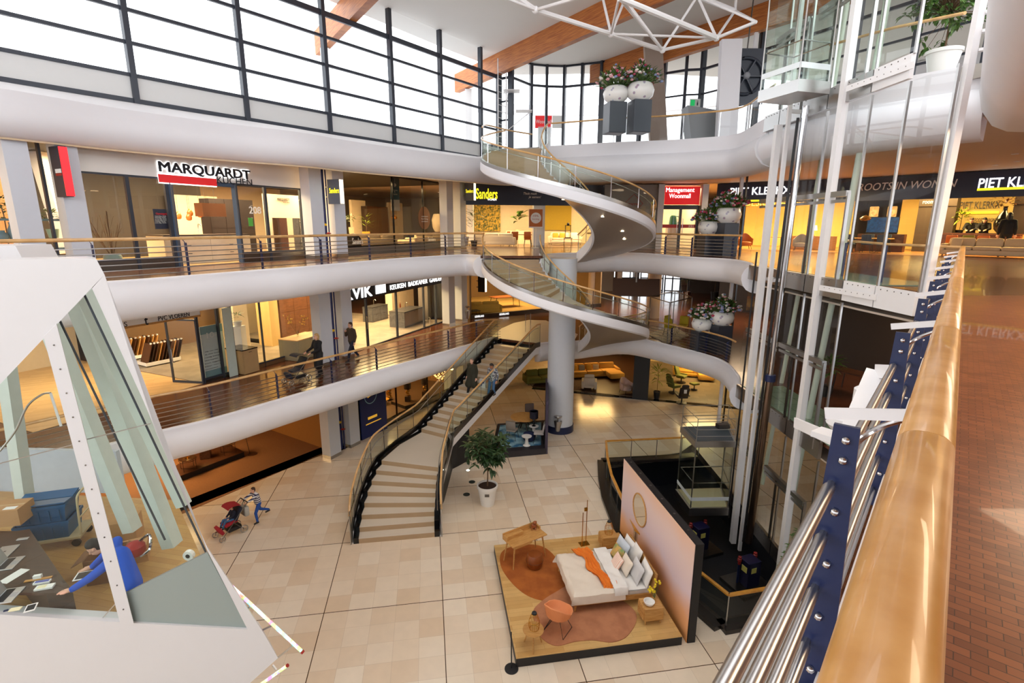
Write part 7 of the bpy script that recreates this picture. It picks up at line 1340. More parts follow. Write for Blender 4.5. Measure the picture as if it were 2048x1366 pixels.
flat_item('wooden_strip', 'thin wooden strip lying across the kiosk desk', 'strip', 77, 1159, .33, .05, .012, oak, .32); flat_item('card_box', 'small white carton standing on the wooden strip', 'box', 76, 1156, .1, .05, .05, paper, .32, dz_+.013); flat_item('card_box', 'white and blue phone carton behind the open one', 'box', 85, 1166, .2, .07, .03, paper, .3, parts=(('blue_print', (0, 0, .0305), (.17, .05, .001), mat('print_blue', (86, 96, 170), .5)),)); flat_item('card_box', 'open white phone carton nearest the desk edge', 'box', 90, 1176, .22, .1, .03, paper, .3, parts=(('manual', (-.03, 0, .0305), (.1, .07, .002), mat('pale_yellow', (240, 232, 190), .6)),)); flat_item('sticky_notes', 'pale yellow sticky note pad at the front of the desk', 'note pad', 31, 1219, .13, .07, .012, mat('pale_yellow', (240, 232, 190), .6), .3); flat_item('pen_cap', 'small blue cap beside the yellow note pad', 'cap', 12, 1222, .05, .03, .015, navy, .6)
card = mat('cardboard', (190, 146, 98), .8, scale=5); cardd = mat('cardboard_dark', (140, 100, 66), .8)
bx = flat_item('cardboard_box', 'big cardboard box at the far left end of the desk', 'box', 16, 1042, .62, .42, .3, card, .22, parts=(('packing_tape', (0, 0, .301), (.6, .05, .002), mat('tape', (206, 170, 124), .4)), ('shipping_label', (.16, -.12, .3012), (.18, .1, .002), paper)))
# crates on a trolley
tr_ = thing('trolley', 'beige platform trolley carrying the blue crates', 'trolley', onf(at(115, 1085, Z1), Z1), .32); MB().box((0, 0, .2), (1.0, .62, .04)).build('deck', mat('trolley_beige', (206, 190, 150), .5), tr_)
for x in (-.4, .4):
    for y in (-.24, .24): MB().lathe([(.02, -.02), (.07, -.02), (.07, .02), (.02, .02)], (0, 0, 0), 14).build('wheel', black, tr_).location = (x, y, .075); tr_.children[-1].rotation_euler = (pi/2, 0, 0)
MB().tube(cr([(.49, -.24, .2), (.52, -.24, .8), (.53, -.18, .98), (.53, .18, .98), (.52, .24, .8), (.49, .24, .2)], 6), .02, 8).build('push_bar', mat('trolley_beige', (206, 190, 150), .5), tr_, True); MB().bar((.51, -.24, .55), (.51, .24, .55), .02, .02).build('cross_bar', mat('trolley_beige', (206, 190, 150), .5), tr_)
cb = mat('crate_blue', (24, 92, 140), .45)
def crate(label, z, lid):
    c_ = thing('storage_crate', label, 'crate', root_m(tr_)@V((-.05, 0, z)), .32); b = MB(); b.loft([[V((x*k, y*k, zz)) for x, y in ((-.4, -.28), (.4, -.28), (.4, .28), (-.4, .28))] for k, zz in ((.9, .0), (1, .28), (1.04, .28), (1.04, .33), (.98, .33), (.88, .03))], True, True); b.build('body', cb, c_)
    for k in range(5): MB().box((-.3+.15*k, -.285, .14), (.02, .02, .2)).build('rib', cb, c_)
    if lid:
        for s in (-1, 1): MB().box((0, s*.15, .345), (.82, .27, .02), rx=s*.12).build('lid_flap', cb, c_)
    return c_
crate('lower blue storage crate on the trolley', .22, 0); crate('upper blue storage crate with closed lid flaps on the trolley', .55, 1)
def carton(label, px, py, w, d, h, m, rz, z=Z1, flaps=False):
    p = at(px, py, z); r = thing('cardboard_box', label, 'box', p, rz); b = MB(); b.loft([[V((x*w/2*k, y*d/2*k, zz)) for x, y in ((-1, -1), (1, -1), (1, 1), (-1, 1))] for k, zz in ((1, 0), (1, h), (.95, h), (.95, .02))], True, True) if flaps else b.box((0, 0, h/2), (w, d, h)); b.build('body', m, r)
    if flaps: [MB().box((s*(w/2+.08), 0, h-.03), (.2, d, .008), ry=s*.5).build('flap', m, r) for s in (-1, 1)]
    return r
carton('closed cardboard box behind the person in the kiosk', 245, 1080, .6, .42, .45, card, .35); carton('open brown cardboard box by the kiosk side window', 222, 1150, .5, .45, .45, cardd, .3, Z1, True); carton('flat cardboard box with white papers at the kiosk side', 262, 1120, .55, .35, .3, card, .5)
vc = thing('vacuum_cleaner', 'small red vacuum cleaner on the kiosk floor', 'vacuum cleaner', at(272, 1108, Z1+.3)); MB().lathe([(.12, 0), (.16, .06), (.15, .16), (.08, .22), (.01, .24)], n=18).build('body', red_d, vc, True); MB().tube(cr([(.05, .05, .2), (.2, .1, .3), (.25, 0, .1), (.15, -.1, .02)], 6), .025, 8).build('hose', chrome, vc, True)
rl = thing('cable_reel', 'small black and white cable reel on the kiosk side wall', 'reel', kp(378, 1110, .25)); MB().lathe([(.03, -.03), (.07, -.03), (.07, .03), (.03, .03)], n=16).build('disc', white_m, rl).rotation_euler = (pi/2, 0, 0); MB().lathe([(.01, -.035), (.03, -.035), (.03, .035), (.01, .035)], n=12).build('hub', black, rl).rotation_euler = (pi/2, 0, 0)
dl = thing('desk_lamp', 'thin grey curved lamp arm behind the kiosk glass', 'lamp', kp(30, 890, .6)); b = MB(); b.tube(cr([kp(0, 902, .6), kp(32, 860, .6), kp(55, 812, .6), kp(84, 789, .6), kp(101, 786, .6)], 6), .014, 8); b.build('arm', steel, dl, True, True); b = MB(); b.tube([kp(101, 786, .6), kp(122, 852, .6)], .016, 8); b.build('tube_head', whitepaint, dl, True, True)
led = bpy.data.materials.new('led_dots'); led.use_nodes = True; nt = led.node_tree; bs = nt.nodes['Principled BSDF']; tc = node(nt, 'ShaderNodeTexCoord'); vo = node(nt, 'ShaderNodeTexVoronoi', Scale=16.); nt.links.new(tc.outputs['Object'], vo.inputs['Vector']); hs_ = node(nt, 'ShaderNodeHueSaturation'); hs_.inputs['Saturation'].default_value = 1.1; nt.links.new(vo.outputs['Color'], hs_.inputs['Color']); nt.links.new(hs_.outputs[0], bs.inputs['Emission Color']); bs.inputs['Emission Strength'].default_value = 1.1
for lab, a_, c_, br in (('long glowing LED tube mounted along the kiosk base', (456, 1166), (605, 1304), ((500, 1213, 492, 1220), (547, 1250, 520, 1262), (585, 1292, 552, 1318))), ('short LED tube under the kiosk corner', (520, 1370), (575, 1331), ((553, 1340, 545, 1330),))):
    l_ = thing('led_tube', lab, 'light tube', kp(*a_)); b = MB(); b.tube([kp(*a_, .1), kp(*c_, .1)], .022, 8); b.build('tube', led, l_, True, True); b = MB(); b.tube([kp(*a_, .1).lerp(kp(*c_, .1), .985), kp(*a_, .1).lerp(kp(*c_, .1), 1.01)], .026, 8); b.build('end_cap', red_d, l_, True, True)
    for q in br: b = MB(); b.bar(kp(q[0], q[1], .1), kp(q[2], q[3], .12), .02, .02); b.build('bracket', steel, l_, False, True)
# ------------------------------------------------------------------ smaller fittings
for i, (px, py, lab) in enumerate(((276, 566, 'first'), (323, 561, 'second'), (361, 559, 'third'), (853, 517, 'fourth'), (876, 515, 'fifth'))):
    q = at(px, py-4, Z2-.1); s_ = spot('white spotlight on the rounded upper gallery front, %s from the left' % lab, q, F2a.rz-pi*0, 'gallery front spotlights', whitepaint)
for i, (px, py, z0, z1, lab) in enumerate(((657, 500, Z2, 12.3, 'upper'), (668, 720, Z1, 7.8, 'lower'), (686, 893, 0, 3.4, 'ground floor'))):
    q = V((-7.75, 21.85, z0)); p_ = thing('standpipe', 'dark blue standpipe between the two %s piers' % lab, 'pipe', q); MB().tube([(0, 0, .02), (0, 0, z1-z0)], .07, 10).build('pipe', mat('pipe_blue', (22, 36, 100), .35), p_, True); MB().tube([(.14, 0, .02), (.14, 0, z1-z0)], .03, 8).build('side_pipe', mat('pipe_blue', (22, 36, 100), .35), p_, True); MB().lathe([(.05, 1.3), (.09, 1.34), (.05, 1.4)], (.02, -.08, 0), 10).build('yellow_valve', mat('valve_yellow', (240, 200, 30), .4), p_, True); MB().lathe([(.02, .95), (.11, 1.0), (.02, 1.05)], (.14, -.05, 0), 12).build('red_hand_wheel', red_d, p_, True)
def bin_(label, p, rz):
    r = thing('wall_bin', label, 'bin', p, rz); MB().lathe([(.09, .12), (.2, .62), (.2, .64), (.19, .64), (.08, .13)], n=20, sy=.7).build('cone', steel, r, True); MB().lathe([(.02, .78), (.17, .84), (.2, .9), (.19, .91), (.02, .86)], n=20, sy=.7).build('ash_bowl', steel, r, True); MB().box((0, .1, .7), (.05, .03, .4)).build('bracket', steel, r)
    return r
wb_ = bin_('steel cone bin hung on the big round column', V((2.25, 23.55, .1)), .05)
for p, lab in ((V((-2.75, 31.35, Z2+.05)), 'upper'), (V((-2.75, 31.35, Z1+.05)), 'lower')): dup(wb_, 'steel cone bin hung on the far %s gallery pier' % lab, p, FD.x and 1.1)
ld = thing('access_ladder', 'white metal access ladder standing at the end of the window wall', 'ladder', atl(985, 318, W0, W1)); qa, qb = atl(977, 320, W0, W1)+WN*.7, atl(993, 322, W0, W1)+WN*.7; zl0, zl1 = Z3, 18.0
for q in (qa, qb): b = MB(); b.tube([V((q.x, q.y, zl0)), V((q.x, q.y, zl1+.8))], .03, 6); b.build('rail', whitepaint, ld, False, True)
for k in range(14): b = MB(); z = zl0+.25+.33*k; b.tube([V((qa.x, qa.y, z)), V((qb.x, qb.y, z))], .015, 5); b.build('rung', whitepaint, ld, False, True)
b = MB(); c_ = V((qb.x, qb.y, 17.3)); b.box(c_+V((.3, 0, 0)), (.9, .7, .05)); b.box(c_+V((1.0, .2, -1.0)), (.9, .6, .05)); b.bar(c_+V((.1, 0, -.05)), c_+V((.0, 0, -.9)), .04, .04); b.bar(c_+V((1.4, .2, -1.0)), c_+V((.1, .2, -2.0)), .04, .04); b.build('platform', whitepaint, ld, False, True)
fn = thing('ventilator', 'big dark wall fan on the top deck behind the lift', 'fan', atd(1492, 152, 26)); c_ = root_m(fn).translation; MB().box((0, .12, 0), (1.7, .1, 2.2)).build('back_plate', anth, fn); b = MB(); b.tube([(.72*cos(k*pi/14), 0, .72*sin(k*pi/14)) for k in range(28)], .07, 8, True); b.build('ring', anth, fn, True)
for k in range(6): a = k*pi/3; MB().bar((.12*cos(a), -.02, .12*sin(a)), (.66*cos(a), -.02, .66*sin(a)), .05, .2, (.5, 1, .3)).build('blade', mat('fan_blade', (90, 94, 104), .4), fn)
MB().ball((0, -.06, 0), .15, 12, 8).build('hub', mat('fan_hub', (150, 152, 158), .4), fn, True); MB().tube([(0, .12, 1.1), (.1, .12, 4.4)], .03, 6).build('hanger', darksteel, fn)
b = MB(); q, q2 = atd(1452, 275, 25.5), atd(1462, 80, 25.5); b.bar(V((q.x, q.y, Z3)), V((q2.x, q2.y, q2.z)), .85, .3, (0, 1, 0)); struct('column', b, white)
b = MB(); q, q2 = atd(1320, 278, 29.5), atd(1302, 120, 29.5); b.bar(V((q.x, q.y, Z3)), V((q2.x, q2.y, ZC)), .9, .3, (0, 1, 0)); struct('column', b, mat('taupe_cladding', (168, 148, 134), .5))
sg = thing('outdoor_sign', 'red and white mall sign outside the curved window', 'sign', atd(1087, 244, 36)); c_ = root_m(sg).translation; b = MB(); b.box(c_, (1.0*1.1, .1, .75)); b.build('red_panel', red_m, sg, False, True); b = MB(); b.box(c_+V((1.0, 0, 0)), (.85, .1, .75)); b.build('white_panel', paper, sg, False, True); b = MB(); b.box(c_+V((.1, .1, -2.4)), (.9, .3, 4.2)); b.build('post', mat('sign_post', (226, 232, 234), .4), sg, False, True); fit_text(sg, 'Woonmall', c_+V((-.5, -.06, -.1)), c_+V((.52, -.06, -.1)), .24, paper, 'lettering', .01)
# glass balustrade of the top deck
rr = thing('deck_railing', 'glass balustrade with wooden rail along the edge of the top deck', 'railing', DKs[8]); pth = [p for p in DKs if p.x > 1.7]; b = MB(); b.tube([p+V((0, 0, 1.02)) for p in inset(pth, .1)], .035, 8); b.build('handrail', beech, rr, True, True); gp = resample(inset(pth, .12), 1.5)
for p, q in zip(gp, gp[1:]): b = MB(); u = (q-p)*.01; b.slab([p+u, q-u, q-u+V((0, 0, .98)), p+u+V((0, 0, .98))], (.01, 0, 0)); b.build('glass_panel', glz, rr, False, True); b = MB(); b.tube([p, p+V((0, 0, 1.0))], .02, 6); b.build('post', chrome, rr, True, True)
b = MB(); b.tube(cr([V((-1.35, 24.1, Z3+.6)), V((-1.2, 25.6, Z3+.95)), V((-.2, 27.2, Z3+1.0)), V((1.0, 28.6, Z3+1.05))], 5), .035, 8); b.build('handrail', beech, rr, True, True)
info = thing('info_desk', 'dark grey angular desk with a green exit sign on the top deck', 'desk', atd(1425, 272, 26)); c_ = root_m(info).translation; b = MB(); b.slab([c_+V((-.9, 0, Z3-c_.z)), c_+V((.9, 0, Z3-c_.z)), c_+V((.9, 0, Z3+1.3-c_.z)), c_+V((-1.2, 0, Z3+1.6-c_.z))], (0, .9, 0)); b.build('body', mat('desk_grey', (128, 130, 134), .4), info, False, True)
ex = thing('exit_sign', 'small green and white info sign above the grey deck desk', 'sign', atd(1390, 206, 28)); MB().box((0, 0, 0), (.5, .05, .35)).build('panel', paper, ex); MB().box((-.12, -.03, 0), (.2, .01, .26)).build('green_field', mat('exit_green', (30, 170, 90), .4, emit=.6), ex); q = root_m(ex).translation; fit_text(ex, 'i', q+V((.08, -.035, -.12)), q+V((.14, -.035, -.12)), .24, ink, 'lettering', .004)
tr = tree('tall leafy tree behind the lift glass at the top right', V((10.5, 13.8, Z3)), .6, .36, .9, (1.1, 1.4), 170, 41, .22, .1, m=leafm, whorl=7)
rr = thing('deck_railing', 'wooden rail behind the lift glass at the top right', 'railing', V((9, 15, Z3))); b = MB(); b.tube([atd(1660, 90, 19), atd(1790, 55, 17), atd(1930, 26, 15)], .035, 8); b.build('handrail', beech, rr, True, True)
fl_ = thing('floor_spot', 'small glowing floor spotlight beside the staircase', 'floor spotlight', at(936, 941, .004)); MB().lathe([(.1, 0), (.1, .008), (.07, .01)], n=18).build('ring', steel, fl_); MB().lathe([(.001, .0), (.07, .011)], n=14).build('lens', glow_w, fl_)
for px, py, lab in ((944, 964, 'farther'), (933, 989, 'nearer')): fl_ = thing('floor_socket', 'dark round floor lid beside the plant pot, the %s one' % lab, 'floor lid', at(px, py, .003)); MB().lathe([(.13, 0), (.13, .008), (.01, .009)], n=20).build('lid', mat('lid_green', (36, 52, 48), .4), fl_)
tb_ = thing('turnstile_bar', 'steel hoop barrier at the head of the big staircase', 'barrier', at(1058, 668, Z1)); q0, q1 = at(1051, 664, Z1), at(1061, 664, Z1); b = MB(); b.tube([q0, q0+V((0, 0, 1.0)), q1+V((0, 0, 1.05)), q1], .02, 8); b.build('hoop', chrome, tb_, True, True)
# ------------------------------------------------------------------ people
def blob(name, caps, m, parent, vox=.018, it=4):
    """one continuous skin grown over tapered limbs: (a, b, ra, rb) or (centre, radii)"""
    b = MB()
    for c in caps:
        if len(c) == 2: b.ball(c[0], 1., 14, 10, c[1])
        else:
            a, e, ra, rb = V(c[0]), V(c[1]), c[2], c[3]; b.tube([a.lerp(e, k/4) for k in range(5)], lambda t, ra=ra, rb=rb: ra+(rb-ra)*t, 12); b.ball(a, ra, 12, 8); b.ball(e, rb, 12, 8)
    o = b.build(name, m, parent, True); md = o.modifiers.new('r', 'REMESH'); md.mode = 'VOXEL'; md.voxel_size = vox; sm = o.modifiers.new('s', 'SMOOTH'); sm.iterations = it; sm.factor = .5
    bpy.context.view_layer.update(); me = bpy.data.meshes.new_from_object(o.evaluated_get(bpy.context.evaluated_depsgraph_get())); o.modifiers.clear(); old = o.data; o.data = me; bpy.data.meshes.remove(old)
    me.polygons.foreach_set('use_smooth', [True]*len(me.polygons)); me.name = name; return o
skin = mat('skin_light', (222, 172, 146), .5, var=.06); skin2 = mat('skin_tan', (170, 116, 84), .5, var=.06)
STAND = dict(pel=(0, 0, .95), chest=(0, 0, 1.28), neck=(0, .0, 1.48), head=(0, -.03, 1.63), shL=(.19, 0, 1.42), elL=(.25, .03, 1.14), wrL=(.25, -.05, .9), shR=(-.19, 0, 1.42), elR=(-.25, .03, 1.14), wrR=(-.25, -.05, .9), hiL=(.1, 0, .92), knL=(.11, -.02, .5), anL=(.11, .02, .09), hiR=(-.1, 0, .92), knR=(-.11, -.02, .5), anR=(-.11, .02, .09))
def hand(w, d, side, s=1., curl=.35, n=(0, 0, 1)):
    """palm, four unequal bent fingers and a thumb leaving the palm's side; w wrist, d pointing direction"""
    w, d = V(w), V(d).normalized(); n = V(n); x = d.cross(n).normalized()*side; n = x.cross(d).normalized()*side; dn = -n; out = [(w, w+d*.05*s, .026*s, .03*s), (w+d*.05*s-x*.015*s, w+d*.085*s-x*.02*s, .024*s, .018*s), (w+d*.05*s+x*.015*s, w+d*.085*s+x*.022*s, .024*s, .018*s)]
    for k, l in enumerate((.075, .085, .078, .06)):
        a = w+d*.085*s+x*(.03-.02*k)*s; m1 = a+(d*.55+dn*curl*.3)*l*s; e = m1+(d*.42*(1-curl)+dn*curl*.6)*l*s; out += [(a, m1, .0095*s, .009*s), (m1, e, .009*s, .0075*s)]
    t = w+d*.03*s+x*.028*s; out += [(t, t+(x*.75+d*.6)*.035*s, .012*s, .0105*s), (t+(x*.75+d*.6)*.035*s, t+(x*.6+d*1.5)*.045*s, .0105*s, .0085*s)]
    return out
def person(label, loc, rz=0., s=1., pose=None, top=None, legs=None, shoe=None, hair=None, sk=None, coat=0., hairlen=0, curl=.4, vox=.014, extra=None, collar=None, look=(0, -1, 0), hdir=None, world=False, legs_on=True):
    P = {k: V(v) for k, v in STAND.items()}; r = thing('person', label, 'person', loc, rz); r.scale = (s, s, s); inv = root_m(r).inverted()
    for k, v in (pose or {}).items(): P[k] = inv@V(v) if world else V(v)
    sk = sk or skin; H0 = P['head']; lk = V(look).normalized(); sd = lk.cross(V((0, 0, 1))).normalized(); upv = sd.cross(lk).normalized()
    hd = hdir or {}
    caps = [(P['neck']-V((0, 0, .04)), H0-upv*.06, .055, .055), (H0+upv*.03, (.078, .092, .105)), (H0+lk*.025-upv*.05, (.06, .07, .07)), (H0+lk*.092-upv*.005, H0+lk*.112-upv*.03, .012, .016), (H0+lk*.085-upv*.06, H0+lk*.088-upv*.062, .022, .02), (H0+sd*.08, (.012, .02, .032)), (H0-sd*.08, (.012, .02, .032)), (P['neck']-V((0, 0, .05)), P['pel'], .07, .1), (P['neck']-V((0, 0, .06)), P['shL'], .05, .04), (P['neck']-V((0, 0, .06)), P['shR'], .05, .04)]
    for q, sg_ in (('L', 1), ('R', -1)):
        caps += [(P['sh'+q], P['el'+q], .04, .032), (P['el'+q], P['wr'+q], .032, .024)]; d = V(hd.get(q, P['wr'+q]-P['el'+q])); caps += hand(P['wr'+q], d, sg_, 1.08, curl, (0, 0, 1) if abs(d.normalized().z) < .8 else (0, 1, 0)); caps += [(P['pel'], P['hi'+q], .09, .07), (P['hi'+q], P['kn'+q], .06, .045), (P['kn'+q], P['an'+q], .045, .03)]
    blob('body', caps, sk, r, vox if s > .9 else vox*.9, 2)
    e = MB(); [e.ball(H0+lk*.084+sd*.033*k+upv*.018, .011, 8, 6) for k in (-1, 1)]; e.build('eyes', blk, r, True); e = MB(); e.bar(H0+lk*.1+sd*.025-upv*.062, H0+lk*.1-sd*.025-upv*.062, .008, .008); e.build('mouth', mat('lips', (176, 96, 88), .5), r)
    tc = [(P['chest']+V((0, 0, .02)), P['pel'], .15, .15), (P['shL'].lerp(P['shR'], .15), P['shR'].lerp(P['shL'], .15), .085, .085), (P['chest']+(P['shL']-P['shR'])*.2, P['pel']+(P['shL']-P['shR'])*.14, .115, .12), (P['chest']-(P['shL']-P['shR'])*.2, P['pel']-(P['shL']-P['shR'])*.14, .115, .12), (P['neck']-V((0, 0, .07)), P['neck']-V((0, 0, .02)), .09, .075)]
    for q in 'LR': tc += [(P['sh'+q], P['el'+q], .075, .06), (P['el'+q], P['wr'+q].lerp(P['el'+q], .06), .06, .046)]
    if coat:
        for q, x in (('L', .07), ('R', -.07)): tc += [(P['pel']+V((x, .0, 0)), P['pel'].lerp(P['kn'+q], 1)*1+V((x*.4, 0, .92-coat-P['kn'+q].z+.0)), .15, .17)]
    blob('coat' if coat else 'jacket', tc, top, r, .018)
    if legs_on:
        lc = []
        for q in 'LR': lc += [(P['pel'], P['hi'+q], .125, .1), (P['hi'+q], P['kn'+q], .095, .068), (P['kn'+q], P['an'+q]+V((0, 0, .02)), .068, .052)]
        blob('trousers', lc, legs, r, .018)
        for q in 'LR': a = P['an'+q]; f_ = V((a-P['kn'+q]).cross(V((1, 0, 0)))); blob('shoe', [(a-V((0, -.03, .045)), a+V((0, -.14, -.055)), .042, .038), (a, a-V((0, 0, .03)), .045, .045)], shoe or black, r, .014)
    hc = [(H0+upv*.06-lk*.015, (.088, .098, .085)), (H0-lk*.045+upv*.01, (.082, .07, .1))]
    if hairlen: hc += [(H0-lk*.06, H0-lk*.06-V((0, 0, hairlen)), .075, .05), (H0-lk*.02+sd*.07, H0-lk*.03+sd*.075-V((0, 0, hairlen*.8)), .035, .03), (H0-lk*.02-sd*.07, H0-lk*.03-sd*.075-V((0, 0, hairlen*.8)), .035, .03)]
    blob('hair', hc, hair, r, .014)
    if collar: blob('scarf', [(P['neck']+V((-.05, -.02, -.03)), P['neck']+V((.05, -.02, -.03)), .05, .05)], collar, r, .016)
    return r
hb, hbl, hbr, hgr = mat('hair_black', (26, 22, 22), .6), mat('hair_blond', (206, 168, 110), .6, scale=30, col2=(170, 130, 80)), mat('hair_brown', (70, 46, 32), .6), mat('hair_grey', (134, 116, 100), .6)
cl = lambda n, c: mat('cloth_'+n, c, .85, var=.15, scale=25, bump=.1)
ck, cg, cbr, cj, cn = cl('black', (24, 24, 28)), cl('dark_green', (50, 48, 34)), cl('brown', (72, 58, 44)), cl('denim', (70, 106, 146)), cl('navy', (30, 34, 52))
# in the kiosk
w_ = lambda x, y, z: at(x, y, z)
kbase = V((w_(262, 1165, 4.88).x, w_(262, 1165, 4.88).y, Z1))
blue = cl('royal_blue', (44, 92, 206))
person('person in a bright blue sweater leaning over the kiosk desk', kbase, 0, 1, dict(pel=w_(262, 1168, 4.88), chest=w_(240, 1116, 5.16), neck=w_(215, 1092, 5.3), head=w_(190, 1094, 5.36), shL=w_(234, 1082, 5.28), elL=w_(205, 1115, 5.08), wrL=w_(184, 1134, 5.02), shR=w_(222, 1122, 5.2), elR=w_(180, 1156, 5.04), wrR=w_(142, 1180, 4.98), hiL=w_(268, 1160, 4.86), hiR=w_(256, 1174, 4.86), knL=w_(276, 1192, 4.5), knR=w_(262, 1200, 4.5), anL=w_(284, 1215, 4.26), anR=w_(270, 1222, 4.26)), blue, ck, black, hb, look=(-.7, -.35, -.6), curl=.12, vox=.009, world=True, hdir={'R': V((-.9, -.15, -.12)), 'L': V((-.6, -.3, -.1))})
flat_item('tablet', 'dark tablet held in the hand of the person in blue', 'tablet', 172, 1151, .26, .19, .012, white_m, .35, 5.05, parts=(('screen', (0, 0, .013), (.22, .16, .001), black),))
# prams
def wheel(p, r_, par, m=black): b = MB(); b.tube([(p[0], p[1]+r_*cos(k*pi/9), p[2]+r_*sin(k*pi/9)) for k in range(18)], .02, 6, True); b.tube([(p[0]-.02, p[1], p[2]), (p[0]+.02, p[1], p[2])], .03, 8); [b.bar(p, (p[0], p[1]+r_*cos(k*2.1), p[2]+r_*sin(k*2.1)), .012, .012) for k in range(3)]; b.build('wheel', m, par, True)
def pram(label, loc, rz, c1, c2, frame, s=1.):
    r = thing('pushchair', label, 'pushchair', loc, rz); r.scale = (s,)*3
    for x in (-.24, .24):
        wheel((x, -.42, .1), .09, r, steel); wheel((x, .3, .13), .12, r, steel); b = MB(); b.tube([(x, -.42, .12), (x, -.1, .42), (x, .42, .95), (x, .52, 1.02)], .014, 6); b.tube([(x, .3, .14), (x, .0, .5)], .014, 6); b.build('frame_tube', frame, r, True)
    MB().tube([(-.24, .52, 1.02), (.24, .52, 1.02)], .018, 8).build('handle', black, r, True); MB().box((0, -.05, .48), (.42, .42, .08), rx=.15, bev=.03).build('seat', c1, r, True); MB().box((0, .2, .7), (.42, .08, .5), rx=-.5, bev=.03).build('seat_back', c2, r, True); MB().box((0, -.38, .33), (.36, .1, .26), rx=.4, bev=.02).build('footrest', c1, r, True)
    b = MB(); b.loft([[V((x, .3-.55*sin(t)*.8, .78+.3*cos(t-.7))) for x in (-.23, 0, .23)] for t in [k*.28 for k in range(6)]], False); b.loft([[V((x, .3-.55*sin(t)*.8+.012, .77+.3*cos(t-.7))) for x in (-.23, 0, .23)] for t in [k*.28 for k in range(6)]], False); b.build('canopy', c1, r, True); MB().box((0, .05, .24), (.36, .44, .14), bev=.03).build('basket', black, r, True); return r
f1r = -.6; fdir = V((sin(f1r), -cos(f1r), 0)); wf = at(640, 752, Z1)
person('woman with blond hair in a long black coat pushing a pushchair', wf, f1r, .97, dict(elL=(.24, -.1, 1.16), wrL=(.16, -.42, 1.06), elR=(-.24, -.1, 1.16), wrR=(-.16, -.42, 1.06), knL=(.1, -.12, .5), anL=(.1, -.1, .09), anR=(-.1, .16, .1), knR=(-.1, .05, .5)), ck, ck, black, hbl, coat=.42, hairlen=.13)
pram('black and silver pushchair on the lower left gallery', wf+fdir*.95+V((0, 0, .005)), f1r, cn, ck, steel)
person('person in a brown jacket walking past the kitchen shop', at(706, 722, Z1), f1r, .98, dict(elR=(-.26, -.08, 1.15), wrR=(-.08, -.24, 1.36), knL=(.1, -.22, .52), anL=(.1, -.32, .1), knR=(-.1, .12, .5), anR=(-.1, .38, .16)), cbr, cn, black, hbr, collar=cbr)
# on the big stair
srz = math.atan2(LT.y-LB.y, LT.x-LB.x)-pi/2; k6 = zl+ru*6
person('man in a long dark green coat and tie walking down the stairs', at(945, 790, k6), srz, 1.0, dict(wrL=(.27, -.08, .88), knL=(.1, -.06, .5), anL=(.1, .06, .1+ru), knR=(-.1, -.12, .48), anR=(-.1, -.26, .08)), cg, ck, black, hgr, coat=.38, collar=mat('shirt_pale', (206, 220, 236), .7))
jk = cl('patterned', (120, 108, 96)); jk = mat('patterned_jacket', (190, 190, 190), .8, scale=14, col2=(34, 44, 70)); 
pb_ = person('man in a patterned winter jacket and jeans walking down the stairs', at(985, 797, k6), srz, .96, dict(wrL=(.3, -.12, .95), elL=(.29, .02, 1.16), knL=(.1, -.08, .5), anL=(.1, .04, .09+ru), knR=(-.1, -.14, .48), anR=(-.1, -.24, .08), head=(0, -.07, 1.6)), jk, cj, black, hb, sk=skin2, collar=cn, look=(-.2, -.9, -.35))
bg_ = thing('shopping_bag', 'white carrier bag with blue print held by the man in green', 'bag', at(966, 788, k6+.02)+V((0, 0, .32)), srz); MB().loft([[V((x*.17*k, y*.06*k, z)) for x, y in ((-1, -1), (1, -1), (1, 1), (-1, 1))] for k, z in ((.95, 0), (1, .2), (.96, .4))], True, True).build('bag', paper, bg_); b = MB(); b.box((-.03, -.066, .22), (.05, .004, .24)); b.box((.05, -.066, .26), (.12, .004, .08)); b.build('blue_print', mat('print_blue2', (40, 70, 160), .5), bg_); [MB().tube(cr([(x*.08, y, .4), (x*.06, y, .5), (-x*.06, y, .5), (-x*.08, y, .4)], 4), .006, 5).build('handle', paper, bg_) for x, y in ((1, -.05), (1, .05))]
# child and pushchair on the ground floor
crz = -.62; cd = V((sin(crz), -cos(crz), 0)); cb_ = at(520, 1042, 0); st_ = stripes('striped_shirt', (230, 228, 230), (44, 44, 84), 3.2)
person('child in a striped shirt and jeans pushing a red pushchair', cb_, crz, .76, dict(chest=(0, -.06, 1.26), neck=(0, -.1, 1.46), head=(0, -.16, 1.61), shL=(.17, -.08, 1.4), shR=(-.17, -.08, 1.4), elL=(.2, -.3, 1.3), wrL=(.18, -.55, 1.25), elR=(-.2, -.3, 1.3), wrR=(-.18, -.55, 1.25), knL=(.1, -.2, .52), anL=(.1, -.16, .09), knR=(-.1, .12, .52), anR=(-.1, .5, .3)), st_, cl('jeans_blue', (40, 84, 170)), black, hbr)
pr = pram('red and navy pushchair with a toddler on the stone floor', cb_+cd*.95, crz, cl('pram_red', (170, 30, 44)), cn, darksteel, .98)
tq = dict(pel=(0, .02, .58), chest=(0, .1, .86), neck=(0, .12, 1.06), head=(0, .06, 1.22), shL=(.17, .1, 1.0), elL=(.22, -.02, .8), wrL=(.16, -.2, .72), shR=(-.17, .1, 1.0), elR=(-.22, -.02, .8), wrR=(-.16, -.2, .72), hiL=(.1, .0, .56), knL=(.12, -.4, .62), anL=(.12, -.56, .3), hiR=(-.1, .0, .56), knR=(-.12, -.4, .62), anR=(-.12, -.56, .3))
person('toddler in navy clothes sitting in the red pushchair', root_m(pr)@V((0, .05, .2)), crz, .6, tq, cn, cj, black, hbr)
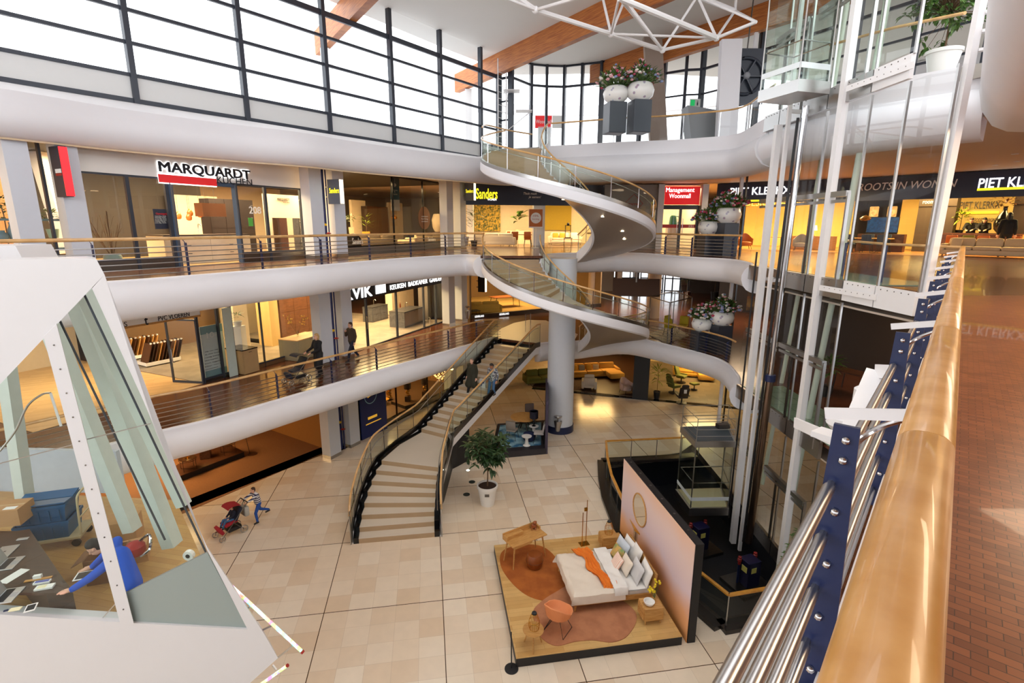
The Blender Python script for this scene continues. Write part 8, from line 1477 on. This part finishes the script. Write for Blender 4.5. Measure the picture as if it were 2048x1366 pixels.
bk = thing('bag', 'grey bag hanging from the handle of the red pushchair', 'bag', root_m(pr)@V((0, .5, .55)), crz); MB().box((0, 0, .1), (.34, .16, .36), bev=.05).build('body', mat('bag_grey', (186, 184, 176), .8), bk, True); MB().tube([(-.12, -.02, .26), (0, .0, .46), (.12, -.02, .26)], .01, 5).build('strap', black, bk)
# staff and visitor in the furniture shop
pp = at(2003, 514, Z2+.016); person('woman with long dark hair standing before the cream sofa', pp, 2.3, 1.14, dict(), ck, ck, black, hb, hairlen=.22)
for i, (px, lab, hr, hl_) in enumerate(((1940, 'dark dressed staff member bending over the left end of the counter', hbr, 0), (1966, 'dark dressed staff member with long hair behind the counter', hb, .2))):
    q = pkf(px, 470, 5.6); person(lab, q, P2_.rz, 1.1, dict(chest=(0, -.1, 1.24), neck=(0, -.2, 1.42), head=(0, -.28, 1.54), shL=(.18, -.16, 1.36), shR=(-.18, -.16, 1.36), elL=(.24, -.26, 1.15), wrL=(.14, -.45, 1.1), elR=(-.24, -.26, 1.15), wrR=(-.14, -.45, 1.1)), ck, ck, black, hr, hairlen=hl_, look=(0, -.8, -.5))
SKY, EXPO = 2.6, 0.36
# ------------------------------------------------------------------ light
w = bpy.data.worlds.new('overcast'); sc.world = w; w.use_nodes = True; nt = w.node_tree
bg = nt.nodes['Background']; tc = node(nt, 'ShaderNodeTexCoord'); sx = node(nt, 'ShaderNodeSeparateXYZ'); cr_ = node(nt, 'ShaderNodeValToRGB')
nt.links.new(tc.outputs['Generated'], sx.inputs[0]); nt.links.new(sx.outputs[2], cr_.inputs[0]); nt.links.new(cr_.outputs[0], bg.inputs[0])
cr_.color_ramp.elements[0].color = (.92, .95, 1, 1); cr_.color_ramp.elements[1].color = (1, 1, 1, 1)
bg.inputs[1].default_value = SKY
def lamp(kind, loc, power, col=(255, 236, 210), size=1., size_y=None, rot=(0, 0, 0), spot=None, name='lamp'):
    d = bpy.data.lights.new(name, kind); d.energy = power; d.color = lin(col)[:3]
    if kind == 'AREA':
        d.shape = 'RECTANGLE' if size_y else 'SQUARE'; d.size = size
        if size_y: d.size_y = size_y
    elif kind == 'SPOT': d.spot_size = spot or rad(70); d.shadow_soft_size = size
    else: d.shadow_soft_size = size
    o = bpy.data.objects.new(name, d); C.objects.link(o); o.location = loc; o.rotation_euler = rot; return o
warm = (255, 205, 140)
for l, p, c, s in LAMPS: lamp('AREA', l, p, c, s)
vs = sc.view_settings; vs.view_transform = 'Standard'; vs.look = 'None'; vs.gamma = 1.; vs.use_curve_mapping = False; vs.exposure = EXPO
sc.cycles.use_denoising = True; sc.cycles.transparent_max_bounces = 32; sc.cycles.max_bounces = 6; sc.cycles.diffuse_bounces = 3; sc.cycles.glossy_bounces = 3; sc.cycles.sample_clamp_indirect = 6
